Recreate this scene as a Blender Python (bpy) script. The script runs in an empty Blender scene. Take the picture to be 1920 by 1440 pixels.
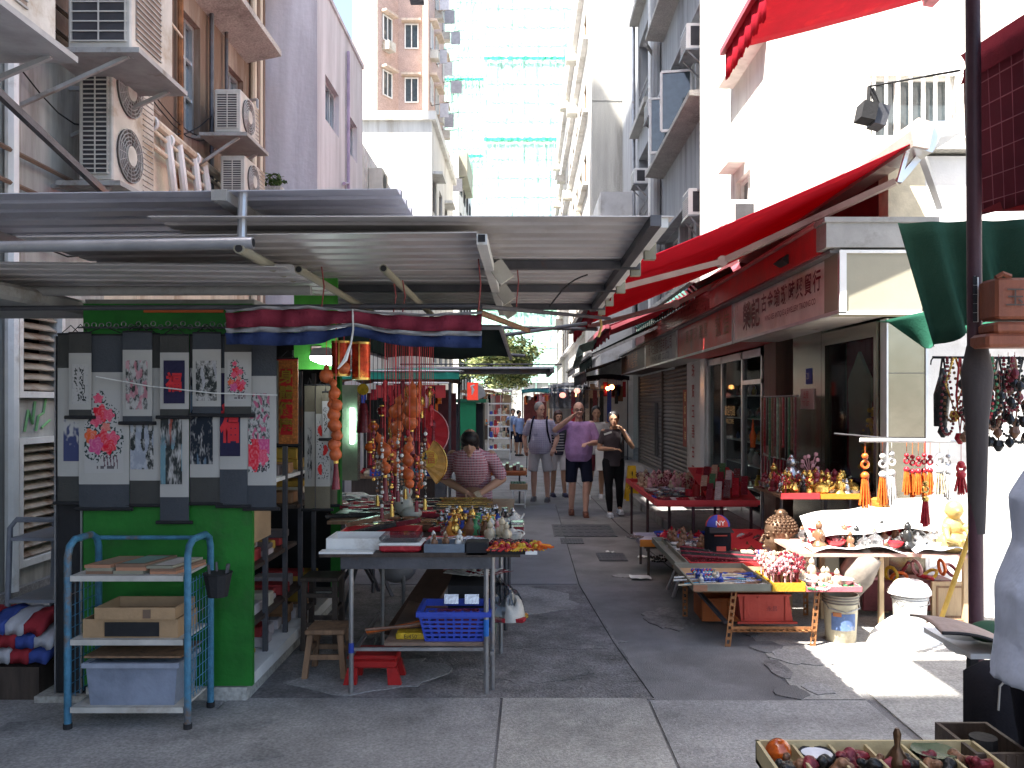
import bpy, math, random
from mathutils import Vector as V, Matrix, noise
R = math.radians
rnd = random.Random(7)
S = bpy.context.scene
# ---------------------------------------------------------------- camera, sky, sun, exposure
cam = bpy.data.cameras.new('camera'); camo = bpy.data.objects.new('camera', cam); S.collection.objects.link(camo)
cam.sensor_width = 36; cam.lens = 1600 / 1920 * 36; cam.clip_start = 0.05; cam.clip_end = 600
cam.shift_x = -25 / 1920; cam.shift_y = 35 / 1920
camo.location = (0, 0, 1.75); camo.rotation_euler = (R(90), 0, 0)
S.camera = camo
SUN = V((-0.50, -0.35, 1.0)).normalized()                 # towards the sun
w = bpy.data.worlds.new('World'); S.world = w; w.use_nodes = True
nt = w.node_tree; bg = nt.nodes['Background']; sk = nt.nodes.new('ShaderNodeTexSky')
sk.sky_type = 'NISHITA'; sk.sun_disc = False; sk.sun_elevation = math.asin(SUN.z)
sk.sun_rotation = math.atan2(SUN.x, SUN.y); sk.air_density = 1.0; sk.dust_density = 3.0; sk.ozone_density = 1.0
nt.links.new(sk.outputs[0], bg.inputs[0]); bg.inputs[1].default_value = 0.10
sl = bpy.data.lights.new('sun', 'SUN'); sl.energy = 5.0; sl.angle = R(0.6); sl.color = (1, .95, .87)
so = bpy.data.objects.new('sun', sl); S.collection.objects.link(so)
so.rotation_euler = SUN.to_track_quat('Z', 'Y').to_euler(); so.location = (-12, -8, 30)
S.view_settings.view_transform = 'Standard'; S.view_settings.look = 'None'
S.view_settings.exposure = 2.45; S.view_settings.gamma = 1
S.cycles.max_bounces = 7; S.cycles.diffuse_bounces = 4; S.cycles.glossy_bounces = 3; S.cycles.transmission_bounces = 5
S.cycles.use_denoising = True; S.cycles.sample_clamp_indirect = 6

# ---------------------------------------------------------------- helpers
def X(px, Y): return (px - 985) / 1600 * Y
def Z(py, Y): return 1.75 - (py - 755) / 1600 * Y
def YX(px, x): return x * 1600 / (px - 985)               # depth at which the plane X = x shows at px
MATS = {}
def mat(name, c, rough=.7, metal=0, var=.25, scale=5, bump=.15, bs=60, stain=None, st=.5, trans=0, emit=None, es=0, alpha=1, ior=1.45, spec=.4, streak=False, fine=0, transl=0):
    """one procedural material: base colour broken up by two noises, optional stain colour, fine relief"""
    if name in MATS: return MATS[name]
    m = bpy.data.materials.new(name); m.use_nodes = True; n = m.node_tree.nodes; L = m.node_tree.links
    b = n['Principled BSDF']; b.inputs['Roughness'].default_value = rough; b.inputs['Metallic'].default_value = metal
    b.inputs['Specular IOR Level'].default_value = spec; b.inputs['IOR'].default_value = ior
    tc = n.new('ShaderNodeTexCoord'); mp = n.new('ShaderNodeMapping'); L.new(tc.outputs['Object'], mp.inputs[0])
    if streak: mp.inputs['Scale'].default_value = (3, 3, .35)
    nz = n.new('ShaderNodeTexNoise'); nz.inputs['Scale'].default_value = scale; nz.inputs['Detail'].default_value = 6; nz.inputs['Roughness'].default_value = .62
    L.new(mp.outputs[0], nz.inputs[0])
    r = n.new('ShaderNodeValToRGB'); L.new(nz.outputs[0], r.inputs[0])
    lo = [max(0, x * (1 - var)) for x in c] + [1]; hi = [min(1, x * (1 + var)) for x in c] + [1]
    r.color_ramp.elements[0].position = .3; r.color_ramp.elements[1].position = .7
    r.color_ramp.elements[0].color = lo; r.color_ramp.elements[1].color = hi
    out = r.outputs[0]
    if stain:
        n2 = n.new('ShaderNodeTexNoise'); n2.inputs['Scale'].default_value = scale * .37; n2.inputs['Detail'].default_value = 8; n2.inputs['Roughness'].default_value = .7
        L.new(mp.outputs[0], n2.inputs[0])
        r2 = n.new('ShaderNodeValToRGB'); L.new(n2.outputs[0], r2.inputs[0])
        r2.color_ramp.elements[0].position = 1 - st - .06 if st > .5 else .62 - st * .2; r2.color_ramp.elements[1].position = r2.color_ramp.elements[0].position + .14
        mx = n.new('ShaderNodeMixRGB'); L.new(r2.outputs[0], mx.inputs[0]); L.new(out, mx.inputs[1]); mx.inputs[2].default_value = (*stain, 1); out = mx.outputs[0]
    if fine:
        n3 = n.new('ShaderNodeTexNoise'); n3.inputs['Scale'].default_value = fine; n3.inputs['Detail'].default_value = 2; L.new(tc.outputs['Object'], n3.inputs[0])
        r3 = n.new('ShaderNodeValToRGB'); L.new(n3.outputs[0], r3.inputs[0]); r3.color_ramp.elements[0].position = .3; r3.color_ramp.elements[1].position = .75
        r3.color_ramp.elements[0].color = (.74, .74, .74, 1); r3.color_ramp.elements[1].color = (1.3, 1.3, 1.3, 1)
        mm = n.new('ShaderNodeMixRGB'); mm.blend_type = 'MULTIPLY'; mm.inputs[0].default_value = 1; L.new(out, mm.inputs[1]); L.new(r3.outputs[0], mm.inputs[2]); out = mm.outputs[0]
    L.new(out, b.inputs['Base Color'])
    if bump:
        bn = n.new('ShaderNodeTexNoise'); bn.inputs['Scale'].default_value = bs; bn.inputs['Detail'].default_value = 4; L.new(tc.outputs['Object'], bn.inputs[0])
        bp = n.new('ShaderNodeBump'); bp.inputs['Strength'].default_value = bump; bp.inputs['Distance'].default_value = .02; L.new(bn.outputs[0], bp.inputs['Height']); L.new(bp.outputs[0], b.inputs['Normal'])
    if rough > .15 and rough < .95:
        mr = n.new('ShaderNodeMapRange'); L.new(nz.outputs[0], mr.inputs[0]); mr.inputs[3].default_value = rough - .1; mr.inputs[4].default_value = min(1, rough + .1); L.new(mr.outputs[0], b.inputs['Roughness'])
    if trans: b.inputs['Transmission Weight'].default_value = trans
    if emit: b.inputs['Emission Color'].default_value = (*emit, 1); b.inputs['Emission Strength'].default_value = es
    if alpha < 1: b.inputs['Alpha'].default_value = alpha
    if transl:
        t = n.new('ShaderNodeBsdfTranslucent'); L.new(out, t.inputs[0]); ms = n.new('ShaderNodeMixShader'); ms.inputs[0].default_value = transl
        L.new(b.outputs[0], ms.inputs[1]); L.new(t.outputs[0], ms.inputs[2]); L.new(ms.outputs[0], n['Material Output'].inputs[0])
    MATS[name] = m; return m
def vcol_mat(name, rough=.8):
    if name in MATS: return MATS[name]
    m = bpy.data.materials.new(name); m.use_nodes = True; n = m.node_tree.nodes; b = n['Principled BSDF']
    a = n.new('ShaderNodeAttribute'); a.attribute_name = 'print'; m.node_tree.links.new(a.outputs[0], b.inputs['Base Color'])
    b.inputs['Roughness'].default_value = rough; b.inputs['Specular IOR Level'].default_value = .2
    MATS[name] = m; return m
COL = {}
def cm(c, rough=.6, metal=0, **k):                        # quick material by colour
    key = 'tint_%d_%d_%d_%d_%d' % (*[int(x * 100) for x in c], int(rough * 10), int(metal * 10))
    return mat(key, c, rough, metal, var=k.pop('var', .18), bump=k.pop('bump', .1), **k)

def wloc(o):
    p = V((0, 0, 0))
    while o: p = p + o.location; o = o.parent
    return p
class MB:
    """collects shapes; build() links them as one mesh object"""
    def __init__(s): s.v = []; s.f = []; s.m = []; s.mi = 0; s.c = []
    def add(s, vs, fs):
        k = len(s.v); s.v += [tuple(v) for v in vs]; s.f += [tuple(i + k for i in f) for f in fs]; s.m += [s.mi] * len(fs); return s
    def box(s, x0, x1, y0, y1, z0, z1):
        return s.add([(x0, y0, z0), (x1, y0, z0), (x1, y1, z0), (x0, y1, z0), (x0, y0, z1), (x1, y0, z1), (x1, y1, z1), (x0, y1, z1)],
                     [(3, 2, 1, 0), (4, 5, 6, 7), (0, 1, 5, 4), (1, 2, 6, 5), (2, 3, 7, 6), (3, 0, 4, 7)])
    def bevbox(s, x0, x1, y0, y1, z0, z1, b=.01):
        a = [(x0 + b, y0), (x1 - b, y0), (x1, y0 + b), (x1, y1 - b), (x1 - b, y1), (x0 + b, y1), (x0, y1 - b), (x0, y0 + b)]
        i = [(x0 + 2 * b, y0 + b), (x1 - 2 * b, y0 + b), (x1 - b, y0 + 2 * b), (x1 - b, y1 - 2 * b), (x1 - 2 * b, y1 - b), (x0 + 2 * b, y1 - b), (x0 + b, y1 - 2 * b), (x0 + b, y0 + 2 * b)]
        vs = [(*p, z0) for p in i] + [(*p, z0 + b) for p in a] + [(*p, z1 - b) for p in a] + [(*p, z1) for p in i]
        fs = [tuple(range(7, -1, -1)), tuple(range(24, 32))]
        for r in range(3):
            for k in range(8): fs.append((r * 8 + k, r * 8 + (k + 1) % 8, r * 8 + 8 + (k + 1) % 8, r * 8 + 8 + k))
        return s.add(vs, fs)
    def obox(s, c, d, M=None):
        """box of size d centred at c, turned by matrix M"""
        M = M or Matrix.Identity(3); c = V(c)
        vs = [c + M @ V((d[0] / 2 * i, d[1] / 2 * j, d[2] / 2 * k)) for k in (-1, 1) for i, j in ((-1, -1), (1, -1), (1, 1), (-1, 1))]
        return s.add(vs, [(3, 2, 1, 0), (4, 5, 6, 7), (0, 1, 5, 4), (1, 2, 6, 5), (2, 3, 7, 6), (3, 0, 4, 7)])
    def bar(s, p, q, w, h=None, up=(0, 0, 1)):
        """square bar from p to q"""
        h = h or w; p = V(p); q = V(q); d = (q - p); L = d.length; d.normalize(); u = V(up)
        if abs(d.dot(u)) > .95: u = V((0, 1, 0))
        a = d.cross(u).normalized(); b = a.cross(d).normalized()
        return s.obox((p + q) / 2, (w, L, h), Matrix((a, d, b)).transposed())
    def cyl(s, p, q, r, r2=None, n=8, cap=True, hollow=0):
        p = V(p); q = V(q); r2 = r if r2 is None else r2; d = (q - p).normalized(); u = V((0, 0, 1)) if abs(d.z) < .9 else V((0, 1, 0))
        a = d.cross(u).normalized(); b = a.cross(d)
        vs = []
        for c, rr in ((p, r), (q, r2)): vs += [c + rr * (math.cos(2 * math.pi * k / n) * a + math.sin(2 * math.pi * k / n) * b) for k in range(n)]
        fs = [(k, n + k, n + (k + 1) % n, (k + 1) % n) for k in range(n)]
        if cap: fs += [tuple(range(n)), tuple(range(2 * n - 1, n - 1, -1))]
        return s.add(vs, fs)
    def tube(s, pts, r, n=6, rr=None):
        pts = [V(p) for p in pts]; N = len(pts); vs = []; fs = []; pa = None
        for i, p in enumerate(pts):
            d = (pts[min(i + 1, N - 1)] - pts[max(i - 1, 0)]).normalized()
            if pa is None: pa = d.cross(V((0, 0, 1)) if abs(d.z) < .9 else V((0, 1, 0))).normalized()
            a = (pa - d * pa.dot(d)).normalized(); pa = a; b = a.cross(d); q = rr[i] if rr else r
            vs += [p + q * (math.cos(2 * math.pi * k / n) * a + math.sin(2 * math.pi * k / n) * b) for k in range(n)]
        for i in range(N - 1): fs += [(i * n + k, i * n + n + k, i * n + n + (k + 1) % n, i * n + (k + 1) % n) for k in range(n)]
        fs += [tuple(range(n)), tuple(range(N * n - 1, N * n - n - 1, -1))]
        return s.add(vs, fs)
    def lathe(s, c, prof, n=12, M=None, sx=1, sy=1):
        c = V(c); M = M or Matrix.Identity(3); vs = []; fs = []
        for r, z in prof: vs += [c + M @ V((max(r, 1e-4) * sx * math.cos(2 * math.pi * k / n), max(r, 1e-4) * sy * math.sin(2 * math.pi * k / n), z)) for k in range(n)]
        for i in range(len(prof) - 1): fs += [(i * n + k, i * n + (k + 1) % n, i * n + n + (k + 1) % n, i * n + n + k) for k in range(n)]
        fs += [tuple(range(n - 1, -1, -1)), tuple(range((len(prof) - 1) * n, len(prof) * n))]
        return s.add(vs, fs)
    def sph(s, c, r, sx=1, sy=1, sz=1, n=8, M=None):
        m = max(3, n // 2 + 1)
        return s.lathe(c, [(r * math.sin(math.pi * i / m), -r * sz * math.cos(math.pi * i / m)) for i in range(m + 1)], n, M, sx, sy)
    def torus(s, c, Rr, r, M=None, n=14, k=5, sy=1):
        c = V(c); M = M or Matrix.Identity(3); vs = []; fs = []
        for i in range(n):
            a = 2 * math.pi * i / n
            for j in range(k):
                b = 2 * math.pi * j / k; vs.append(c + M @ V(((Rr + r * math.cos(b)) * math.cos(a), (Rr + r * math.cos(b)) * math.sin(a) * sy, r * math.sin(b))))
        for i in range(n):
            for j in range(k): fs.append((i * k + j, ((i + 1) % n) * k + j, ((i + 1) % n) * k + (j + 1) % k, i * k + (j + 1) % k))
        return s.add(vs, fs)
    def grid(s, fn, nu, nv, off=None):
        """surface fn(u,v); with off (a vector) it gets a thickness"""
        P = [[V(fn(i / nu, j / nv)) for i in range(nu + 1)] for j in range(nv + 1)]
        q = lambda i, j: j * (nu + 1) + i
        vs = [p for row in P for p in row]; fs = [(q(i, j), q(i + 1, j), q(i + 1, j + 1), q(i, j + 1)) for j in range(nv) for i in range(nu)]
        if off is not None:
            k = len(vs); o = V(off); vs2 = [p + o for p in vs]; f2 = [tuple(reversed([a + k for a in f])) for f in fs]
            rim = [q(i, 0) for i in range(nu)] + [q(nu, j) for j in range(nv)] + [q(i, nv) for i in range(nu, 0, -1)] + [q(0, j) for j in range(nv, 0, -1)]
            side = [(rim[(i + 1) % len(rim)], rim[i], rim[i] + k, rim[(i + 1) % len(rim)] + k) for i in range(len(rim))]
            return s.add(vs + vs2, fs + f2 + side)
        return s.add(vs, fs)
    def prism(s, pts, off):
        """polygon pts (3-D) pushed along off"""
        n = len(pts); o = V(off); vs = [V(p) for p in pts] + [V(p) + o for p in pts]
        return s.add(vs, [tuple(range(n - 1, -1, -1)), tuple(range(n, 2 * n))] + [(i, (i + 1) % n, n + (i + 1) % n, n + i) for i in range(n)])
    def build(s, name, m, parent=None, smooth=False, **tags):
        o0 = wloc(parent) if parent else V((0, 0, 0))
        me = bpy.data.meshes.new(name)
        org = V((0, 0, 0))
        if not parent and s.v:
            xs = [v[0] for v in s.v]; ys = [v[1] for v in s.v]; zs = [v[2] for v in s.v]
            org = V(((min(xs) + max(xs)) / 2, (min(ys) + max(ys)) / 2, min(zs)))
        d = o0 + org
        me.from_pydata([(v[0] - d.x, v[1] - d.y, v[2] - d.z) for v in s.v], [], s.f)
        for x in (m if isinstance(m, (list, tuple)) else [m]): me.materials.append(x)
        if isinstance(m, (list, tuple)): me.polygons.foreach_set('material_index', s.m)
        if smooth: me.polygons.foreach_set('use_smooth', [True] * len(me.polygons))
        if smooth and smooth != 'all': me.set_sharp_from_angle(angle=R(40))
        me.validate(); me.update()
        o = bpy.data.objects.new(name, me); S.collection.objects.link(o); o.parent = parent; o.location = org
        for k, x in tags.items(): o[k] = x
        return o
def tag(o, label, cat, group=None):
    o['label'] = label; o['category'] = cat
    if group: o['group'] = group
    return o
def thing(name, label, cat, loc=(0, 0, 0), group=None):
    o = bpy.data.objects.new(name, None); S.collection.objects.link(o); o.location = loc; o.empty_display_size = .1
    return tag(o, label, cat, group)
def one(mb, name, m, label, cat, group=None, smooth=False):
    return tag(mb.build(name, m, None, smooth), label, cat, group)
def struct(mb, name, m, parent=None):
    o = mb.build(name, m, parent)
    if not parent: o['kind'] = 'structure'
    return o
def base_name(o): return o.name.rsplit('.', 1)[0] if o.name[-4:-3] == '.' else o.name
def dup(o, loc=None, rz=None, label=None, mats=None, parent=None, sc=None):
    c = o.copy(); S.collection.objects.link(c)
    if parent: c.parent = parent
    if loc is not None: c.location = loc
    if rz is not None: c.rotation_euler = (0, 0, rz)
    if sc is not None: c.scale = (sc, sc, sc) if not isinstance(sc, tuple) else sc
    if label: c['label'] = label
    for ch in list(o.children): dup(ch, parent=c)
    return c
def recolour(o, m):
    """give a copy its own material"""
    o.data = o.data.copy(); o.data.materials[0] = m; return o
FONT = None
_tx = {}
def text(s, h, m, name, parent, origin, u, up=(0, 0, 1), depth=.004, align='CENTER', sx=1.0, bold=0.0, spacing=1.0):
    """lettering as mesh: centre at origin, reading direction u"""
    cu = bpy.data.curves.new('lettering', 'FONT'); cu.body = s; cu.size = 1; cu.align_x = align; cu.align_y = 'CENTER'; cu.extrude = 0; cu.offset = bold; cu.resolution_u = 2; cu.space_character = spacing
    t = bpy.data.objects.new('t', cu); S.collection.objects.link(t)
    me = bpy.data.meshes.new_from_object(t.evaluated_get(bpy.context.evaluated_depsgraph_get())); bpy.data.objects.remove(t); bpy.data.curves.remove(cu)
    u = V(u).normalized(); up = V(up).normalized(); n = u.cross(up); o = V(origin); mb = MB()
    vs = [o + u * v.co.x * h * sx + up * v.co.y * h + n * depth for v in me.vertices]
    mb.add(vs, [tuple(p.vertices) for p in me.polygons]); bpy.data.meshes.remove(me)
    return mb.build(name, m, parent)
def frame(o, u, n):
    """face frame: returns fb(mb, u0,u1,z0,z1,d0,d1) adding a box in the face's own coordinates"""
    o = V(o); u = V(u); n = V(n)
    def fb(mb, u0, u1, z0, z1, d0, d1):
        c = o + u * (u0 + u1) / 2 + n * (d0 + d1) / 2 + V((0, 0, (z0 + z1) / 2))
        return mb.obox(c, (abs(u1 - u0), abs(z1 - z0), abs(d1 - d0)), Matrix((u, (0, 0, 1), n)).transposed())
    fb.p = lambda a, z, d: o + u * a + n * d + V((0, 0, z))
    return fb
def facade(mb, fb, u0, u1, z0, z1, holes, rev=.16):
    """front skin with real openings; holes = [(u0,u1,z0,z1)]"""
    us = sorted({u0, u1, *[h[0] for h in holes], *[h[1] for h in holes]}); zs = sorted({z0, z1, *[h[2] for h in holes], *[h[3] for h in holes]})
    q = lambda a, b, c, d, da, db, dc, dd: mb.add([fb.p(*a, da), fb.p(*b, db), fb.p(*c, dc), fb.p(*d, dd)], [(0, 1, 2, 3)])
    for i in range(len(us) - 1):
        for j in range(len(zs) - 1):
            a, b, c, d = us[i], us[i + 1], zs[j], zs[j + 1]; x, z = (a + b) / 2, (c + d) / 2
            if any(h[0] < x < h[1] and h[2] < z < h[3] for h in holes): continue
            q((a, c), (b, c), (b, d), (a, d), 0, 0, 0, 0)
    for a, b, c, d in holes:
        q((a, c), (a, d), (a, d), (a, c), 0, 0, -rev, -rev); q((b, c), (b, d), (b, d), (b, c), 0, 0, -rev, -rev)
        q((a, c), (b, c), (b, c), (a, c), 0, 0, -rev, -rev); q((a, d), (b, d), (b, d), (a, d), 0, 0, -rev, -rev)
def window(fb, u0, u1, z0, z1, parent, fm, gm, rev=.13, bars=1, hb=0, fw=.045, curtain=None):
    mb = MB()
    for a, b, c, d in ((u0, u0 + fw, z0, z1), (u1 - fw, u1, z0, z1), (u0 + fw, u1 - fw, z0, z0 + fw), (u0 + fw, u1 - fw, z1 - fw, z1)): fb(mb, a, b, c, d, -rev, -rev + .05)
    for k in range(1, bars + 1):
        x = u0 + (u1 - u0) * k / (bars + 1); fb(mb, x - fw * .4, x + fw * .4, z0 + fw, z1 - fw, -rev + .002, -rev + .045)
    for k in range(1, hb + 1):
        x = z0 + (z1 - z0) * k / (hb + 1); fb(mb, u0 + fw, u1 - fw, x - fw * .4, x + fw * .4, -rev + .004, -rev + .04)
    w_ = mb.build('window', fm, parent)
    g = MB(); fb(g, u0 + .01, u1 - .01, z0 + .01, z1 - .01, -rev - .012, -rev - .001); g.build('pane', gm, w_)
    return w_
def fab(name, c, **k): return mat(name, c, rough=.9, var=.12, bump=.2, bs=90, spec=.1, **k)

# ---------------------------------------------------------------- common materials
plaster_brown = mat('plaster_brown', (.30, .25, .21), .9, var=.35, scale=1.2, stain=(.16, .11, .08), st=.55, streak=True, bump=.3, bs=30)
plaster_cream = mat('plaster_cream', (.55, .49, .39), .9, var=.2, scale=1.5, stain=(.28, .2, .13), st=.5, streak=True, bump=.3, bs=30)
tile_grey = mat('tile_grey', (.36, .36, .34), .7, var=.35, scale=2, stain=(.2, .18, .15), st=.5, streak=True)
lavender = mat('lavender_plaster', (.51, .50, .53), .9, var=.2, scale=1.1, stain=(.38, .365, .395), st=.5, streak=True, bump=.4, bs=12)
white_wall = mat('white_wall', (.68, .67, .63), .85, var=.16, scale=1, stain=(.40, .36, .30), st=.42, streak=True)
white_pl = mat('white_plaster', (.62, .61, .59), .85, var=.15, scale=1.5, stain=(.35, .32, .28), st=.4)
pink_tile = mat('pink_tile', (.47, .345, .30), .8, var=.12, scale=3, fine=25)
conc = mat('old_concrete', (.40, .39, .36), .9, var=.15, scale=.9, stain=(.24, .23, .21), st=.45, streak=True, bump=.3, bs=25, fine=40)
grey_render = mat('grey_render', (.34, .35, .36), .9, var=.2, scale=1.2, stain=(.16, .15, .15), st=.45, streak=True, bump=.3, bs=25)
rust = mat('rust', (.20, .09, .04), .9, var=.5, scale=8)
ac_white = mat('ac_white', (.47, .455, .41), .5, var=.2, scale=3, stain=(.27, .20, .13), st=.45, bump=.05)
ac_dark = mat('ac_grille', (.045, .045, .05), .6, var=.3, bump=0)
ac_grey = mat('ac_grey', (.30, .30, .29), .6, var=.2, stain=(.15, .12, .09), st=.4, bump=.05)
alu = mat('aluminium', (.62, .63, .65), .35, .8, var=.12, scale=4, bump=.05)
galv = mat('galvanised', (.52, .53, .56), .38, .75, var=.18, scale=3, stain=(.35, .34, .33), st=.35, bump=.06)
steel_dk = mat('dark_steel', (.09, .09, .10), .5, .5, var=.3, stain=(.15, .07, .04), st=.3)
steel = mat('steel_leg', (.33, .33, .34), .4, .8, var=.25, stain=(.2, .12, .08), st=.3)
stainless = mat('stainless', (.34, .31, .24), .2, 1, var=.15, scale=1.5, bump=.12, bs=2.5)
glass_dk = mat('window_glass', (.05, .065, .075), .06, 0, var=.3, bump=.02, bs=2, spec=.9)
black = mat('black_matt', (.018, .018, .02), .8, var=.3)
white_pt = mat('white_paint', (.72, .72, .70), .5, var=.08, scale=6, stain=(.45, .42, .38), st=.3, bump=.05)
cream_pt = mat('cream_paint', (.30, .28, .21), .6, var=.08, scale=2, stain=(.22, .18, .12), st=.3, bump=.05)
wood_dk = mat('dark_wood', (.055, .04, .032), .55, var=.4, scale=9, streak=True)
wood_md = mat('worn_wood', (.22, .13, .075), .7, var=.35, scale=7, stain=(.1, .06, .04), st=.4, streak=True)
wood_lt = mat('pale_wood', (.45, .33, .20), .7, var=.25, scale=6, streak=True)
card = mat('cardboard', (.38, .25, .14), .9, var=.15, stain=(.28, .18, .1), st=.4)
red_pt = mat('red_paint', (.52, .035, .04), .5, var=.2)
red_fab = fab('red_awning', (.36, .012, .028), transl=.3, stain=(.5, .02, .03), st=.3)
red_dk = fab('dark_red_cloth', (.24, .03, .045), transl=.25)
gold = mat('gold', (.75, .48, .12), .3, .9, var=.3)
skin_l = mat('skin_light', (.52, .30, .22), .55, var=.12, scale=8, bump=.05)
skin_t = mat('skin_tan', (.40, .23, .15), .55, var=.12, scale=8, bump=.05)
# ================================================================= GROUND
asph = mat('asphalt', (.20, .195, .195), .85, var=.3, scale=2.2, stain=(.14, .136, .136), st=.45, bump=.6, bs=140, fine=120)
asph_new = mat('asphalt_smooth', (.195, .197, .21), .8, var=.22, scale=1.6, stain=(.13, .13, .145), st=.4, bump=.35, bs=180, fine=160)
asph_rough = mat('asphalt_worn', (.185, .178, .178), .85, var=.5, scale=4, stain=(.30, .285, .27), st=.4, bump=1, bs=70, fine=45)
conc_a = mat('concrete_slab_a', (.33, .32, .30), .88, var=.28, scale=2.5, stain=(.22, .215, .205), st=.4, bump=.45, bs=110, fine=70)
conc_b = mat('concrete_slab_b', (.27, .265, .26), .88, var=.3, scale=2.2, stain=(.36, .35, .34), st=.42, bump=.45, bs=110, fine=70)
conc_c = mat('concrete_patch', (.29, .285, .28), .9, var=.2, scale=3, stain=(.16, .16, .16), st=.45, bump=.5, bs=90, fine=60)
joint_m = mat('joint_dark', (.075, .075, .075), .95)
iron = mat('cast_iron', (.11, .11, .12), .6, .4, var=.3, bump=.8, bs=90)
g = MB(); g.grid(lambda u, v: (-150 + 300 * u, -60 + 260 * v, 0), 30, 26); road = struct(g, 'road', asph)
def G(px, py): y = 2800 / (py - 755); return (X(px, y), y)
def patch(pts, z, m, name='slab', n=None):
    mb = MB(); mb.prism([(x, y, 0.001) for x, y in pts], (0, 0, z)); return mb.build(name, m, road)
# smooth asphalt lane on the left, worn lane, right lane
patch([(-1.7, 13.0), G(1042, 945), G(1082, 1096), (-.62, 8.2), (-1.7, 8.2)], .006, asph_new, 'asphalt_patch')
patch([(-1.63, 5.06), G(1228, 1312), G(1088, 1100), (-1.63, 8.1)], .003, asph_rough, 'asphalt_patch')
def blob(c, rx, ry, n=26, s=1):
    r = random.Random(s); return [(c[0] + rx * math.cos(a) * (1 + r.uniform(-.2, .15)), c[1] + ry * math.sin(a) * (1 + r.uniform(-.2, .15))) for a in [2 * math.pi * k / n for k in range(n)]]
patch(blob((-.28, 7.55), .75, .62, s=3), .0075, conc_c, 'concrete_patch')
patch(blob((-1.0, 5.5), .5, .38, s=5), .0075, conc_c, 'concrete_patch')
patch(blob((-2.1, 4.35), .9, .55, s=8), .011, conc_c, 'concrete_patch')
patch(blob((1.95, 5.85), .28, .2, s=9), .010, conc_c, 'concrete_patch')
patch(blob((1.78, 5.2), .09, .12, n=9, s=11), .010, conc_c, 'concrete_patch')
for k, (a, b, c, d) in enumerate(((1.6, 5.15, .1, .13), (1.66, 5.6, .07, .2), (1.72, 6.1, .12, .16), (1.7, 6.6, .08, .25))): patch(blob((a, b), c, d, n=14, s=40 + k), .0075 + .0008 * k, asph_rough if k % 2 else asph, 'asphalt_patch')
for k, (a, b, c, d) in enumerate(((.2, 6.3, .5, .3), (-.7, 6.9, .3, .4), (.05, 5.5, .35, .18), (1.0, 8.6, .12, .09), (1.15, 6.9, .2, .35))): patch(blob((a, b), c, d, n=30, s=60 + k), .0050 + .0006 * k, [asph_rough, conc_c, asph_rough, conc_c, asph_rough][k], 'worn_patch')
# concrete slabs in front, 1.5 cm joints
xa, xb = G(940, 1306)[0], G(1213, 1312)[0]
gap = .008
def slab(a, b, y0, y1, m, tw=0): patch([(a + gap, y0 + gap), (b[0] - gap, y0 + gap), (b[1] - gap, y1 - gap), (a + gap + tw, y1 - gap)], .008, m, 'concrete_slab')
slab(-.16, (.75, .72), 2.3, 5.04, conc_a, .02); slab(-.16, (.9, .75), -1, 2.3, conc_b)
slab(-1.75, (-.16, -.14), 2.3, 5.04, conc_b); slab(-3.6, (-1.75, -1.75), 2.0, 5.2, conc_b); slab(-1.75, (-.16, -.16), -1, 2.3, conc_a)
slab(.75, (2.05, 2.0), 2.3, 5.0, conc_b, -.03); slab(2.05, (6, 6), 2.3, 5.9, conc_a, 0); slab(.9, (6, 6), -1, 2.3, conc_a)
patch([(1.62, 5.02), (2.0, 5.02), (2.05, 5.94), (6, 5.94), (6, 7.3), (1.75, 7.3)], .004, conc_a, 'concrete_slab')
mb = MB(); mb.tube([(X(1042, 14.5), 14.5, .008), (X(1042, 14.5), 13, .008), (*G(1086, 1098), .008), (*G(1150, 1205), .006), (*G(1225, 1310), .006)], .0045, 4); mb.build('road_joint', joint_m, road)
mb = MB(); mb.tube([(X(1120, 13), 20, .006), (1.32, 12.2, .006), (1.5, 9.5, .006), (1.6, 8, .006)], .006, 4); mb.build('road_joint', joint_m, road)
# utility covers
def cover(x0, x1, y0, y1, label):
    t = thing('manhole_cover', label, 'manhole cover', ((x0 + x1) / 2, (y0 + y1) / 2, 0), 'iron covers in the lane')
    m_ = MB(); m_.box(x0, x1, y0, y1, .003, .011); m_.build('cover_plate', iron, t)
    n = 8; m_ = MB()
    for i in range(n):
        for j in range(4): m_ = MB(); m_.box(x0 + (x1 - x0) * (i + .2) / n, x0 + (x1 - x0) * (i + .8) / n, y0 + (y1 - y0) * (j + .25) / 4, y0 + (y1 - y0) * (j + .7) / 4, .011, .0135); m_.build('tread', iron, t)
cover(X(1035, 12), X(1145, 12), 11.1, 12.2, 'wide dark rectangular cover in the lane in front of the walkers')
cover(X(1050, 10.9), X(1092, 10.9), 10.55, 10.95, 'small dark cover nearer the camera left of the lane joint')
cover(X(1120, 9.7), X(1172, 9.7), 9.4, 9.9, 'dark square cover in the lane nearest the right hand tables')
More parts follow.
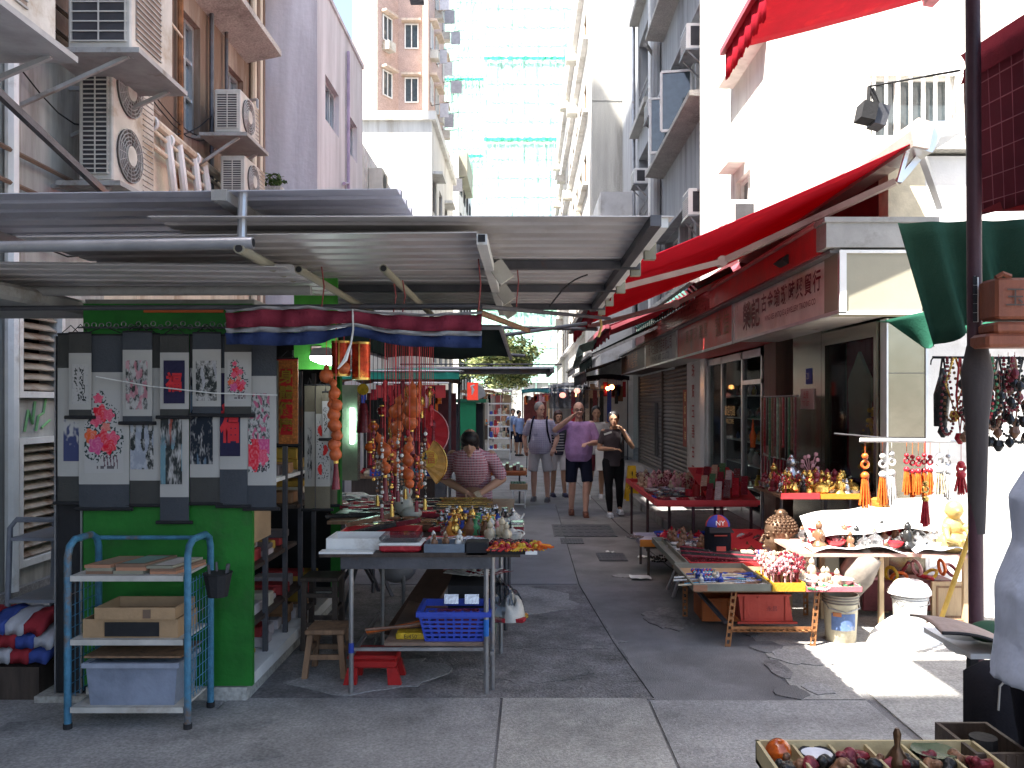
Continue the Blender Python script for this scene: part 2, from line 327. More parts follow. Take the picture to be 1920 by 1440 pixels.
# pavements
kerb_m = mat('kerb_stone', (.27, .26, .25), .9, var=.2, stain=(.16, .15, .14), st=.4, bump=.5)
pave_m = mat('paving', (.23, .225, .22), .9, var=.18, stain=(.15, .15, .15), st=.4, bump=.4, fine=60)
mb = MB(); mb.prism([(2.16, 7.45, 0), (3.12, 7.45, 0), (3.12, 60, 0), (1.98, 60, 0), (1.98, 14, 0)], (0, 0, .125)); pv = struct(mb, 'pavement', pave_m)
y = 7.45
while y < 24:
    k = MB(); x0 = 2.16 - .18 * min(1, (y - 7.45) / 6.5); k.bevbox(x0 - .13, x0 + .0, y + .006, y + .894, 0, .132, .008); k.build('kerb', kerb_m, pv); y += .9
y = 7.5
for j in range(14):
    for i in range(2):
        k = MB(); k.box(2.2 + i * .45, 2.2 + i * .45 + .44, y + j * .6, y + j * .6 + .59, .126, .133); k.build('paving_slab', pave_m, pv)
mb = MB(); mb.box(-4, -3.45, 2, 12.8, 0, .14); mb.box(-4, -3.95, 2, 12.8, .14, .3); struct(mb, 'pavement', pave_m)
# litter
def litter(x, y, s, label):
    m_ = MB(); r = random.Random(int(x * 99)); m_.grid(lambda u, v: (x + (u - .5) * s + r.uniform(-.01, .01), y + (v - .5) * s * .8 + r.uniform(-.01, .01), .012 + r.uniform(0, .02)), 4, 3, (0, 0, .002)); one(m_, 'paper_scrap', white_pt, label, 'litter', 'litter on the lane')
litter(1.14, 8.45, .2, 'crumpled pale paper scrap on the lane left of the folding leg'); litter(1.33, 9.6, .12, 'small pale scrap further up the lane by the square cover')
litter(.98, 9.9, .09, 'tiny white scrap beside the square cover in mid lane')

# ================================================================= LEFT NEAR BUILDING (with condensers)
bA = thing('apartment_building', 'grimy beige and brown building on the left, hung with air conditioners', 'building', (-4, 6, 0))
fA = frame((-4, 0, 0), (0, 1, 0), (1, 0, 0))
holes = [(9.98, 10.5, 4.98, 6.35), (11.5, 12.1, 5.0, 6.3), (9.98, 10.5, 7.6, 9.2), (3.2, 4.2, 5.2, 6.6), (6.72, 7.28, 1.84, 2.5), (6.72, 7.28, .5, 1.42)]
m_ = MB(); facade(m_, fA, .22, 12.9, 4.75, 9.85, [h for h in holes if h[2] > 4.75]); m_.box(-9, -4.2, .22, 12.85, 0, 9.8); m_.box(-9, -4.01, 12.87, 12.895, 0, 9.84); m_.box(-9, -4, .22, 12.9, 9.86, 10.0); m_.box(-9, -4.02, 4.0, 12.8, 10.0, 12.2); m_.build('wall', plaster_brown, bA)  # topmost roof box is unseen, added to keep the far pavement strip shaded
m_ = MB(); facade(m_, fA, 8.1, 12.9, 0, 4.75, []); m_.build('wall', plaster_cream, bA)
m_ = MB(); facade(m_, fA, .22, 8.1, 0, 4.75, [h for h in holes if h[2] < 4]); m_.build('wall', tile_grey, bA)
for h in holes[:4]: window(fA, *h, bA, alu, glass_dk, bars=1, hb=2 if h[1] - h[0] < .6 else 1)
for (a, b, c, d) in holes[4:]:
    fr = MB(); [fA(fr, *q) for q in ((a - .05, a, c - .05, d + .05, -.02, .05), (b, b + .05, c - .05, d + .05, -.02, .05), (a, b, c - .05, c, -.02, .05), (a, b, d, d + .05, -.02, .05))]; lv = fr.build('louvre', white_pt, bA)
    n = int((d - c) / .075)
    for k in range(n):
        s_ = MB(); z = c + (k + .5) * (d - c) / n; s_.obox(fA.p((a + b) / 2, z, -.03), (.09, b - a, .012), Matrix.Rotation(R(35), 3, 'Y')); s_.build('slat', mat('louvre_slat', (.38, .33, .27), .7, var=.3, stain=(.16, .08, .04), st=.5), lv)
    k_ = MB(); fA(k_, a, b, c, d, -.16, -.15); k_.build('louvre_back', black, lv)
# concrete sun shades, cracked plaster bands, pipes
m_ = MB(); m_.prism([(-4, 9.2, 6.62), (-3.5, 9.2, 6.72), (-3.5, 9.2, 6.8), (-4, 9.2, 6.95)], (0, 3.05, 0)); m_.build('sun_shade', conc, bA)
m_ = MB(); m_.prism([(-4, 10.9, 8.0), (-3.55, 10.9, 8.1), (-3.55, 10.9, 8.2), (-4, 10.9, 8.3)], (0, 1.9, 0)); m_.build('sun_shade', white_pl, bA)
for yy, z0, z1, r, mm in ((12.38, 0, 10, .045, plaster_cream), (12.52, 0, 10, .05, plaster_brown), (12.66, 0, 10, .045, plaster_cream), (12.8, 0, 10, .04, plaster_brown), (9.75, 4.2, 10, .035, rust), (10.72, 4.4, 10, .03, steel_dk), (6.55, .3, 4.6, .05, white_pt), (11.25, 4.5, 9, .025, steel_dk)):
    p_ = MB(); p_.cyl((-3.94, yy, z0), (-3.94, yy, z1), r, n=8); p_.build('pipe', mm, bA, True)
for zz, y0, y1, r in ((4.72, 8.4, 12.3, .05), (4.45, 8.6, 12.0, .03), (4.62, 8.6, 11.4, .02), (6.05, 8.2, 9.7, .015)):
    p_ = MB(); p_.cyl((-3.9, y0, zz), (-3.9, y1, zz - .15), r, n=8); p_.build('pipe', plaster_cream, bA, True)
for yy, dz in ((9.3, 0), (9.6, .05), (10.05, .0), (10.35, .1)):
    p_ = MB(); p_.tube([(-3.9, yy, 4.65), (-3.86, yy, 4.3 + dz), (-3.86, yy + .06, 4.1 + dz), (-3.92, yy + .16, 3.98), (-3.92, yy + .16, 3.2)], .045, 8); p_.build('drain_pipe', white_pl, bA, True)
for yy, zz in ((9.3, 4.6), (10.05, 4.62), (8.9, 4.66)):
    p_ = MB(); p_.torus((-3.9, yy, zz), .065, .02, Matrix.Rotation(R(90), 3, 'X')); p_.build('pipe_collar', white_pl, bA, True)
r_ = random.Random(4)
for k in range(9):                                        # slack cables
    y0 = r_.uniform(6, 9); z0 = r_.uniform(3, 5.5); p_ = MB(); L_ = r_.uniform(1.5, 3.5); p_.tube([(-3.93, y0 + L_ * t / 8, z0 - .5 * math.sin(math.pi * t / 8) + .1 * t) for t in range(9)], .008, 4); p_.build('cable', black, bA)
for zz in (5.1, 4.9, 3.2, 3.45, 3.7):
    p_ = MB(); p_.cyl((-3.93, 4.6, zz), (-3.93, 9.2, zz - .05), .02, n=5); p_.build('pipe', plaster_brown, bA)
# open casement by the far window
m_ = MB(); w0 = V((-3.98, 11.5, 5.3)); m_.bar(w0, w0 + V((.4, -.1, 0)), .03); m_.bar(w0 + V((0, 0, .5)), w0 + V((.4, -.1, .5)), .03); m_.bar(w0 + V((.4, -.1, 0)), w0 + V((.4, -.1, .5)), .03); m_.build('casement', alu, bA)
gr = MB()
for k, pts in enumerate([[(0, 0), (.04, .14), (.09, .05), (.12, .2)], [(.13, 0), (.16, .1), (.22, .12), (.25, .22)], [(.2, .02), (.3, .07)]]): gr.tube([(-3.99, 6.8 + a * 1.2, 1.52 + b * 1.2) for a, b in pts], .012, 4)
gr.build('graffiti', mat('graffiti_green', (.2, .42, .18), .8), bA)
# unseen block added behind the camera, shaped to cast the sun patch's near edge
bN = thing('tower_block', 'unseen dull block added on the left behind the viewer to cast shade', 'building', (-8, -8, 0))
m_ = MB(); m_.box(-14, -4, -18, .2, 0, 14); m_.build('wall', plaster_brown, bN)
m_ = MB(); [m_.box(-4.0, -3.98, y0, y0 + 1.2, z0, z0 + 1.3) for y0 in (-16, -12, -8, -4) for z0 in (2, 5, 8)]; m_.build('shutters', glass_dk, bN)
bT = thing('tower_block', 'unseen tall grey tower added behind the left hand row for its shadow', 'building', (-14, 19, 0))  # hidden tower, placed and sized so its shadow covers the grey facade and lane
m_ = MB(); m_.box(-11, -9, 6.9, 24.7, 0, 38); m_.build('wall', grey_render, bT)
m_ = MB(); [m_.box(-9.0, -8.97, 9.5 + 3 * i, 11 + 3 * i, z0, z0 + 1.3) for i in range(5) for z0 in range(10, 34, 3)]; m_.build('shutters', glass_dk, bT)

# ---------------- air conditioners
def fan_grille(mb, fb, u, z, r, d):
    for k in range(7): mb.torus(fb.p(u, z, d), r * (k + 1) / 7, .006, Matrix.Rotation(R(90), 3, 'Y'), 18, 4)
    for k in range(8):
        a = math.pi * k / 8; mb.bar(fb.p(u - r * math.cos(a), z - r * math.sin(a), d), fb.p(u + r * math.cos(a), z + r * math.sin(a), d), .006)
def condenser(name, label, xf, dep, y0, y1, z0, z1, fans=0, grille=False, tray=True, sidebars=16, grp=None):
    """outdoor unit on a left wall: front at x = xf facing +X, near side facing the camera"""
    t = thing(name, label, 'air conditioner', (xf - dep, y0, z0), grp)
    m_ = MB(); m_.bevbox(xf - dep, xf, y0, y1, z0, z1, .012); m_.build('casing', ac_white, t)
    f = frame((xf, 0, 0), (0, 1, 0), (1, 0, 0))
    H = z1 - z0
    # near side: dark coil behind a grid
    s_ = MB(); s_.box(xf - dep + .04, xf - .04, y0 - .004, y0 - .001, z0 + .06, z1 - .06); c_ = s_.build('coil', ac_dark, t)
    s_ = MB()
    for k in range(sidebars + 1): zz = z0 + .06 + (H - .12) * k / sidebars; s_.box(xf - dep + .03, xf - .03, y0 - .014, y0 - .006, zz - .005, zz + .005)
    for x_ in (xf - dep + .03, xf - dep / 2, xf - .04): s_.box(x_ - .006, x_ + .006, y0 - .018, y0 - .014, z0 + .05, z1 - .05)
    s_.build('side_grille', ac_white, t)
    if fans:
        fh = H / fans
        for k in range(fans):
            zc = z0 + fh * (k + .5); uc = y0 + min(.3, (y1 - y0) * .36); rr = min(fh * .4, .25)
            s_ = MB(); s_.cyl((xf - .001, uc, zc), (xf + .012, uc, zc), rr, n=22); fd = s_.build('fan', mat('fan_dark', (.09, .08, .075), .6, var=.3), t)
            s_ = MB(); fan_grille(s_, f, uc, zc, rr, .022); s_.build('fan_guard', ac_grey, fd)
            s_ = MB(); s_.cyl((xf + .014, uc, zc), (xf + .035, uc, zc), rr * .38, n=16); s_.build('fan_hub', ac_white, fd)
        s_ = MB(); [s_.box(xf, xf + .006, y0 + .56, y1 - .03, z0 + .05 + k * .05, z0 + .058 + k * .05) for k in range(int(H / .05) - 1)]; s_.build('front_ribs', ac_grey, t)
    if grille:
        s_ = MB(); s_.box(xf + .001, xf + .006, y0 + .08, y0 + (y1 - y0) * .68, z0 + .1, z1 - .08); s_.build('front_panel', mat('grille_brown', (.2, .16, .13), .7, var=.3), t)
        s_ = MB(); n = int((H - .18) / .045); [s_.box(xf + .006, xf + .016, y0 + .08, y0 + (y1 - y0) * .68, z0 + .1 + k * .045, z0 + .112 + k * .045) for k in range(n)]; s_.build('front_louvres', ac_grey, t)
    if tray:
        s_ = MB(); s_.box(xf - dep - .15, xf + .1, y0 - .08, y1 + .08, z0 - .06, z0 - .02); [s_.bar((-4, yy, z0 - .45), (xf - .02, yy, z0 - .06), .03) for yy in (y0, y1 - .03)]; [s_.bar((-4, yy, z0 - .045), (xf, yy, z0 - .045), .035) for yy in (y0 + .03, y1 - .06)]; s_.build('bracket', ac_grey, t)
    return t
condenser('condenser', 'tall twin fan outdoor unit, rust streaked, on the left wall above the roof sheets', -3.47, .29, 7.18, 7.98, 3.62, 4.76, fans=2, sidebars=26)
condenser('condenser', 'large boxy unit with slatted brown front above the twin fan condenser', -3.12, .5, 6.75, 7.55, 4.55, 5.6, grille=True, sidebars=12)
condenser('condenser', 'big grey unit at the top left corner over a long drip tray', -3.05, .6, 4.5, 5.55, 4.05, 5.1, grille=True, sidebars=14)
condenser('condenser', 'single fan unit mid wall left of the lavender building', -3.4, .32, 10.2, 10.9, 4.98, 5.5, fans=1, sidebars=14)
condenser('condenser', 'lower single fan unit just above the roof sheet beside the vertical pipes', -3.4, .3, 10.35, 11.15, 4.25, 4.75, fans=1, sidebars=14)
c_ = MB(); c_.bar((-3.9, 5.6, 4.2), (-3.3, 7.6, 3.2), .05); one(c_, 'brace_bar', steel_dk, 'black diagonal brace under the top left drip tray', 'bracket')

# ================================================================= LAVENDER BUILDING and the left row beyond
bB = thing('lavender_building', 'lavender plastered building with blotchy end wall and two small windows', 'building', (-3.5, 14, 0))
fB = frame((-3.15, 0, 0), (0, 1, 0), (1, 0, 0)); hb = [(13.44, 14.42, 6.22, 6.93), (15.1, 15.98, 6.22, 6.9)]
m_ = MB(); facade(m_, fB, 12.92, 16.5, 0, 8.2, hb); m_.box(-8.9, -3.35, 12.93, 16.5, 0, 8.2); m_.add([(-8.9, 12.92, 0), (-3.15, 12.92, 0), (-3.15, 12.92, 8.2), (-8.9, 12.92, 8.2)], [(0, 1, 2, 3)]); m_.box(-8.9, -3.12, 12.9, 16.5, 8.2, 8.28); m_.build('wall', lavender, bB)
for h in hb: window(fB, *h, bB, alu, glass_dk, bars=2)
p_ = MB(); p_.tube([(-3.1, 14.95, 7.9), (-3.1, 14.95, 5.6), (-3.1, 14.6, 5.5)], .03, 6); p_.cyl((-3.1, 14.95, 5.6), (-3.1, 14.95, 3.5), .03, n=6); p_.build('pipe', mat('purple_pipe', (.3, .25, .36), .5), bB)
def leafy(name, label, cat, c, r, n, size, cols, trunk=None, seed=1, sq=1.0, group=None, dens=3):
    """foliage as clumps of small leaf faces round branch ends"""
    rr = random.Random(seed); t = thing(name, label, cat, (c[0], c[1], c[2] - r * sq), group); m_ = MB(); tips = []
    for k in range(dens * 12):
        d = V((rr.gauss(0, 1), rr.gauss(0, 1), rr.gauss(0, .8))).normalized(); tips.append(V(c) + V((d.x * r, d.y * r, d.z * r * sq)) * rr.uniform(.35, 1))
    for k in range(n):
        tp = rr.choice(tips); p = tp + V((rr.gauss(0, 1), rr.gauss(0, 1), rr.gauss(0, .7))) * r * .14; m_.mi = rr.randrange(len(cols))
        a = V((rr.uniform(-1, 1), rr.uniform(-1, 1), rr.uniform(-.4, .6))).normalized(); b = a.cross(V((rr.uniform(-1, 1), rr.uniform(-1, 1), 1))).normalized(); s = size * rr.uniform(.6, 1.4)
        m_.add([p - a * s, p + b * s * .45, p + a * s, p - b * s * .45], [(0, 1, 2, 3)])
    m_.build('foliage', cols, t)
    if trunk:
        q = MB(); base = V((c[0], c[1], trunk)); q.tube([base, base + (V(c) - base) * .5 + V((.1, 0, 0)), V(c)], .1, 7, [r * .09, r * .06, r * .04]); q.build('trunk', wood_md, t)
        q = MB(); [q.tube([V(c) - V((0, 0, r * .4)), (V(c) + tp) / 2, tp], .02, 4, [r * .035, r * .02, r * .006]) for tp in tips[:14]]; q.build('branches', wood_md, t)
    return t
leafG = [mat('leaf_a', (.07, .12, .035), .6, transl=.35), mat('leaf_b', (.11, .17, .05), .6, transl=.35), mat('leaf_c', (.045, .085, .03), .6, transl=.3)]
leafP = [mat('leaf_pale', (.40, .42, .18), .6, transl=.4), mat('leaf_mid', (.24, .28, .11), .6, transl=.4), mat('leaf_deep', (.07, .11, .045), .6, transl=.3)]
leafy('rooftop_plant', 'small green plant sprouting at the foot of the lavender wall', 'plant', (X(515, 12.6), 12.6, 5.02), .16, 260, .035, leafG, seed=3)
m_ = MB(); m_.box(-3.98, -3.5, 12.2, 12.85, 4.75, 4.85); one(m_, 'concrete_ledge', conc, 'small concrete ledge carrying a green plant beside the lavender wall', 'ledge')
bC = thing('low_building', 'low white building with corrugated cladding beyond the lavender one', 'building', (-3.3, 19, 0))
m_ = MB(); m_.box(-8.8, -3.3, 16.6, 30.0, 0, 5.7); m_.build('wall', white_wall, bC)
m_ = MB(); [m_.box(-3.3, -3.24, 17 + k * .22, 17.1 + k * .22, 3.5, 6.9) for k in range(22)]; m_.box(-3.4, -3.3, 16.9, 22, 5.7, 7.0); m_.build('cladding', white_pl, bC)
for k, (yy, zz) in enumerate(((17.6, 6.1), (17.9, 4.9), (19.5, 4.6), (19.5, 6.1))):
    t = thing('condenser', ['small white unit high on the low building', 'small white unit lower down beside the lavender corner', 'small white unit deeper along the low building', 'upper far small unit on the low building'][k], 'air conditioner', (-3.2, yy, zz)); q = MB(); q.bevbox(-3.24, -2.95, yy, yy + .7, zz, zz + .5); q.build('casing', ac_white, t); q = MB(); q.cyl((-2.949, yy + .28, zz + .25), (-2.94, yy + .28, zz + .25), .18, n=14); q.build('fan', ac_dark, t)
bD = thing('white_building', 'bright white block with a capped parapet in front of the orange tower', 'building', (-4, 34, 0))
fD = frame((-3.3, 0, 0), (0, 1, 0), (1, 0, 0)); hd = [(30.5 + 2.2 * i, 31.7 + 2.2 * i, z, z + 1.3) for i in range(4) for z in (3.2, 6.0, 8.6)]
m_ = MB(); facade(m_, fD, 30.1, 39, 0, 11.7, hd); m_.box(-8.4, -3.5, 30.15, 39, 0, 11.65); m_.add([(-8.4, 30.1, 0), (-3.3, 30.1, 0), (-3.3, 30.1, 11.7), (-8.4, 30.1, 11.7)], [(0, 1, 2, 3)]); m_.build('wall', white_wall, bD)
m_ = MB(); m_.box(-8.5, -3.15, 29.95, 39.1, 11.7, 12.0); m_.build('parapet', white_wall, bD)
for h in hd: window(fD, *h, bD, steel_dk, glass_dk, bars=1)
for h in hd[::2]: q = MB(); fD(q, h[0] - .1, h[1] + .1, h[3], h[3] + .1, 0, .35); q.build('sill', white_wall, bD)
# orange tower
bE = thing('orange_tower', 'tall orange tiled apartment tower with laundry poles', 'building', (-6, 50, 0))
plan = [(-7.7, 44.4), (-6.85, 46), (-5.46, 46), (-5.15, 45.3), (-4.9, 50), (-4.9, 51.5), (-9, 51.5), (-9, 44.4)]
m_ = MB(); m_.prism([(x, y, 0) for x, y in plan], (0, 0, 34)); m_.build('wall', pink_tile, bE)
fE = frame((-6.85, 46, 0), (1, 0, 0), (0, -1, 0)); fE2 = frame((-5.15, 45.3, 0), V((.25, 4.7, 0)).normalized(), V((4.7, -.25, 0)).normalized()); fE3 = frame((-4.9, 50, 0), (0, 1, 0), (1, 0, 0)); fE1 = frame((-7.7, 44.4, 0), V((.85, 1.6, 0)).normalized(), V((1.6, -.85, 0)).normalized())
cloth_cols = [cm((.3, .3, .33)), cm((.5, .5, .52)), cm((.4, .4, .44)), cm((.35, .05, .06))]
for i in range(6):
    z = 13.2 + i * 2.9 + 2.9 - 1.1
    for f, u0, u1 in ((fE, .35, 1.1), (fE2, .5, 1.3), (fE2, 2.2, 3.2), (fE3, .2, 1.2), (fE1, .4, 1.2)):
        w_ = window(f, u0, u1, z, z + 1.35, bE, white_pt, glass_dk, rev=-.03, bars=1, fw=.06)
        q = MB(); f(q, u0 - .15, u1 + .15, z + 1.4, z + 1.52, .01, .4); q.build('sill', mat('orange_tile', (.52, .42, .34), .8), bE)
        if f is fE: continue
        if (i + int(u0 * 3)) % 2:
            q = MB(); f(q, u0, u0 + .6, z - .55, z - .1, .01, .45); q.build('aircon_box', ac_white, bE)
        if f is not fE1:
            q = MB(); q.cyl(f.p(u0 + .3, z - .1, .02), f.p(u0 + .3, z + .1, 1.3), .02, n=4); q.build('laundry_pole', steel_dk, bE)
            rc = rnd.random()
            if rc < .7:
                q = MB(); q.mi = 0; f(q, u0 + .28, u0 + .32, z - .75, z, .5, .5 + rnd.uniform(.3, .7)); q.build('garment', rnd.choice(cloth_cols), bE)
q = MB(); q.box(-5.45, -5.16, 45.3, 46, 12, 34); q.build('corner_pier', mat('orange_tile', (.52, .42, .34), .8), bE)
bF = thing('distant_block', 'narrow pale block with dark windows beyond the orange tower', 'building', (-5, 66, 0))
m_ = MB(); m_.box(-12, -4.9, 62.5, 78, 0, 20); m_.build('wall', white_pl, bF)
fF = frame((-4.9, 0, 0), (0, 1, 0), (1, 0, 0))
for i in range(4):
    for j in range(6): window(fF, 64 + 3.3 * i, 65.5 + 3.3 * i, 2.5 + 3 * j, 4 + 3 * j, bF, steel_dk, glass_dk, rev=-.03)
q = MB(); q.box(-4.9, -4.3, 63, 70, 18.5, 20.4); q.build('roof_hood', cream_pt, bF)
# scaffolded tower under green netting
net = mat('scaffold_net', (.44, .69, .56), .9, var=.12, scale=1.2, bump=0, transl=.2, fine=3)
net_d = mat('scaffold_net_band', (.04, .34, .21), .9, var=.5, scale=3, bump=0)
net_m = mat('scaffold_net_mid', (.34, .63, .50), .9, var=.3, scale=3, bump=0)
bG = thing('scaffolded_tower', 'tower wrapped in pale green netting closing the street', 'building', (-1.5, 96, 0))
m_ = MB(); m_.box(-4.6, 7, 95.3, 110, 0, 62); m_.box(-9.5, -4.6, 98.3, 110, 0, 55); m_.build('wall', conc, bG)
r_ = random.Random(5)
for (xa_, xb_, yy, H) in ((-4.6, 7, 95, 62), (-9.5, -4.62, 98, 55)):
    q = MB(); q.grid(lambda u, v: (xa_ + (xb_ - xa_) * u, yy + .12 * noise.noise(V((u * 20, v * 60, 0))), 4 + (H - 4) * v), 40, 60, (0, .02, 0)); q.build('netting', net, bG)
    for zc in ((31.0, 40.0, 21.5, 12.2) if yy == 95 else (30.0, 38.8, 20.5)):
        q = MB(); q.grid(lambda u, v: (xa_ + (xb_ - xa_) * u, yy - .25 + .1 * noise.noise(V((u * 30, zc, v))), zc + (.32 + .28 * noise.noise(V((u * 26, zc, 5)))) * (v - .5)), 70, 1, (0, .03, 0)); q.build('net_band', net_d, bG)
        for k in range(16):
            x_ = r_.uniform(xa_ + .2, xb_ - .2); q = MB(); q.grid(lambda u, v: (x_ + .07 * u, yy - .2, zc - .2 - r_.uniform(.8, 3) * v), 1, 1, (0, .02, 0)); q.build('net_fold', net_m, bG)
    n = int((xb_ - xa_) / 1.3)
    for k in range(n + 1): q = MB(); x_ = xa_ + (xb_ - xa_) * k / n; q.cyl((x_, yy - .15, 2), (x_, yy - .15, H), .03, n=4); q.build('pole', net_m, bG)
    for k in range(26): q = MB(); q.cyl((xa_, yy - .15, 4 + k * 2.1), (xb_, yy - .15, 4 + k * 2.1), .025, n=4); q.build('pole', net_m, bG)
bG2 = thing('glass_tower', 'far blue banded tower peeping beside the netting', 'building', (8, 118, 0))
m_ = MB(); m_.box(4.5, 12, 112, 125, 0, 60); m_.build('wall', mat('blue_tower', (.25, .4, .5), .4, var=.3, scale=1), bG2)
m_ = MB(); [m_.box(5, 11, 111.9, 112, 30 + k * 1.6, 30.9 + k * 1.6) for k in range(16)]; m_.build('bands', glass_dk, bG2)
leafy('street_tree', 'sunlit tree with loose pale foliage at the far end of the lane', 'tree', (-1.5, 58, 4.6), 2.3, 7500, .17, leafP, trunk=0, seed=8, sq=1.15, dens=5)
leafy('street_tree', 'darker tree behind the sunlit one by the green kiosk', 'tree', (-3.4, 64, 4.2), 2.0, 3500, .17, leafP[1:], trunk=0, seed=9, sq=1.2, dens=4)

# ================================================================= RIGHT ROW
bH = thing('concrete_tower', 'tall bare concrete block on the right, end wall half in sun', 'building', (3.4, 50, 0))
hh = [(36 + 3 * i, 37.6 + 3 * i, z, z + 1.4) for i in range(11) for z in (5, 8, 11, 14, 17, 20)]
fH = frame((2.58, 0, 0), (0, 1, 0), (-1, 0, 0))
m_ = MB(); facade(m_, fH, 33, 70, 0, 23.6, hh); m_.box(2.8, 9, 33.05, 70, 0, 23.6); m_.add([(2.58, 33, 0), (9, 33, 0), (9, 33, 23.6), (2.58, 33, 23.6)], [(0, 1, 2, 3)]); m_.build('wall', conc, bH)
q = MB(); [q.box(2.58, 9, 32.985, 32.998, z, z + .035) for z in (4.5, 9.0, 13.4, 18)]; q.build('day_joint', mat('joint_grey', (.2, .2, .19), .9), bH)
for h in hh: window(fH, *h, bH, mat('brown_frame', (.25, .16, .1), .6), glass_dk, bars=1, rev=.1)
for z in (4.7, 7.7, 10.7, 13.7, 16.7, 19.7):
    q = MB(); q.box(2.35, 2.58, 35, 69, z, z + .12); q.build('ledge', white_pl, bH)
for k in range(16):
    i, j = k % 8, k // 8; q = MB(); yy = 38 + 4 * i + j; zz = 7 + 3 * ((i * 3 + j) % 5); q.bevbox(2.05, 2.58, yy, yy + .7, zz, zz + .45); q.build('aircon_box', ac_white, bH)
bH2 = thing('lower_block', 'grey rendered low block beyond the awnings on the right', 'building', (2.6, 30, 0))
m_ = MB(); m_.box(2.3, 3.3, 26.1, 32.9, 0, 8.2); m_.build('wall', white_pl, bH2)
q = MB(); [q.box(2.28, 2.3, 26.4, 32.6, z, z + .03) for z in (3.2, 3.9, 4.6, 5.3)]; q.build('groove', grey_render, bH2)
# grey building with ledges
bI = thing('grey_building', 'grey rendered building with deep ledges, open casements and window units', 'building', (3.4, 20, 0))
fI = frame((3.42, 0, 0), (0, 1, 0), (-1, 0, 0)); hi = []
for z in (4.1, 7.5, 10.9, 14.3):
    hi += [(15.7, 17.1, z, z + 1.55), (17.25, 18.9, z, z + 1.55), (19.1, 20.9, z, z + 1.55), (22.9, 25.7, z - .9, z + 1.55)]
m_ = MB(); facade(m_, fI, 15.5, 26, 3.3, 18, hi, .3); m_.box(3.75, 12, 15.55, 32.9, 3.3, 18); m_.build('wall', grey_render, bI)
for h in hi:
    if h[1] - h[0] < 2: window(fI, *h, bI, white_pt, glass_dk, bars=2, rev=.24)
    else:
        q = MB(); [q.cyl(fI.p(22.9, h[2] + d, -.02), fI.p(25.7, h[2] + d, -.02), .02, n=5) for d in (.3, .6, .9)]; q.build('rail', steel, bI)
        q = MB(); fI(q, 22.9, 25.7, h[2], h[3], -.3, -.29); q.build('recess', mat('recess_grey', (.12, .12, .125), .9), bI)
for z in (3.9, 7.3, 10.7, 14.1):
    q = MB(); q.prism([(3.42, 15.5, z), (2.98, 15.5, z + .04), (2.98, 15.5, z + .13), (3.42, 15.5, z + .16)], (0, 5.7, 0)); q.build('ledge', conc, bI)
    q = MB(); q.box(3.15, 3.42, 22.7, 25.9, z - .95, z - .8); q.build('balcony_slab', conc, bI)
    q = MB(); q.box(3.2, 3.42, 15.5, 21.2, z + 1.78, z + 1.86); q.build('ledge', grey_render, bI)
for yy, r, mm in ((22.6, .05, white_pt), (22.3, .04, white_pt), (21.9, .09, grey_render), (21.5, .11, grey_render), (25.95, .05, steel)):
    q = MB(); q.cyl((3.3, yy, 3.3), (3.3, yy, 18), r, n=8); q.build('pipe', mm, bI, True)
q = MB(); q.tube([(3.25, 21.7, 10.6), (3.0, 21.2, 10.65), (2.95, 21, 10.55)], .05, 6); q.build('drain_spout', conc, bI)
for (yy, z) in ((19.7, 7.55), (18.1, 7.55)):
    q = MB(); a = fI.p(yy, z, -.1); b = a + V((-.62, .12, 0))
    for p1, p2 in ((a, b), (a + V((0, 0, 1.25)), b + V((0, 0, 1.25))), (a, a + V((0, 0, 1.25))), (b, b + V((0, 0, 1.25)))): q.bar(p1, p2, .05)
    cs = q.build('casement', white_pt, bI); q = MB(); q.prism([a + V((0, 0, .02)), b + V((0, 0, .02)), b + V((0, 0, 1.23)), a + V((0, 0, 1.23))], (0, .006, 0)); q.build('pane', glass_dk, cs)
def winunit(label, x0, y0, z0, w=.5, l=.65, h=.42, grille='side'):
    t = thing('window_air_conditioner', label, 'air conditioner', (x0, y0, z0), 'window units on the right hand facades')
    q = MB(); q.bevbox(x0 - w, x0, y0, y0 + l, z0, z0 + h, .012); q.build('casing', white_pt, t)
    q = MB(); q.box(x0 - w - .006, x0 - w - .001, y0 + .05, y0 + l - .05, z0 + .05, z0 + h - .05); gp = q.build('grille', mat('grille_grey', (.28, .3, .32), .6), t)
    q = MB(); [q.box(x0 - w - .012, x0 - w - .006, y0 + .05, y0 + l - .05, z0 + .06 + k * .035, z0 + .07 + k * .035) for k in range(9)]; q.build('louvres', white_pt, gp)
    q = MB(); q.box(x0 - w + .08, x0 - .1, y0 - .006, y0 - .001, z0 + .06, z0 + h - .06); q.build('side_vent', ac_dark, t)
    q = MB(); q.bar((x0 - w + .04, y0 + .05, z0 - .03), (x0, y0 + .05, z0 - .4), .025); q.bar((x0 - w + .04, y0 + l - .05, z0 - .03), (x0, y0 + l - .05, z0 - .4), .025); q.box(x0 - w - .02, x0, y0 - .03, y0 + l + .03, z0 - .03, z0 - .001); q.build('bracket', steel, t)
winunit('uppermost white window unit beside the sunlit pier', 3.42, 15.9, 8.35, .42, .6, .48)
winunit('white window unit beside the open casements', 3.42, 19.9, 8.45, .55, .7, .42)
winunit('white window unit on the recessed balcony far left of the grey building', 3.42, 23.7, 7.85, .4, .7, .42)
winunit('lowest white window unit just above the red awning', 3.42, 15.9, 5.25, .38, .6, .5)
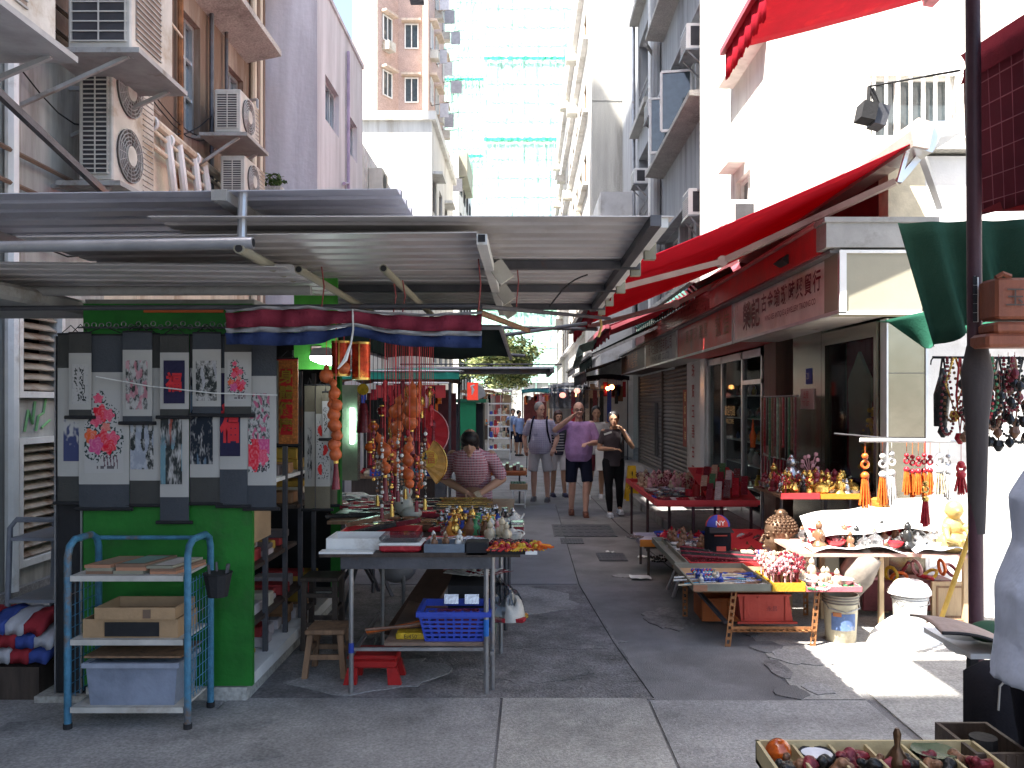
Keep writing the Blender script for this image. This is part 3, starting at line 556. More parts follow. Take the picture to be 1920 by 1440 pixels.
# white building in sun
bJ = thing('sunlit_building', 'white rendered building in full sun above the corner shop', 'building', (3.6, 13, 0))
fJ = frame((3.4, 0, 0), (0, 1, 0), (-1, 0, 0)); fJy = frame((3.4, 12, 0), (1, 0, 0), (0, -1, 0))
hj = [(12.9, 13.8, 4.2, 5.3)]; hjy = [(1.45, 2.65, 5.45, 6.35), (4.0, 5.2, 5.45, 6.35), (1.45, 2.65, 9, 10)]
m_ = MB(); facade(m_, fJ, 12, 15.5, 3.3, 16, hj); facade(m_, fJy, 0, 6, 3.3, 16, hjy); m_.box(3.7, 9.4, 12.2, 15.5, 3.3, 16); m_.build('wall', white_wall, bJ)
for h in hj: window(fJ, *h, bJ, white_pt, glass_dk, bars=1)
for h in hjy:
    w_ = window(fJy, *h, bJ, white_pt, glass_dk, bars=2)
    q = MB(); a0, a1, c0, c1 = h
    [q.bar(fJy.p(a0 + (a1 - a0) * k / 7, c0 - .05, .12), fJy.p(a0 + (a1 - a0) * k / 7, c1 + .05, .12), .035) for k in range(8)]; [q.bar(fJy.p(a0 - .1, zz, .12), fJy.p(a1 + .1, zz, .12), .03) for zz in (c0, c1)]; q.build('window_cage', white_pt, bJ)
for z in (6.88, 5.48, 9.6):
    q = MB(); q.box(3.14, 3.4, 12.0 if z != 5.48 else 13.2, 13.95, z, z + .75 if z > 6 else z + .5); q.build('bay_hood', white_wall, bJ)
q = MB(); q.box(3.16, 3.4, 15.15, 15.45, 3.3, 16); q.build('pier', white_wall, bJ)
q = MB(); q.box(3.3, 3.4, 11.8, 12, 3.3, 3.6); q.box(3.4, 9.4, 11.9, 12, 10.4, 10.6); q.build('string_course', white_wall, bJ)
winunit('rusty brown window unit on the white building behind the red awning', 3.42, 12.4, 4.3, .45, .7, .4)
# alley wall far to the right, closing the side street
bL = thing('alley_building', 'bright plastered building along the side alley at the right edge', 'building', (8, 9, 0))
m_ = MB(); m_.box(6.2, 12, 5.2, 11.9, 0, 11); m_.build('wall', white_pl, bL)
q = MB(); [q.box(6.18, 6.2, 6 + 2 * k, 7 + 2 * k, z, z + 1.2) for k in range(3) for z in (1.2, 4.2, 7.2)]; q.build('shutter', glass_dk, bL)
# ================================================================= CORNER SHOP ROW (right)
def mixglass(name, tint=(.8, .85, .85), t=.75):
    m = bpy.data.materials.new(name); m.use_nodes = True; n = m.node_tree.nodes; L = m.node_tree.links
    b = n['Principled BSDF']; b.inputs['Base Color'].default_value = (.03, .035, .04, 1); b.inputs['Roughness'].default_value = .03; b.inputs['Specular IOR Level'].default_value = 1
    tr = n.new('ShaderNodeBsdfTransparent'); tr.inputs[0].default_value = (*tint, 1); ms = n.new('ShaderNodeMixShader'); ms.inputs[0].default_value = t
    L.new(b.outputs[0], ms.inputs[1]); L.new(tr.outputs[0], ms.inputs[2]); L.new(ms.outputs[0], n['Material Output'].inputs[0]); return m
clear = mixglass('shop_glass', t=.9); clear_b = mixglass('bag_plastic', (.9, .92, .95), .55)
maroon = mat('maroon_wall', (.13, .03, .035), .6, var=.3)
bK = thing('corner_shop', 'single storey corner shop row with red fascia, steel trim and roller shutters', 'shop', (3.1, 7.3, 0))
K = MB(); K.box(3.1, 6.2, 7.52, 24, 2.97, 3.88); K.build('upper_wall', maroon, bK)
K = MB(); K.box(3.422, 6.2, 7.3, 7.5, 0, 3.86); K.build('side_wall', white_pl, bK)
K = MB(); K.box(3.105, 3.42, 7.3, 7.5, 2.97, 3.86); K.build('end_panel', mat('cream_panel', (.6, .55, .42), .7, stain=(.35, .28, .2), st=.4), bK)
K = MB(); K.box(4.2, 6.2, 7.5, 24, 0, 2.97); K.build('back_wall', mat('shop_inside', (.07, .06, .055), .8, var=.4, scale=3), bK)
K = MB(); K.box(3.0, 6.3, 7.2, 11.95, 3.89, 3.97); K.build('roof', conc, bK)
def pl(px): return YX(px, 3.1)
def seg(px_far, px_near): return pl(px_far), pl(px_near)          # far edge has the smaller px
# steel column facing the camera and its return
K = MB(); K.box(3.1, 3.42, 7.3, 7.42, .13, 2.47); K.build('steel_column', stainless, bK)
for x0, x1 in ((3.085, 3.1), (3.42, 3.44)): K = MB(); K.box(x0, x1, 7.285, 7.42, .13, 2.47); K.build('column_edge', alu, bK)
for k in (0, 1, 2): K = MB(); K.box(3.102, 3.418, 7.293, 7.299, .9 + .55 * k, .906 + .55 * k); K.build('column_seam', steel_dk, bK)
# display window  Y 8.9 -> 7.45
K = MB(); [K.box(3.06, 3.13, a, b, .13, 2.46) for a, b in ((7.44, 7.5), (8.72, 8.82))]; K.box(3.06, 3.13, 7.5, 8.72, .85, .95); K.box(3.06, 3.13, 7.5, 8.72, 2.33, 2.46); wf = K.build('window_frame', stainless, bK)
K = MB(); K.box(3.09, 3.1, 7.5, 8.72, .95, 2.33); K.build('pane', clear, wf)
K = MB(); K.box(3.07, 3.6, 7.5, 8.72, .13, .85); K.build('stall_riser', stainless, bK)
K = MB(); K.grid(lambda u, v: (3.32 + .02 * math.sin(u * 60), 7.5 + 1.3 * u, .95 + 1.45 * v), 80, 1, (.02, 0, 0)); K.build('curtain', red_dk, bK)
K = MB(); K.prism([(3.2, 8.2 + .27 * a, 1.02 + b) for a, b in ((-.9, .12), (-.6, 0), (.6, 0), (.9, .12), (.9, .72), (1, .75), (1, .95), (.5, 1.08), (0, 1.22), (-.5, 1.08), (-1, .95), (-1, .75), (-.9, .72))], (.03, 0, 0)); K.build('shaped_board', cream_pt, bK)
# pillar, doorway, timber jamb
y0, y1 = pl(1545), pl(1492); K = MB(); K.box(3.07, 3.5, y0, y1, .13, 2.97); K.build('steel_pillar', stainless, bK)
K = MB(); K.box(3.062, 3.068, y0 + .28, y0 + .46, 1.95, 2.12); K.build('number_plate', cm((.05, .08, .35)), bK); text('21', .1, white_pt, 'lettering', bK, (3.06, y0 + .37, 2.035), (0, -1, 0))
K = MB(); K.box(3.055, 3.068, y0 + .2, y0 + .62, 1.68, 1.9); K.build('notice', cm((.6, .5, .48)), bK)
text('出租', .09, cm((.5, .04, .04)), 'lettering', bK, (3.05, y0 + .41, 1.83), (0, -1, 0)); text('TO LET', .07, cm((.5, .04, .04)), 'lettering', bK, (3.05, y0 + .41, 1.74), (0, -1, 0))
y2 = pl(1462); K = MB(); K.box(3.4, 3.45, y1, y2, .13, 2.5); K.build('door', black, bK)
K = MB(); K.box(3.39, 3.4, y1 + .15, y2 - .1, 1.6, 2.1); K.build('door_sign', mat('grey_sign', (.2, .22, .2), .7), bK)
y3 = pl(1440); K = MB(); K.box(3.05, 3.5, y2, y3, .13, 2.97); K.build('timber_jamb', mat('brown_panel', (.20, .13, .10), .6, var=.2, streak=True), bK)
# glazed shop Y 10.97 -> 14.6 with shelves of porcelain
ya, yb = pl(1436), pl(1332)
K = MB(); [K.box(3.05, 3.12, a, a + .07, .13, 2.46) for a in (ya, ya + 1.0, ya + 1.05 + 1.2, yb - .07)]; K.box(3.05, 3.12, ya, yb, 2.36, 2.46); K.box(3.05, 3.12, ya, yb, .13, .3); K.box(3.05, 3.12, ya, ya + 1.0, 2.0, 2.06); sf = K.build('shopfront_frame', alu, bK)
for a, b in ((ya + .07, ya + 1.0), (ya + 1.07, ya + 2.25), (ya + 2.32, yb - .07)): K = MB(); K.box(3.08, 3.09, a, b, .3, 2.36); K.build('pane', clear, sf)
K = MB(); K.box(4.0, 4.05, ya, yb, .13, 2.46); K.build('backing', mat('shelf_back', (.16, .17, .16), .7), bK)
rr = random.Random(31)
for k, z in enumerate((.45, .8, 1.15, 1.5, 1.85)):
    K = MB(); K.box(3.35, 3.95, ya + .1, yb - .1, z, z + .015); sh = K.build('shelf', white_pt, bK)
    for j in range(16):
        yy = ya + .2 + j * (yb - ya - .4) / 16; K = MB(); h = rr.uniform(.08, .24); K.lathe((3.5 + rr.uniform(-.08, .12), yy, z + .016), [(h * .2, 0), (h * .32, h * .3), (h * .3, h * .6), (h * .12, h * .85), (h * .16, h)], 9); K.build('porcelain', rr.choice([white_pt, cm((.5, .5, .45)), cm((.12, .16, .3)), cm((.4, .12, .08)), gold]), sh, True)
text('歡迎光臨', .16, gold, 'lettering', bK, (3.045, ya + 1.7, 1.62), (0, -1, 0)); text('WELCOME', .1, gold, 'lettering', bK, (3.045, ya + 1.7, 1.47), (0, -1, 0))
K = MB(); K.box(3.03, 3.05, ya + 1.3, ya + 1.7, .62, .74); K.build('price_card', white_pt, bK)
K = MB(); K.box(3.0, 3.15, yb, yb + .35, .13, 2.97); K.build('pillar', alu, bK)
yc = yb + .35; yd = pl(1296); K = MB(); K.box(3.02, 3.15, yc, yd, .13, 2.6); K.build('couplet_board', white_pl, bK)
for k, ch in enumerate('珠寶玉器古玩'): text(ch, .26, cm((.35, .05, .05)), 'lettering', bK, (3.01, (yc + yd) / 2, 2.3 - k * .36), (0, -1, 0), bold=.015)
# roller shutters with separate slats
sh_m = mat('shutter_steel', (.14, .135, .13), .5, .5, var=.25, stain=(.07, .055, .05), st=.4)
for a, b in ((pl(1293), pl(1243)), (pl(1240), pl(1199))):
    t = MB(); t.box(3.1, 3.2, a, b, .13, .19); t.box(3.06, 3.16, b - .06, b, .13, 2.46); s_ = t.build('roller_shutter', sh_m, bK)
    n = 26
    for k in range(n): t = MB(); z = .2 + k * 2.26 / n; t.prism([(3.13, a, z), (3.1, a, z + .03), (3.1, a, z + .055), (3.13, a, z + 2.26 / n - .004)], (0, b - a - .07, 0)); t.build('slat', sh_m, s_)
t = MB(); t.box(3.085, 3.098, 16.2, 16.7, .9, 2.0); t.build('red_notice', mat('old_red_paper', (.3, .1, .08), .9, var=.4), bK)
for k, ch in enumerate('福如東海'): text(ch, .2, gold, 'lettering', bK, (3.08, 16.45, 1.85 - k * .25), (0, -1, 0))
t = MB(); t.box(3.09, 3.099, 19.9, 20.4, .5, 1.75); t.build('shutter_wicket', black, bK)
# fascia: stone box, red band, gutter, signs
t = MB(); t.box(2.42, 3.3, 6.86, 7.1, 3.0, 3.2); t.box(2.40, 3.32, 6.84, 7.1, 3.2, 3.24); t.build('stone_cap', mat('stained_stone', (.30, .295, .28), .85, var=.15, scale=5, stain=(.2, .19, .17), st=.45), bK)
t = MB(); t.box(2.44, 2.9, 7.1, 11.3, 2.99, 3.22); t.build('red_fascia', red_pt, bK)
t = MB(); t.box(2.40, 2.46, 7.1, 11.3, 3.225, 3.25); t.build('fascia_trim', mat('pink_trim', (.5, .2, .2), .6), bK)
t = MB(); t.box(2.46, 2.9, 11.3, 17.6, 2.99, 3.25)
t.build('tile_band', mat('red_mosaic', (.40, .07, .06), .45, var=.3, scale=30), bK)
for i in range(60):
    for j in range(4): 
        pass
tb = MB()
for i in range(84):
    for j in range(5): tb.box(2.452, 2.46, 11.32 + i * .075, 11.385 + i * .075, 2.995 + j * .051, 3.04 + j * .051)
o_ = tb.build('mosaic_tiles', mat('red_mosaic2', (.46, .09, .08), .3, var=.35, scale=14), bK); o_['kind'] = 'stuff'
gt = mat('glazed_tile', (.05, .12, .10), .25, var=.3, bump=.1)
for i in range(24):
    t = MB(); yy = 11.4 + i * .26; t.cyl((2.3, yy, 3.3), (2.75, yy, 3.52), .055, n=8); t.cyl((2.27, yy, 3.27), (2.3, yy, 3.3), .07, n=8); t.prism([(2.285, yy + .05, 3.24), (2.285, yy + .21, 3.24), (2.285, yy + .13, 3.14)], (.02, 0, .03)); t.build('roof_tile', gt, bK, True)
t = MB(); t.box(2.47, 2.56, 6.92, 22.7, 2.965, 2.99); t.box(2.5, 2.56, 6.92, 22.7, 2.99, 3.03); t.build('gutter', mat('grey_gutter', (.2, .19, .19), .6), bK)
mm_ = mat('mirror_sign', (.78, .76, .70), .3, .0, var=.2, scale=2.2, stain=(.58, .50, .38), st=.45, bump=.02)
def sign(label, ya_, yb_, m, body=2.55):
    t = thing('shop_sign', label, 'shop sign', (body, ya_, 2.48)); q = MB(); q.box(body, 3.09, ya_, yb_ - .02, 2.49, 2.96); q.build('sign_panel', m, t)
    q = MB(); [q.box(body - .012, body + .02, a, a + .035, 2.485, 2.962) for a in (ya_, yb_ - .055)]; q.box(body - .012, body + .02, ya_ + .035, yb_ - .055, 2.475, 2.505); q.build('sign_edge', alu, t); return t
s1 = sign('mirrored steel shop sign with dark red characters nearest the corner', 6.9, 10.44, mm_)
dred = mat('dark_red_letter', (.10, .012, .02), .5, var=.2); dred2 = mat('dark_red_letter2', (.16, .04, .05), .5)
for k, ch in enumerate('榮記'): text(ch, .34, dred, 'lettering', s1, (2.52, 9.72 - k * .38, 2.71), (0, -1, 0), bold=.02, depth=0)
for k, ch in enumerate('古金瑜璇時興貿行'): text(ch, .2, dred, 'lettering', s1, (2.52, 9.02 - k * .235, 2.79), (0, -1, 0), bold=.02, depth=0)
text('WING KEE ANTIQUE & JEWELLERY TRADING CO', .078, dred, 'lettering', s1, (2.52, 8.2, 2.63), (0, -1, 0), depth=0, bold=.01, sx=.92)
s2 = sign('red shop sign with faint gold characters, second from the corner', 10.46, 14.34, mat('red_sign', (.55, .045, .045), .35, var=.15, stain=(.28, .08, .08), st=.3))
fg = mat('faded_gold', (.30, .14, .07), .6)
for k, ch in enumerate('誠信'): text(ch, .33, fg, 'lettering', s2, (2.54, 11.25 - k * .45, 2.74), (0, -1, 0), depth=0)
for k, ch in enumerate('萬寶珍藏閣'): text(ch, .22, fg, 'lettering', s2, (2.54, 13.4 - k * .34, 2.76), (0, -1, 0), depth=0)
s3 = sign('grey shop sign with a row of narrow red characters above a shutter', 14.36, 18.08, mat('grey_sign2', (.40, .39, .37), .6, var=.1))
text('新發古董藝術品有限公司', .26, dred2, 'lettering', s3, (2.54, 16.2, 2.8), (0, -1, 0), depth=0, sx=.98, bold=.01); text('SUN FAT ART CO LTD', .17, mat('grey_letter', (.12, .12, .12), .6), 'lettering', s3, (2.54, 16.2, 2.6), (0, -1, 0), depth=0, sx=1.3)
s4 = sign('dark wooden sign furthest along the row of shops', 18.1, 22.7, wood_dk)
text('永和隆號', .4, fg, 'lettering', s4, (2.54, 20.6, 2.72), (0, -1, 0), depth=0, sx=1.6)
pnl = thing('light_box', 'blank cream light box at the corner end of the mirrored sign', 'sign', (2.55, 6.88, 2.47)); q = MB(); q.box(2.54, 3.2, 6.88, 7.25, 2.48, 2.97); q.build('face', cream_pt, pnl); q = MB(); q.box(2.53, 3.21, 6.865, 6.88, 2.955, 2.98); q.box(2.53, 2.585, 6.865, 6.88, 2.47, 2.955); q.box(2.53, 3.21, 6.865, 6.88, 2.46, 2.482); q.build('trim', white_pt, pnl)
for k, (px, py, Y_, l) in enumerate(((1492, 487, 7.9, 'black floodlight on the red fascia nearest the corner'), (1412, 526, 9.9, 'second black floodlight along the red fascia'))):
    t = thing('floodlight', l, 'light', (X(px, Y_), Y_, Z(py, Y_))); x_, z_ = X(px, Y_), Z(py, Y_); q = MB(); q.prism([(x_ - .14, Y_, z_), (x_ - .08, Y_, z_ + .05), (x_ + .12, Y_, z_ + .04), (x_ + .12, Y_, z_ - .04), (x_ - .08, Y_, z_ - .035)], (0, .25, 0)); q.build('housing', black, t); q = MB(); q.cyl((x_ + .1, Y_ + .1, z_ + .03), (2.5, Y_ + .1, 3.1), .012); q.build('arm', black, t)

# ================================================================= AWNINGS (right)
arm_pt = mat('awning_arm', (.40, .34, .31), .5, var=.15, stain=(.25, .18, .15), st=.35)
def awning(label, x0, x1, y0, y1, z0, slope, m, val=.18, arms=(), cassette=True, sag=.03, bar=arm_pt, seed=1, ragged=.02):
    t = thing('awning', label, 'awning', (x1, y0, z0)); rr = random.Random(seed)
    q = MB(); zf = lambda x: z0 - slope * (x1 - x)
    ny = max(6, int((y1 - y0) / .25))
    q.grid(lambda u, v: (x0 + (x1 - x0) * u, y0 + (y1 - y0) * v, zf(x0 + (x1 - x0) * u) - sag * math.sin(math.pi * u) + .012 * math.sin(v * 19 + u * 3) * math.sin(math.pi * u)), 14, ny, (0, 0, -.006)); q.build('canopy', m, t, 'all')
    q = MB(); q.grid(lambda u, v: (x0 + .03 + .008 * math.sin(u * 40), y0 + (y1 - y0) * u, zf(x0) - .02 - (val + ragged * math.sin(u * 37) + ragged * .6 * math.sin(u * 131)) * v), 60, 2, (.006, 0, 0)); q.build('valance', m, t, 'all')
    q = MB(); q.box(x0 - .03, x0 + .03, y0 - .02, y1 + .02, zf(x0) - .04, zf(x0) + .03); q.build('front_bar', bar, t)
    if cassette: q = MB(); q.prism([(x1 - .14, y0 - .05, z0 - .1), (x1 - .02, y0 - .05, z0 - .12), (x1 + .02, y0 - .05, z0 + .08), (x1 - .1, y0 - .05, z0 + .12), (x1 - .16, y0 - .05, z0 + .02)], (0, y1 - y0 + .1, 0)); q.build('cassette', bar, t)
    for pts in arms: q = MB(); [q.bar(a, b, .075, .05) for a, b in zip(pts, pts[1:])]; [q.cyl(V(p) - V((0, .05, 0)), V(p) + V((0, .05, 0)), .05, n=10) for p in pts[1:-1]]; q.build('folding_arm', bar, t)
    return t
arm1 = [(3.1, 7.15, 3.6), (1.78, 7.75, 3.03), (.72, 7.5, 2.73)]; arm2 = [(3.05, 11.4, 3.6), (1.9, 10.8, 3.0), (.72, 11.4, 2.73)]
awning('big bright red folding awning over the corner shop, glowing in the sun', .63, 3.12, 6.6, 11.9, 3.82, .43, red_fab, .16, [arm1, arm2], seed=2)
t = thing('awning_end_cap', 'pale metal hood at the corner end of the big red awning', 'awning bracket', (3.1, 6.6, 3.7)); q = MB(); q.prism([(2.98, 6.58, 3.72), (3.0, 6.58, 3.86), (3.12, 6.58, 3.92), (3.42, 6.58, 3.93), (3.38, 6.58, 3.84), (3.2, 6.58, 3.8), (3.14, 6.58, 3.68)], (0, .5, 0)); q.build('hood', alu, t); q = MB(); q.bar((3.15, 6.8, 3.75), (3.5, 7.2, 3.4), .05); q.bar((3.1, 6.75, 3.68), (2.95, 6.75, 3.5), .05); q.bar((3.02, 6.7, 3.8), (2.93, 6.7, 3.48), .03); q.build('strut', alu, t)
awning('darker red folding awning tucked behind the big one', 1.15, 3.12, 12.0, 15.4, 3.62, .40, red_dk, .14, [[(3.1, 12.05, 3.58), (1.2, 12.02, 2.8)]], seed=3, bar=mat('maroon_bar', (.26, .06, .08), .5))
grn_dk = fab('dark_green_canvas', (.018, .035, .032)); blk_fab = fab('black_canvas', (.02, .02, .026))
awning('dark green canvas awning above the grey and dark shop signs', 1.2, 3.0, 15.8, 19.6, 3.55, .5, grn_dk, .2, [[(2.9, 15.85, 3.35), (1.25, 15.85, 2.62)]], bar=ac_grey, seed=4, ragged=.03)
awning('black canvas awning with scalloped edge past the shutters', 1.5, 3.0, 21.5, 27, 3.1, .35, blk_fab, .3, [], bar=ac_grey, seed=5, ragged=.03)
awning('small grey awning at the far end of the shop row', 1.6, 2.5, 28, 33, 3.3, .4, mat('grey_canvas', (.25, .24, .26), .9), .2, [], bar=ac_grey, seed=6)
awning('red awning high up in front of the sunlit building', 2.45, 5.1, 8.8, 10.6, 6.8, .26, red_fab, .36, [], seed=7, bar=mat('maroon_bar', (.26, .06, .08), .5))
q = MB(); q.grid(lambda u, v: (X(1120 - 45 * v + 12 * math.sin(v * 9), 14), 14 + .9 * u + .04 * math.sin(v * 20), Z(625 + 45 * v, 14) - .1 * u + .04 * math.sin(u * 30) * v), 12, 8, (.01, 0, 0)); one(q, 'rag', mat('pale_green_rag', (.22, .3, .27), .9, var=.3), 'tattered pale green rag hanging off the awning edge over the lane', 'cloth', smooth='all')
q = MB(); q.tube([(X(1128, 7.6), 7.62, Z(560, 7.6)), (X(1126, 7.6), 7.62, Z(600, 7.6)), (X(1128, 7.6), 7.62, Z(612, 7.6)), (X(1122, 7.6), 7.62, Z(632, 7.6))], .012, 5); one(q, 'strap', mat('yellow_strap', (.6, .42, .15), .8), 'frayed yellow strap dangling from the roof sheet corner over the lane', 'strap')

# ================================================================= CORRUGATED ROOFS (left)
def sheet(mb, x0, x1, y0, y1, z, tilt=0, pitch=.19, h=.03, zy=0):
    """trapezoidal steel sheet, ribs along X"""
    pts = []; y = y0
    while y < y1: pts += [(y, 0), (y + pitch * .62, 0), (y + pitch * .7, h), (y + pitch * .92, h)]; y += pitch
    pts = [p for p in pts if p[0] <= y1]; n = 6
    for k in range(len(pts) - 1):
        (ya_, ha), (yb_, hb_) = pts[k], pts[k + 1]
        f = lambda x, yy, hh: (x, yy, z + hh + tilt * (x - x1) + zy * (yy - y0))
        mb.add([f(x0, ya_, ha), f(x1, ya_, ha), f(x1, yb_, hb_), f(x0, yb_, hb_), f(x0, ya_, ha - .004), f(x1, ya_, ha - .004), f(x1, yb_, hb_ - .004), f(x0, yb_, hb_ - .004)], [(0, 1, 2, 3), (7, 6, 5, 4), (1, 5, 6, 2), (0, 3, 7, 4), (0, 4, 5, 1)])
roofm = mat('roof_sheet', (.60, .57, .56), .4, .2, var=.12, scale=2.5, stain=(.45, .41, .37), st=.4, bump=.05)
roofb = mat('roof_sheet_blue', (.56, .57, .64), .4, .2, var=.12, scale=2.5, stain=(.42, .43, .5), st=.4, bump=.05)
def roof(label, m, x0, x1, y0, y1, z, tilt=0, beams_x=(), beams_y=(), bw=.05, bm=None, posts=()):
    t = thing('roof_sheet', label, 'stall roof', (x1, y0, z)); q = MB(); sheet(q, x0, x1, y0, y1, z, tilt); q.build('corrugated_sheet', m, t)
    for yy in beams_x: q = MB(); q.bar((x0, yy, z - .035 + tilt * (x0 - x1)), (x1 - .0, yy, z - .035), bw, .05); q.build('cross_beam', bm or steel_dk, t)
    for xx in beams_y: q = MB(); zz = z - .028 + tilt * (xx - x1); q.bar((xx, y0 - .03, zz), (xx, y1 + .02, zz), bw, .05); q.build('rafter', bm or steel_dk, t)
    return t
roof('uppermost corrugated roof sheet, bluish grey, reaching in from the left', roofb, -4.0, -.60, 3.98, 5.05, 2.75, .012, (), (-3.0, -1.42), .07, ac_grey)
roof('long corrugated roof sheet reaching furthest out over the lane', roofm, -1.75, .69, 3.95, 7.6, 2.615, .0, (5.15, 6.2, 7.4), (.60,), .05, None)
roof('middle corrugated roof sheet above the striped banner', roofm, -2.4, -.23, 4.02, 5.35, 2.555, .01, (), (), .05)
roof('lower corrugated roof sheet in front of the green booth', roofm, -4.0, -1.2, 4.25, 5.4, 2.43, -.01, (), (-3.5,), .08, ac_grey)
t = thing('support_frame', 'pale square tube frame with open ends under the long roof sheet', 'frame', (-.22, 4, 2.5)); q = MB(); q.bar((-.205, 4.02, 2.52), (-.205, 7.5, 2.54), .05); q.build('square_tube', white_pt, t); q = MB(); q.box(-.222, -.188, 3.99, 3.998, 2.503, 2.537); q.build('open_end', black, t)
for yy in (4.9, 5.9, 6.9): q = MB(); q.obox((-.14, yy, 2.5), (.09, .06, .12), Matrix.Rotation(R(-35), 3, 'Y')); q.build('clamp', ac_white, t)
q = MB(); q.bar((.64, 3.97, 2.59), (.64, 7.6, 2.59), .05); q.build('edge_tube', white_pt, t); q = MB(); [q.obox((.67, yy, 2.57), (.06, .06, .1)) for yy in (4.6, 5.2, 6.0, 6.8, 7.5)]; q.build('bracket', cream_pt, t)
def pole(name, p, q_, r, m, label, open_end=True):
    t = thing(name, label, 'pole', p); k = MB(); k.cyl(p, q_, r, n=12); k.build('tube', m, t, True)
    if open_end: d = (V(p) - V(q_)).normalized(); k = MB(); k.cyl(V(p) + d * .001, V(p) + d * .002, r * .75, n=12); k.build('open_end', black, t)
pole('metal_pole', (-1.25, 3.92, 2.485), (-4.0, 3.98, 2.45), .027, galv, 'thick pale pipe running across from the left edge below the top sheet')
pole('metal_pole', (-1.31, 3.9, 2.455), (-1.31, 5.4, 2.45), .024, cream_pt, 'round pipe with open end just below the long cross pipe')
pole('metal_pole', (-1.19, 4.48, 2.45), (-1.19, 7.2, 2.45), .022, cream_pt, 'round pipe pointing at the viewer over the booth corner')
pole('metal_pole', (-.745, 4.48, 2.455), (-.745, 6.8, 2.45), .022, cream_pt, 'round pipe pointing at the viewer above the middle of the banner')
pole('metal_pole', (-3.95, 4.88, 2.385), (-1.22, 4.86, 2.39), .028, ac_grey, 'grey bar below the lower roof sheet above the scrolls', False)
pole('metal_pole', (-4.0, 4.75, 2.27), (-.25, 4.72, 2.285), .014, steel_dk, 'thin dark bar carrying the striped banner', False)
pole('metal_pole', (-.25, 4.74, 2.285), (.75, 7.6, 2.5), .014, steel_dk, 'thin dark bar slanting out over the lane', False)
q = MB(); q.cyl((-1.33, 4.0, 2.5), (-1.33, 4.02, 2.74), .022, n=10); one(q, 'prop_post', galv, 'short upright prop between the cross pipe and the top sheet', 'post')
tp_ = MB(); tp_.grid(lambda u, v: (.5 + 2.2 * u, 2.2 + 2.1 * v, 4.2 + .05 * math.sin(u * 8)), 10, 8, (0, 0, -.01)); one(tp_, 'overhead_tarpaulin', grn_dk, 'unseen dark green tarpaulin added high over the right foreground stall to shade it', 'tarpaulin', smooth='all')  # out of view, added to keep sun off the draped tarps and necklaces
q = MB(); q.cyl((-.27, 5.0, 2.28), (.02, 6.5, 2.3), .02, n=8); one(q, 'wooden_pole', wood_md, 'short brown pole stub past the banner end', 'pole')
for k, (px, y_, a, b) in enumerate(((603, 4.7, 500, 575), (897, 4.7, 485, 582), (968, 5.2, 480, 575), (738, 4.9, 525, 585), (755, 5.0, 525, 585))):
    q = MB(); q.tube([(X(px, y_), y_, Z(a, y_)), (X(px + 4, y_), y_ + .01, Z((a + b) / 2, y_)), (X(px, y_), y_, Z(b, y_))], .004, 4); one(q, 'wire_tie', mat('red_wire', (.25, .05, .05), .6), 'thin red wire hanging down ' + ['above the booth corner', 'at the end of the banner', 'over the lane right of the banner', 'left of the middle pipe', 'right of the middle pipe'][k], 'wire')
q = MB(); q.tube([(X(1030 + k * 12, 5.5), 5.5, Z(575 - 12 * math.sin(k / 6 * 3.14) - k * 10, 5.5)) for k in range(7)], .005, 4); one(q, 'cable', black, 'black cable looping up to the roof sheet edge over the lane', 'cable')
roof('unseen corrugated roof sheet added behind the viewer to darken the left stall', roofm, -4.2, -.35, .2, 3.15, 3.28, 0, (1.0,), (-.4,), .05)  # out of view, added to block sky light from the scrolls and rack
# left fascia of canopy corner box
q = MB(); q.bevbox(-4.0, -2.75, 4.4, 5.6, 2.3, 2.39, .02); one(q, 'soffit_box', ac_grey, 'dusty grey soffit panel over the left trolley', 'panel')
# striped banner
ban = thing('striped_banner', 'red white and blue striped nylon cloth tied along the canopy front', 'banner', (-1.6, 4.6, 2.2))
def bz(u, t): # bottom rises at the tie
    top = 2.245 + .02 * math.sin(u * 6) ; bot = 2.085 + (.035 if 0 else 0) - .02 * u + .05 * math.exp(-((u - .5) / .12) ** 2); return top + (bot - top) * t
for nm, a, b, m in (('hem', -.04, .06, 'grey'), ('red_stripe', .06, .58, 'red'), ('white_stripe', .58, .74, 'white'), ('blue_stripe', .74, 1.12, 'blue')):
    mm = {'grey': mat('nylon_grey', (.30, .29, .30), .8), 'red': fab('nylon_red', (.20, .03, .05)), 'white': mat('nylon_white', (.3, .3, .31), .8), 'blue': fab('nylon_blue', (.03, .045, .12))}[m]
    q = MB(); q.grid(lambda u, v: (-1.62 + 1.385 * u, 4.6 + .025 * math.sin(u * 34 + 2 * v) + .012 * math.sin(u * 71), bz(u, a + (b - a) * v)), 60, 2, (0, .004, 0)); q.build(nm, mm, ban, 'all')
q = MB(); q.tube([(-.925, 4.57, 2.25), (-.92, 4.56, 2.14), (-.93, 4.555, 2.07)], .005, 6); q.tube([(-.93, 4.555, 2.07), (-.96, 4.55, 1.98), (-1.0, 4.55, 1.93)], .014, 5, [.005, .012, .004]); q.build('tie', white_pt, ban)
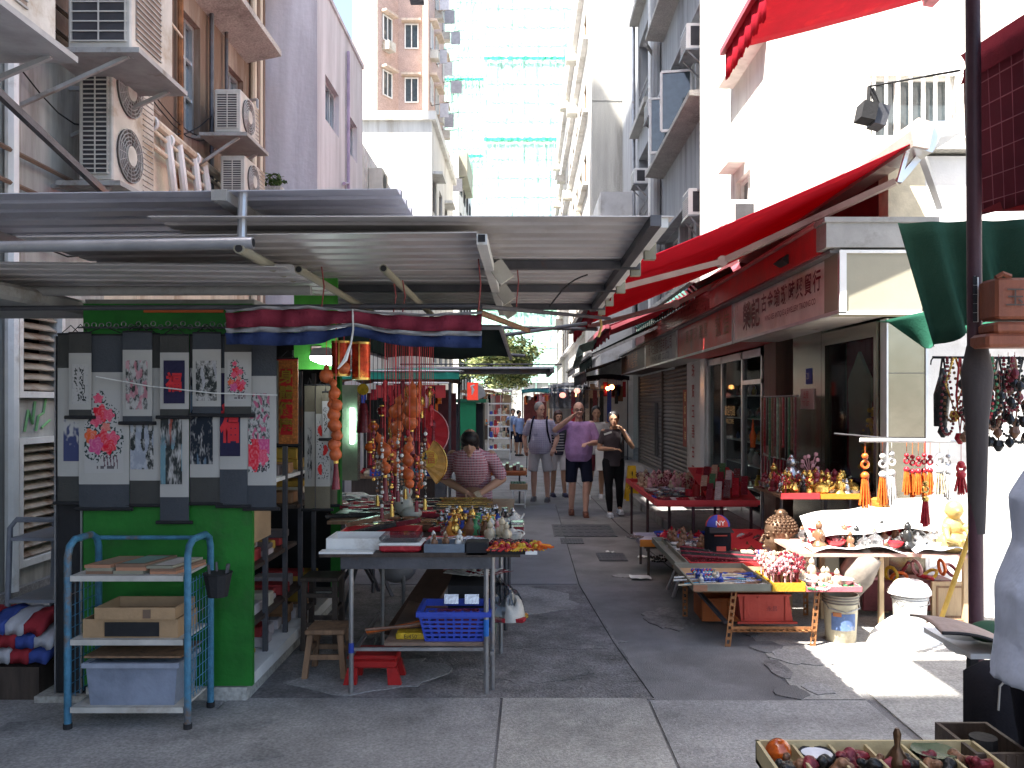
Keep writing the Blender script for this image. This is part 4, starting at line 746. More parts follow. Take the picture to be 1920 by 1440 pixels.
# canvas canopies behind
def canopy(label, x0, x1, y0, y1, z0, z1, m, drop=.0, seed=0):
    t = thing('canvas_canopy', label, 'canopy', (x0, y0, z0)); q = MB(); q.grid(lambda u, v: (x0 + (x1 - x0) * u, y0 + (y1 - y0) * v, z0 + (z1 - z0) * v + .03 * math.sin(u * 9 + seed) * math.sin(v * 7)), 16, 10, (0, 0, -.008)); q.build('sheet', m, t, 'all')
    if drop: q = MB(); q.grid(lambda u, v: (x0 + (x1 - x0) * u, y0 + .01 * math.sin(u * 40), z0 - drop * v), 20, 1, (0, .006, 0)); q.build('valance', m, t)
    q = MB(); [q.cyl((x, y0, z0 - .02), (x, y1, z1 - .02), .018, n=6) for x in (x0, x1)]; q.cyl((x0, y0, z0 - .02), (x1, y0, z0 - .02), .018, n=6); q.build('frame', steel, t); return t
canopy('dark green canvas canopy behind the striped banner', -1.6, -.17, 5.9, 9.9, 2.29, 2.28, grn_dk, 0)
canopy('bright green canvas canopy over the second stall on the left', -2.5, -.9, 11.6, 13.5, 2.2, 2.26, fab('sea_green_canvas', (.03, .22, .16)), .13, 2)
pass
roof('weathered flat roof sheet across the lane beyond the green canopy', mat('roof_sheet_dark', (.2, .2, .21), .5, .5, stain=(.35, .34, .33), st=.4), -1.9, .42, 12.2, 14.6, 2.24, 0, (12.4,), (.38,))
pole('metal_pole', (-1.5, 9.6, 2.62), (.8, 9.4, 2.56), .02, steel_dk, 'dark rail crossing the lane below the long roof sheet', False)
pole('metal_pole', (-1.2, 10.6, 2.42), (.0, 10.4, 2.32), .02, steel_dk, 'lower dark rail beyond the banner end', False)
pole('metal_pole', (-.6, 8.3, 2.35), (.62, 8.6, 2.55), .018, steel_dk, 'slanting dark rail beside the dark green canopy', False)

# ================================================================= RIGHT FOREGROUND CANOPY, TARPS, UMBRELLA POLE
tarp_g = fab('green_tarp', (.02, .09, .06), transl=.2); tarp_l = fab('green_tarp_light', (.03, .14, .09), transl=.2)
def drape(label, pts, m, n=16, folds=9, amp=.03, name='tarpaulin'):
    """cloth hung between a top line and a bottom line, with vertical folds; pts = top-left, top-right, bottom-right, bottom-left (px,py,Y)"""
    W = [V((X(a, y), y, Z(b, y))) for a, b, y in pts]
    q = MB(); q.grid(lambda u, v: (W[0].lerp(W[1], u)).lerp(W[3].lerp(W[2], u), v) + V((0, amp * math.sin(u * folds * 2) * (.3 + v), .015 * math.sin(u * folds * 2 + 1) * v)), n * 2, n // 2, (0, .006, 0)); return one(q, name, m, label, 'tarpaulin', smooth='all')
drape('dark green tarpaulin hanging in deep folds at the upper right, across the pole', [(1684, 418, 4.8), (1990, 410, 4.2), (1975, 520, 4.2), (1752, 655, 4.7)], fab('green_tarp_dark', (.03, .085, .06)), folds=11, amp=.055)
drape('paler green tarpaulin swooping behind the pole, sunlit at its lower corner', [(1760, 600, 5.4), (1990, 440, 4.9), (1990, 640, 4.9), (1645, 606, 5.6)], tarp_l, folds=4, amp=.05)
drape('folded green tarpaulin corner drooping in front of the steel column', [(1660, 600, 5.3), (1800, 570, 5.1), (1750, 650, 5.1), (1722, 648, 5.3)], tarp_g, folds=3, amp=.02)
mesh = thing('mesh_canopy', 'maroon mesh curtain with square grid at the upper right', 'canopy', (X(1810, 4.1), 4.1, 2.5))
mw = [V((X(a, y), y, Z(b, y))) for a, b, y in ((1808, 130, 4.3), (2120, -60, 3.1), (2120, 330, 3.1), (1822, 408, 4.3))]
q = MB(); q.grid(lambda u, v: mw[0].lerp(mw[1], u).lerp(mw[3].lerp(mw[2], u), v) + V((0, .012 * math.sin(u * 14 + v * 3), 0)), 20, 10, (.0, .01, 0)); q.build('mesh_cloth', fab('maroon_mesh', (.17, .035, .05), transl=.3), mesh, 'all')
for k in range(12):
    q = MB(); a = mw[0].lerp(mw[1], k / 12); b = mw[3].lerp(mw[2], k / 12); q.cyl(a + V((0, -.02, 0)), b + V((0, -.02, 0)), .0035, n=4); q.build('grid_line', mat('grid_pink', (.36, .10, .13), .7), mesh)
for k in range(7):
    q = MB(); a = mw[0].lerp(mw[3], k / 6.5); b = mw[1].lerp(mw[2], k / 6.5); q.cyl(a + V((0, -.02, 0)), b + V((0, -.02, 0)), .0035, n=4); q.build('grid_line', mat('grid_pink', (.36, .10, .13), .7), mesh)
q = MB(); q.grid(lambda u, v: mw[0].lerp(mw[1], u) + V((-.02, -.05 * math.sin(v * 3.14), .07 - .15 * v)), 10, 6); q.build('rolled_hem', red_dk, mesh, 'all')
q = MB(); q.grid(lambda u, v: V((X(1835, 4.2), 4.2, Z(412, 4.2))).lerp(V((X(2150, 3.1), 3.1, Z(410, 3.1))), u) + V((0, -.1 * v * 0, .04 + .09 * v * u * 3)), 8, 3, (0, .01, 0)); q.build('under_flap', fab('pink_red_flap', (.35, .05, .06), transl=.4), mesh, 'all')
um = thing('closed_umbrella', 'closed grey brown market umbrella on a maroon pole at the right', 'umbrella', (X(1832, 3.9), 3.9, 0)); xu = X(1832, 3.9)
q = MB(); q.cyl((xu, 3.9, 0), (xu - .02, 3.9, 3.75), .032, n=12); q.build('pole', mat('maroon_pole', (.06, .025, .035), .5, var=.2), um, True)
q = MB(); q.lathe((xu, 3.9, 0), [(.035, Z(640, 3.9)), (.045, Z(650, 3.9)), (.068, Z(700, 3.9)), (.062, Z(735, 3.9)), (.048, Z(790, 3.9)), (.042, Z(900, 3.9)), (.034, Z(1000, 3.9))], 14); q.build('furled_canopy', mat('grey_brown_canvas', (.05, .042, .042), .9, var=.25, streak=True), um, True)
q = MB(); q.box(xu - .034, xu - .028, 3.86, 3.87, Z(605, 3.9), Z(520, 3.9)); q.box(xu - .032, xu - .012, 3.862, 3.87, Z(605, 3.9), Z(522, 3.9)); q.build('label_strip', white_pt, um)
for k in range(5): text('▌', .04, black, 'lettering', um, (xu - .022, 3.86, Z(530 + k * 17, 3.9)), (1, 0, 0))
# hanging wooden plaque ornament at the right edge
t = thing('carved_hanger', 'reddish brown stepped timber ornament hanging at the right edge', 'ornament', (X(1895, 3.7), 3.7, Z(650, 3.7))); wr = mat('red_wood', (.20, .06, .03), .55, var=.3, streak=True)
for a, b, c, d in ((1868, 1990, 520, 598), (1866, 1990, 603, 625), (1850, 1990, 625, 650)):
    q = MB(); q.bevbox(X(a, 3.7), X(b, 3.7), 3.7, 3.85, Z(d, 3.7), Z(c, 3.7), .012); q.build('tier', wr, t)
q = MB(); q.tube([(X(1872, 3.7), 3.72, Z(520, 3.7)), (X(1885, 3.7), 3.72, Z(512, 3.7)), (X(1900, 3.7), 3.72, Z(518, 3.7))], .012, 5); q.build('carving', wr, t)
text('玉', .09, wood_dk, 'lettering', t, (X(1902, 3.7), 3.695, Z(560, 3.7)), (1, 0, 0))
# speaker / spotlight on a rod, top right
t = thing('hanging_spotlight', 'black twin spotlight hanging from a thin rod against the bright wall', 'light', (X(1635, 5), 5, Z(240, 5)))
q = MB(); q.cyl((X(1630, 5), 5, Z(162, 5)), (X(1800, 4.3), 4.3, Z(132, 4.3)), .006, n=6); q.build('rod', black, t)
q = MB(); q.tube([(X(1630, 5), 5, Z(162, 5)), (X(1648, 5), 5, Z(205, 5)), (X(1626, 5), 5, Z(220, 5)), (X(1630, 5), 5, Z(162, 5))], .012, 5); q.tube([(X(1636, 5), 5, Z(165, 5)), (X(1655, 5), 5.02, Z(205, 5))], .01, 5); q.build('yoke', black, t)
q = MB(); q.obox((X(1624, 5), 5, Z(212, 5)), (.085, .12, .1), Matrix.Rotation(R(12), 3, 'Y')); q.build('lamp_head', black, t); q = MB(); q.obox((X(1650, 5), 5.02, Z(218, 5)), (.07, .12, .12), Matrix.Rotation(R(15), 3, 'Y')); q.build('lamp_head', steel_dk, t)
# ================================================================= GREEN BOOTH
green = mat('booth_green', (.016, .155, .02), .55, var=.3, scale=3, stain=(.035, .10, .03), st=.42, bump=.15, bs=30)
bo = thing('market_booth', 'bright green market booth with scroll paintings on its front and an open shelved side', 'booth', (-2.1, 5.0, 0))
q = MB(); q.box(-2.59, -1.6, 5.0, 5.04, .09, 2.33); q.build('front_panel', green, bo)
q = MB(); q.box(-2.57, -1.63, 4.99, 7.4, 0, .085); q.build('plinth', conc, bo)
q = MB(); q.box(-1.85, -1.6, 5.05, 7.35, .09, .16); q.build('sill_board', white_pt, bo)
q = MB(); q.box(-2.57, -2.53, 5.04, 7.4, .09, 2.33); q.box(-2.53, -1.62, 7.35, 7.4, .09, 2.33); q.build('back_panel', black, bo)
q = MB(); q.box(-1.66, -1.58, 7.28, 7.36, .09, 2.5); q.build('rear_post', green, bo)
q = MB(); q.box(-1.60, -1.30, 5.9, 5.93, 1.98, 2.62); q.build('upper_green_board', mat('bright_green', (.08, .38, .05), .5), bo)
q = MB(); q.box(-1.475, -1.41, 5.885, 5.898, 2.08, 2.14); q.build('number_label', cm((.6, .45, .4)), bo); text('2843', .04, cm((.4, .05, .05)), 'lettering', bo, (-1.44, 5.88, 2.11), (1, 0, 0))
q = MB(); q.box(-2.6, -1.6, 5.04, 7.4, 2.33, 2.36); q.build('booth_roof', ac_grey, bo)
q = MB(); q.box(-1.64, -1.35, 6.0, 6.9, 2.02, 2.12); q.build('pelmet', mat('pale_pelmet', (.35, .37, .36), .7), bo)
for z, y0, y1 in ((.38, 5.1, 6.6), (.72, 5.1, 6.2), (1.22, 5.3, 7.1), (.98, 6.2, 7.3)):
    q = MB(); q.box(-2.5, -1.66, y0, y1, z, z + .025); q.build('shelf', white_pt if z > 1 else wood_dk, bo)
for yy in (5.45, 5.9, 6.3, 6.7): q = MB(); q.box(-1.68, -1.65, yy, yy + .03, .16, 1.98); q.build('upright', steel_dk, bo)
q = MB(); q.box(-1.665, -1.64, 5.06, 5.5, 1.0 - .1, 1.35 - .1); q.build('hanging_card', card, bo)
rr = random.Random(77)
bookcols = [(cm((.35, .04, .04)), 'red'), (cm((.5, .45, .35)), 'cream'), (cm((.12, .1, .1)), 'black'), (cm((.3, .16, .08)), 'brown'), (cm((.45, .4, .4)), 'pale'), (cm((.45, .28, .05)), 'mustard')]
SHN = {.405: 'second shelf from the ground', .745: 'third shelf from the ground', .165: 'bottom sill', 1.245: 'top white shelf', 1.005: 'short rear shelf'}
for z, y0, y1 in ((.405, 5.15, 6.5), (.745, 5.15, 6.1), (.165, 5.3, 6.9), (1.245, 5.4, 7.0), (1.005, 6.3, 7.2)):
    y = y0
    while y < y1:
        w_ = rr.uniform(.1, .2); h = rr.uniform(.03, .09)
        for k in range(rr.randint(1, 3)):
            bm_, bn_ = rr.choice(bookcols); b = one(MB().bevbox(-1.98 + rr.uniform(-.03, .03), -1.7 + rr.uniform(-.03, .02), y, y + w_, z + k * h + .001 * k, z + (k + 1) * h, .006), 'booth_box', bm_, f'small {bn_} flat box on the {SHN[z]} of the green booth', 'box', f'{bn_} boxes on the {SHN[z]}')
        y += w_ + rr.uniform(.01, .1)
# black cabinet edge, trolley, blue bin, bags at the far left
q = MB(); q.box(-2.745, -2.6, 5.0, 5.5, .05, 2.14); cb = one(q, 'black_cabinet', black, 'tall narrow black cabinet between the louvred wall and the green booth', 'cabinet')
for x in (-2.752, -2.6): q = MB(); q.box(x, x + .008, 4.985, 5.0, .05, 2.14); q.build('edge_strip', steel, cb)
q = MB(); q.box(-2.85, -2.55, 4.95, 5.4, 0, .045); one(q, 'base_block', conc, 'pale concrete block under the black cabinet', 'block')
t = thing('grey_trolley', 'grey tubular trolley partly cut off at the left edge', 'trolley', (-3.1, 5.3, 0))
q = MB(); q.tube([(-3.2, 5.25, .02), (-3.17, 5.25, .98), (-3.13, 5.25, 1.03), (-2.75, 5.25, 1.03)], .017, 8); q.build('tube_frame', mat('trolley_grey', (.16, .17, .20), .4), t, True)
q = MB(); q.tube([(-3.2, 5.75, .02), (-3.17, 5.75, .98), (-3.13, 5.75, 1.03), (-2.75, 5.75, 1.03)], .017, 8); q.build('tube_frame', mat('trolley_grey', (.16, .17, .20), .4), t, True)
for z in (.9, .52): q = MB(); q.box(-3.17, -2.76, 5.24, 5.78, z, z + .02); q.build('shelf', mat('trolley_grey', (.16, .17, .20), .4), t)
q = MB(); q.lathe((-2.87, 5.5, .921), [(.09, 0), (.12, .3), (.13, .31)], 4, Matrix.Rotation(R(45), 3, 'Z')); one(q, 'waste_bin', cm((.02, .03, .4), .4), 'blue plastic bin standing on the grey trolley', 'bin')
def cloth_heap(name, label, c, rx, ry, h, m, cat, seed=1, seg=14):
    q = MB(); q.grid(lambda u, v: (c[0] + rx * math.cos(6.2832 * u) * math.sin(1.57 * v + .02) * (1 + .15 * noise.noise(V((u * 5, v * 3, seed)))), c[1] + ry * math.sin(6.2832 * u) * math.sin(1.57 * v + .02), c[2] + h * math.cos(1.57 * v) * (1 + .5 * noise.noise(V((math.cos(u * 6.28) * 2, math.sin(u * 6.28) * 2 + v * 3, seed * 3.1))))), seg * 2, seg)
    return one(q, name, m, label, cat, smooth='all')
stripes = [fab('bag_red', (.28, .03, .04)), fab('bag_blue', (.05, .08, .28)), fab('bag_white', (.42, .42, .45))]
for k, (dx, dz) in enumerate(((0, 0), (.03, .09), (-.03, .17))):
    t = thing('folded_bag', ['lowest', 'middle', 'topmost'][k] + ' red white blue striped nylon bag in the heap under the trolley', 'bag', (-3.05 + dx, 5.1, .22 + dz)); q = MB()
    for j in range(5): q.mi = (j + k) % 3; q.grid(lambda u, v: (-3.35 + dx + .55 * u, 5.0 + .42 * v, .28 + dz + .03 * math.sin(u * 9 + k) + .045 * math.sin(3.14 * v) - j * .002 + .018 * noise.noise(V((u * 8, v * 8, j + k)))) if False else (-3.35 + dx + .11 * (j + u), 5.0 + .42 * v + .02 * math.sin(u * 5), .28 + dz + .05 * math.sin(3.14 * v) + .025 * noise.noise(V(((j + u) * 2, v * 6, k)))), 4, 8, (0, 0, -.06))
    q.build('striped_fabric', stripes, t, 'all')
q = MB(); q.box(-3.4, -2.85, 5.0, 5.45, .0, .2); one(q, 'timber_crate', wood_dk, 'dark crate under the heap of striped bags', 'crate')

# ================================================================= BLUE RACK
blue_t = mat('blue_tube', (.05, .17, .27), .5, var=.4, scale=12, stain=(.16, .10, .06), st=.4, bump=.3)
rk = thing('wire_side_rack', 'blue tubular rack with three pale shelves and mesh sides in front of the booth', 'rack', (-2.12, 4.7, 0))
for x in (-2.44, -1.8):
    q = MB(); q.tube([(x, 4.55, .0), (x, 4.55, .93), (x, 4.57, .98), (x, 4.62, 1.01), (x, 4.80, 1.01), (x, 4.86, .98), (x, 4.88, .93), (x, 4.88, .0)], .019, 10); q.build('end_frame', blue_t, rk, True)
    q = MB(); q.cyl((x, 4.55, 0), (x, 4.55, .04), .023, n=10); q.cyl((x, 4.88, 0), (x, 4.88, .04), .023, n=10); q.build('rubber_foot', black, rk)
    q = MB(); [q.cyl((x, 4.58 + k * .045, .16), (x, 4.58 + k * .045, .8), .0025, n=4) for k in range(7)]; [q.cyl((x, 4.56, .18 + k * .06), (x, 4.87, .18 + k * .06), .0025, n=4) for k in range(11)]; q.build('wire_mesh', blue_t, rk)
for z in (.83, .49, .13): q = MB(); q.box(-2.42, -1.82, 4.54, 4.88, z - .012, z); q.box(-2.42, -1.82, 4.535, 4.545, z - .03, z); q.build('shelf', mat('rack_shelf', (.48, .46, .42), .7, stain=(.3, .25, .2), st=.4), rk)
q = MB(); q.cyl((-2.44, 4.87, .98), (-1.8, 4.87, .98), .012, n=8); q.build('rear_rail', blue_t, rk)
for k, (x0, x1, h, l) in enumerate(((-2.36, -2.22, .05, 'left of three stacks of brown books on the rack top shelf'), (-2.2, -2.04, .055, 'middle stack of greenish books on the rack top shelf'), (-2.02, -1.88, .045, 'right stack of white and red books on the rack top shelf'))):
    t = thing('book_stack', l, 'books', (x0, 4.6, .831)); r2 = random.Random(k)
    for j in range(3):
        dx = r2.uniform(-.01, .01); q = MB(); z = .8315 + j * h / 3; q.prism([(x0 + dx, 4.57, z), (x1 + dx, 4.57, z), (x1 + dx + .06, 4.84, z), (x0 + dx + .06, 4.84, z)], (0, 0, h / 3 - .001)); q.build('book', [cm((.2, .12, .08)), cm((.25, .24, .18)), cm((.4, .2, .12))][(j + k) % 3], t)
    q = MB(); q.prism([(x0 + .03, 4.59, .8325 + h), (x1 - .01, 4.59, .8325 + h), (x1 + .04, 4.8, .8325 + h), (x0 + .07, 4.8, .8325 + h)], (0, 0, .001)); q.build('cover_print', [cm((.28, .2, .14)), cm((.16, .25, .22)), cm((.5, .45, .42))][k], t)
def ring(mb, x0, x1, y0, y1, z0, z1, t): mb.box(x0, x1, y0, y0 + t, z0, z1); mb.box(x0, x1, y1 - t, y1, z0, z1); mb.box(x0, x0 + t, y0 + t, y1 - t, z0, z1); mb.box(x1 - t, x1, y0 + t, y1 - t, z0, z1)
def openbox(mb, x0, x1, y0, y1, z0, z1, t=.008): mb.box(x0, x1, y0, y0 + t, z0, z1); mb.box(x0, x1, y1 - t, y1, z0, z1); mb.box(x0, x0 + t, y0 + t, y1 - t, z0, z1); mb.box(x1 - t, x1, y0 + t, y1 - t, z0, z1); mb.box(x0 + t, x1 - t, y0 + t, y1 - t, z0, z0 + t)
t = thing('cardboard_box', 'flattened brown cardboard tray on the rack middle shelf', 'box', (-2.15, 4.6, .49)); q = MB(); openbox(q, -2.37, -1.86, 4.57, 4.84, .491, .59); q.build('tray', card, t); q = MB(); q.box(-2.25, -1.96, 4.562, 4.569, .5, .575); q.build('dark_panel', black, t)
t = thing('cardboard_box', 'upper cardboard lid stacked on the brown tray', 'box', (-2.12, 4.6, .59)); q = MB(); openbox(q, -2.3, -1.87, 4.555, 4.83, .592, .655); q.build('lid', card, t); q = MB(); q.box(-2.04, -2.0, 4.549, 4.554, .60, .645); q.build('print_mark', cm((.15, .1, .07)), t)
q = MB(); q.box(-2.36, -1.84, 4.56, 4.86, .385, .395); one(q, 'board', wood_md, 'dark board lying over the plastic storage bin', 'board')
t = thing('storage_bin', 'cloudy grey plastic storage bin on the rack bottom shelf', 'bin', (-2.1, 4.7, .13)); q = MB(); q.prism([(-2.33, 4.57, .131), (-1.88, 4.57, .131), (-1.86, 4.56, .35), (-2.35, 4.56, .35)], (0, .28, 0)); q.build('tub', mat('cloudy_plastic', (.22, .25, .32), .3, var=.3, scale=4), t); q = MB(); ring(q, -2.365, -1.845, 4.545, 4.855, .335, .36, .02); q.build('rim', mat('plastic_rim', (.3, .33, .4), .4), t)
t = thing('wire_basket', 'black basket of odds and ends hung on the rack side', 'basket', (-1.72, 4.7, .72)); q = MB(); q.lathe((-1.7, 4.72, .68), [(.06, 0), (.085, .12), (.09, .13)], 10, sx=.9); q.build('pan', black, t); q = MB(); [q.cyl((-1.7 + .04 * math.cos(k * 2), 4.72 + .04 * math.sin(k * 2), .72), (-1.7 + .06 * math.cos(k * 2), 4.72 + .05 * math.sin(k * 2), .86), .008, n=5) for k in range(4)]; o_ = q.build('contents', steel_dk, t)

# ================================================================= SCROLL PAINTINGS
vm = vcol_mat('scroll_print'); NZ = noise.noise
def picture(name, parent, x0, x1, y, z0, z1, fn, res=1 / 240., bulge=0):
    """flat print: a fine grid whose faces are coloured by fn(u, v), v = 0 at the foot"""
    nu = max(8, int((x1 - x0) / res)); nv = max(10, int((z1 - z0) / res)); q = MB(); q.grid(lambda u, v: (x0 + (x1 - x0) * u, y, z0 + (z1 - z0) * v), nu, nv)
    o = q.build(name, vm, parent); at = o.data.color_attributes.new('print', 'FLOAT_COLOR', 'CORNER'); buf = []
    for j in range(nv):
        for i in range(nu): c = fn((i + .5) / nu, (j + .5) / nv); buf += [*c, 1] * 4
    at.data.foreach_set('color', buf); return o
def mixc(a, b, t): t = max(0, min(1, t)); return tuple(x + (y - x) * t for x, y in zip(a, b))
PAPER = (.42, .41, .40)
def peony(seed, paper=PAPER, fl=None, asp=2.0):
    r = random.Random(seed); F = fl or [(.35, .9, .1, 0), (.42, .72, .17, 1), (.62, .7, .12, 0), (.3, .63, .12, 0), (.55, .55, .1, 2), (.15, .45, .14, 3), (.5, .4, .2, 1), (.72, .42, .14, 0), (.3, .33, .17, 4), (.62, .32, .15, 1)]
    C = [(.62, .06, .13), (.60, .01, .03), (.58, .16, .12), (.62, .1, .02), (.5, .06, .2)]
    def f(u, v):
        c = paper
        for k, (x, y, s, ci) in enumerate([(x_, y_, s_ * 1.35, c_) for x_, y_, s_, c_ in F]):
            dx, dy = u - x, (v - y) * asp; d = math.hypot(dx, dy); rr_ = s * (1.05 + .35 * NZ(V((u * 9, v * 9 * asp, seed + k))))
            if rr_ * .95 < d < rr_ * 1.45 and NZ(V((u * 16, v * 16 * asp, seed + 9))) > .06: c = (.03, .05, .05)
        for k, (x, y, s, ci) in enumerate([(x_, y_, s_ * 1.35, c_) for x_, y_, s_, c_ in F]):
            dx, dy = u - x, (v - y) * asp; d = math.hypot(dx, dy); a = math.atan2(dy, dx)
            if d < s * (.85 + .15 * math.sin(a * 5 + k)): c = mixc(C[ci], (.75, .45, .5), .35 * abs(math.sin(d / s * 9 + a * 2)) * (NZ(V((u * 14, v * 14, k))) + .5))
        if v < .22 and .45 < u < .85 and abs(math.sin(u * 38 + v * 9)) > .86 and v > .08: c = (.12, .06, .08)
        if .05 < v < .09 and .25 < u < .85 and NZ(V((u * 12, 3, seed))) > -.1: c = (.1, .09, .1)
        return c
    return f
def ink(seed, dark=(.03, .035, .035), tint=(.3, .3, .32), warm=None, sky=.25, frame=True, dens=0.0):
    def f(u, v):
        n = NZ(V((u * 5, v * 6, seed))) + .5 * NZ(V((u * 15, v * 17, seed + 3))) + .35 * NZ(V((u * 26, v * 34, seed + 5)))
        t = n + dens + .35 - abs(v - .45) * .5; c = mixc(PAPER, dark, t * 1.6 + .15)
        if NZ(V((u * 4, v * 2.2, seed + 11))) > sky: c = mixc(c, tint, .75)
        if warm and NZ(V((u * 5, v * 5, seed + 17))) > .18: c = mixc(c, warm, .65)
        return c
    return f
def tree_ink(seed):
    def f(u, v):
        d = abs(u - .5 - .12 * math.sin(v * 7)); n = NZ(V((u * 14, v * 16, seed)))
        return (.04, .045, .045) if (n > .0 and d < .3 and .08 < v < .92 and NZ(V((u * 4, v * 6, seed + 2))) > -.25) else (PAPER if n < .3 else (.35, .35, .35))
    return f
grey_silk = [fab('scroll_silk_grey', (.06, .06, .057)), fab('scroll_silk_blue', (.062, .068, .078))]
def scroll(label, px0, px1, ytop, yp0, yp1, yb, Y, silk, pic=None, margin=(.12, .12, .14, .08), word=None, wordcol=(.5, .02, .03), grp=None, cat='scroll painting'):
    x0, x1 = X(px0, Y), X(px1, Y); zt, za, zb, zz = Z(ytop, Y), Z(yp0, Y), Z(yp1, Y), Z(yb, Y); t = thing('scroll_painting', label, cat, ((x0 + x1) / 2, Y, zz), grp)
    bow = lambda u: .004 * math.sin(3.14 * u)
    for nm, a, b, m in (('silk_top', za, zt, silk), ('silk_foot', zz + .012, zb, silk), ('paper', zb, za, mat('scroll_paper', (.40, .39, .37), .9, var=.06, bump=.05))):
        q = MB(); q.grid(lambda u, v: (x0 + (x1 - x0) * u, Y - bow(u), a + (b - a) * v), 6, 4, (0, .003, 0)); q.build(nm, m, t)
    q = MB(); q.cyl((x0 - .022, Y, zz + .008), (x1 + .022, Y, zz + .008), .011, n=10); q.build('roller', black, t); q = MB(); q.cyl((x0, Y, zt), (x1, Y, zt), .006, n=8); q.build('hanging_rod', black, t)
    q = MB(); q.tube([(x0 + .02, Y, zt), ((x0 + x1) / 2, Y + .005, zt + .05), (x1 - .02, Y, zt)], .003, 4); q.build('cord', black, t)
    if pic: W, H = x1 - x0, za - zb; l, r, tp, bt = margin; picture('painting', t, x0 + W * l, x1 - W * r, Y - .006, zb + H * bt, za - H * tp, pic)
    if word:
        W, H = x1 - x0, za - zb; l, r, tp, bt = margin; q = MB(); q.box(x0 + W * l, x1 - W * r, Y - .0065, Y - .005, zb + H * bt, za - H * tp); q.build('dark_ground', mat('navy_ground', (.018, .016, .05), .8), t)
        text(word[0], word[1], cm(wordcol), 'lettering', t, ((x0 + x1) / 2 - W * (r - l) / 2, Y - .006, zb + H * (bt + (1 - tp - bt) * word[2])), (1, 0, 0), bold=.04, depth=.002, sx=word[3])
    return t
g0, g1 = grey_silk
Yb, Ym = 4.955, 4.93
scroll('leftmost large scroll, blue lake landscape half hidden behind the peony scroll', 108, 156, 626, 690, 893, 946, Yb + .012, g0, lambda u, v: mixc((.05, .06, .14), PAPER, (v - .55) * 4 + 2.0 * NZ(V((u * 6, v * 9, 2)))), (.25, .02, .16 + .3, .14))
scroll('largest scroll, pink and red peonies over ink leaves', 148, 242, 628, 698, 908, 957, Yb, g1, peony(4), (.12, .1, .16, .10))
scroll('large scroll with a misty river landscape right of the big peonies', 243, 300, 626, 690, 901, 950, Yb + .01, g0, ink(21, tint=(.35, .38, .45), sky=.0, dens=.15), (.04, .2, .5, .1))
scroll('longest scroll, reddish cliffs above a blue torrent, lowest hanging', 300, 354, 628, 690, 932, 982, Yb - .008, g1, lambda u, v: mixc(ink(31, warm=(.4, .08, .05), dens=.2)(u, v), ink(33, tint=(.16, .3, .36), sky=.1, dens=.25)(u, v), (.45 - v) * 8), (.03, .22, .0, .1))
scroll('large scroll with a dark waterfall between mountains', 356, 412, 628, 690, 895, 947, Yb + .006, g0, ink(41, dark=(.015, .02, .03), tint=(.12, .18, .25), sky=.2, dens=.3), (.03, .22, .0, .12))
scroll('large scroll with a red gourd shaped blessing character on navy', 412, 464, 628, 690, 880, 952, Yb - .002, g1, None, (.02, .25, .05, .13), ('福', .23, .36, .48), (.50, .02, .03))
scroll('rightmost large scroll with red roses below ink branches', 463, 518, 632, 705, 910, 957, Yb + .004, g1, lambda u, v: (peony(8, fl=[(.45, .9, .3, 1), (.8, .95, .35, 4), (.25, .45, .34, 1), (.7, .42, .2, 0)], asp=1)(u, v * 2.2) if v < .42 else mixc(PAPER, (.05, .06, .06), 1.8 * (NZ(V((u * 9, v * 18, 3))) + .55 * NZ(V((u * 24, v * 44, 5)))) + .25) if NZ(V((u * 6, v * 12, 8))) < .2 else (.45, .12, .2)), (.06, .22, .16, .12))
scroll('small scroll with a dark ink plant, front row far left', 129, 171, 624, 662, 768, 785, Ym, g0, tree_ink(3), (.18, .1, .2, .1))
scroll('small scroll with a pinkish garden landscape, second in the front row', 230, 285, 622, 656, 780, 796, Ym - .004, g1, ink(52, warm=(.5, .2, .25), dens=-.05, sky=.35), (.12, .14, .16, .1))
scroll('small scroll with a red blessing character on a navy ground, centre of the front row', 300, 354, 628, 661, 767, 785, Ym, g0, None, (.14, .13, .14, .1), ('福', .115, .46, .8), (.50, .02, .03))
scroll('small scroll with a grey waterfall, right of the navy one', 361, 414, 624, 655, 762, 781, Ym - .003, g1, ink(61, tint=(.42, .42, .45), sky=.2, dens=.1), (.13, .13, .2, .1))
scroll('small peony scroll, rightmost of the front row', 421, 471, 628, 660, 762, 782, Ym, g0, peony(14), (.13, .1, .14, .1))
q = MB(); q.tube([(X(180, 4.9), 4.9, Z(706, 4.9)), (X(280, 4.9), 4.9, Z(724, 4.9)), (X(400, 4.9), 4.9, Z(737, 4.9)), (X(520, 4.9), 4.9, Z(741, 4.9))], .0035, 5); one(q, 'string', white_pt, 'pale string stretched across the front row of scrolls', 'string')
q = MB(); q.box(X(270, 4.98), X(418, 4.98), 4.975, 4.99, Z(586, 4.98), Z(577, 4.98)); one(q, 'orange_strip', mat('orange_paint', (.45, .09, .02), .6), 'orange strip on the green fascia above the scrolls', 'strip')
for k in range(22):
    x = -2.55 + k * .043; z = 2.2 + .01 * math.sin(k * 3)
    q = MB(); q.torus((x, 4.96, z), .014, .003, Matrix.Rotation(R(90), 3, 'X') @ Matrix.Rotation(k, 3, 'Z'), 8, 4); one(q, 'hook', steel, 'small wire hook on the rail above the scrolls', 'hook', 'hooks above the scrolls')
q = MB(); q.cyl((-2.6, 4.96, 2.187), (-1.6, 4.96, 2.187), .006, n=6); one(q, 'hanging_rail', steel_dk, 'thin rail that carries the scroll paintings', 'rail')
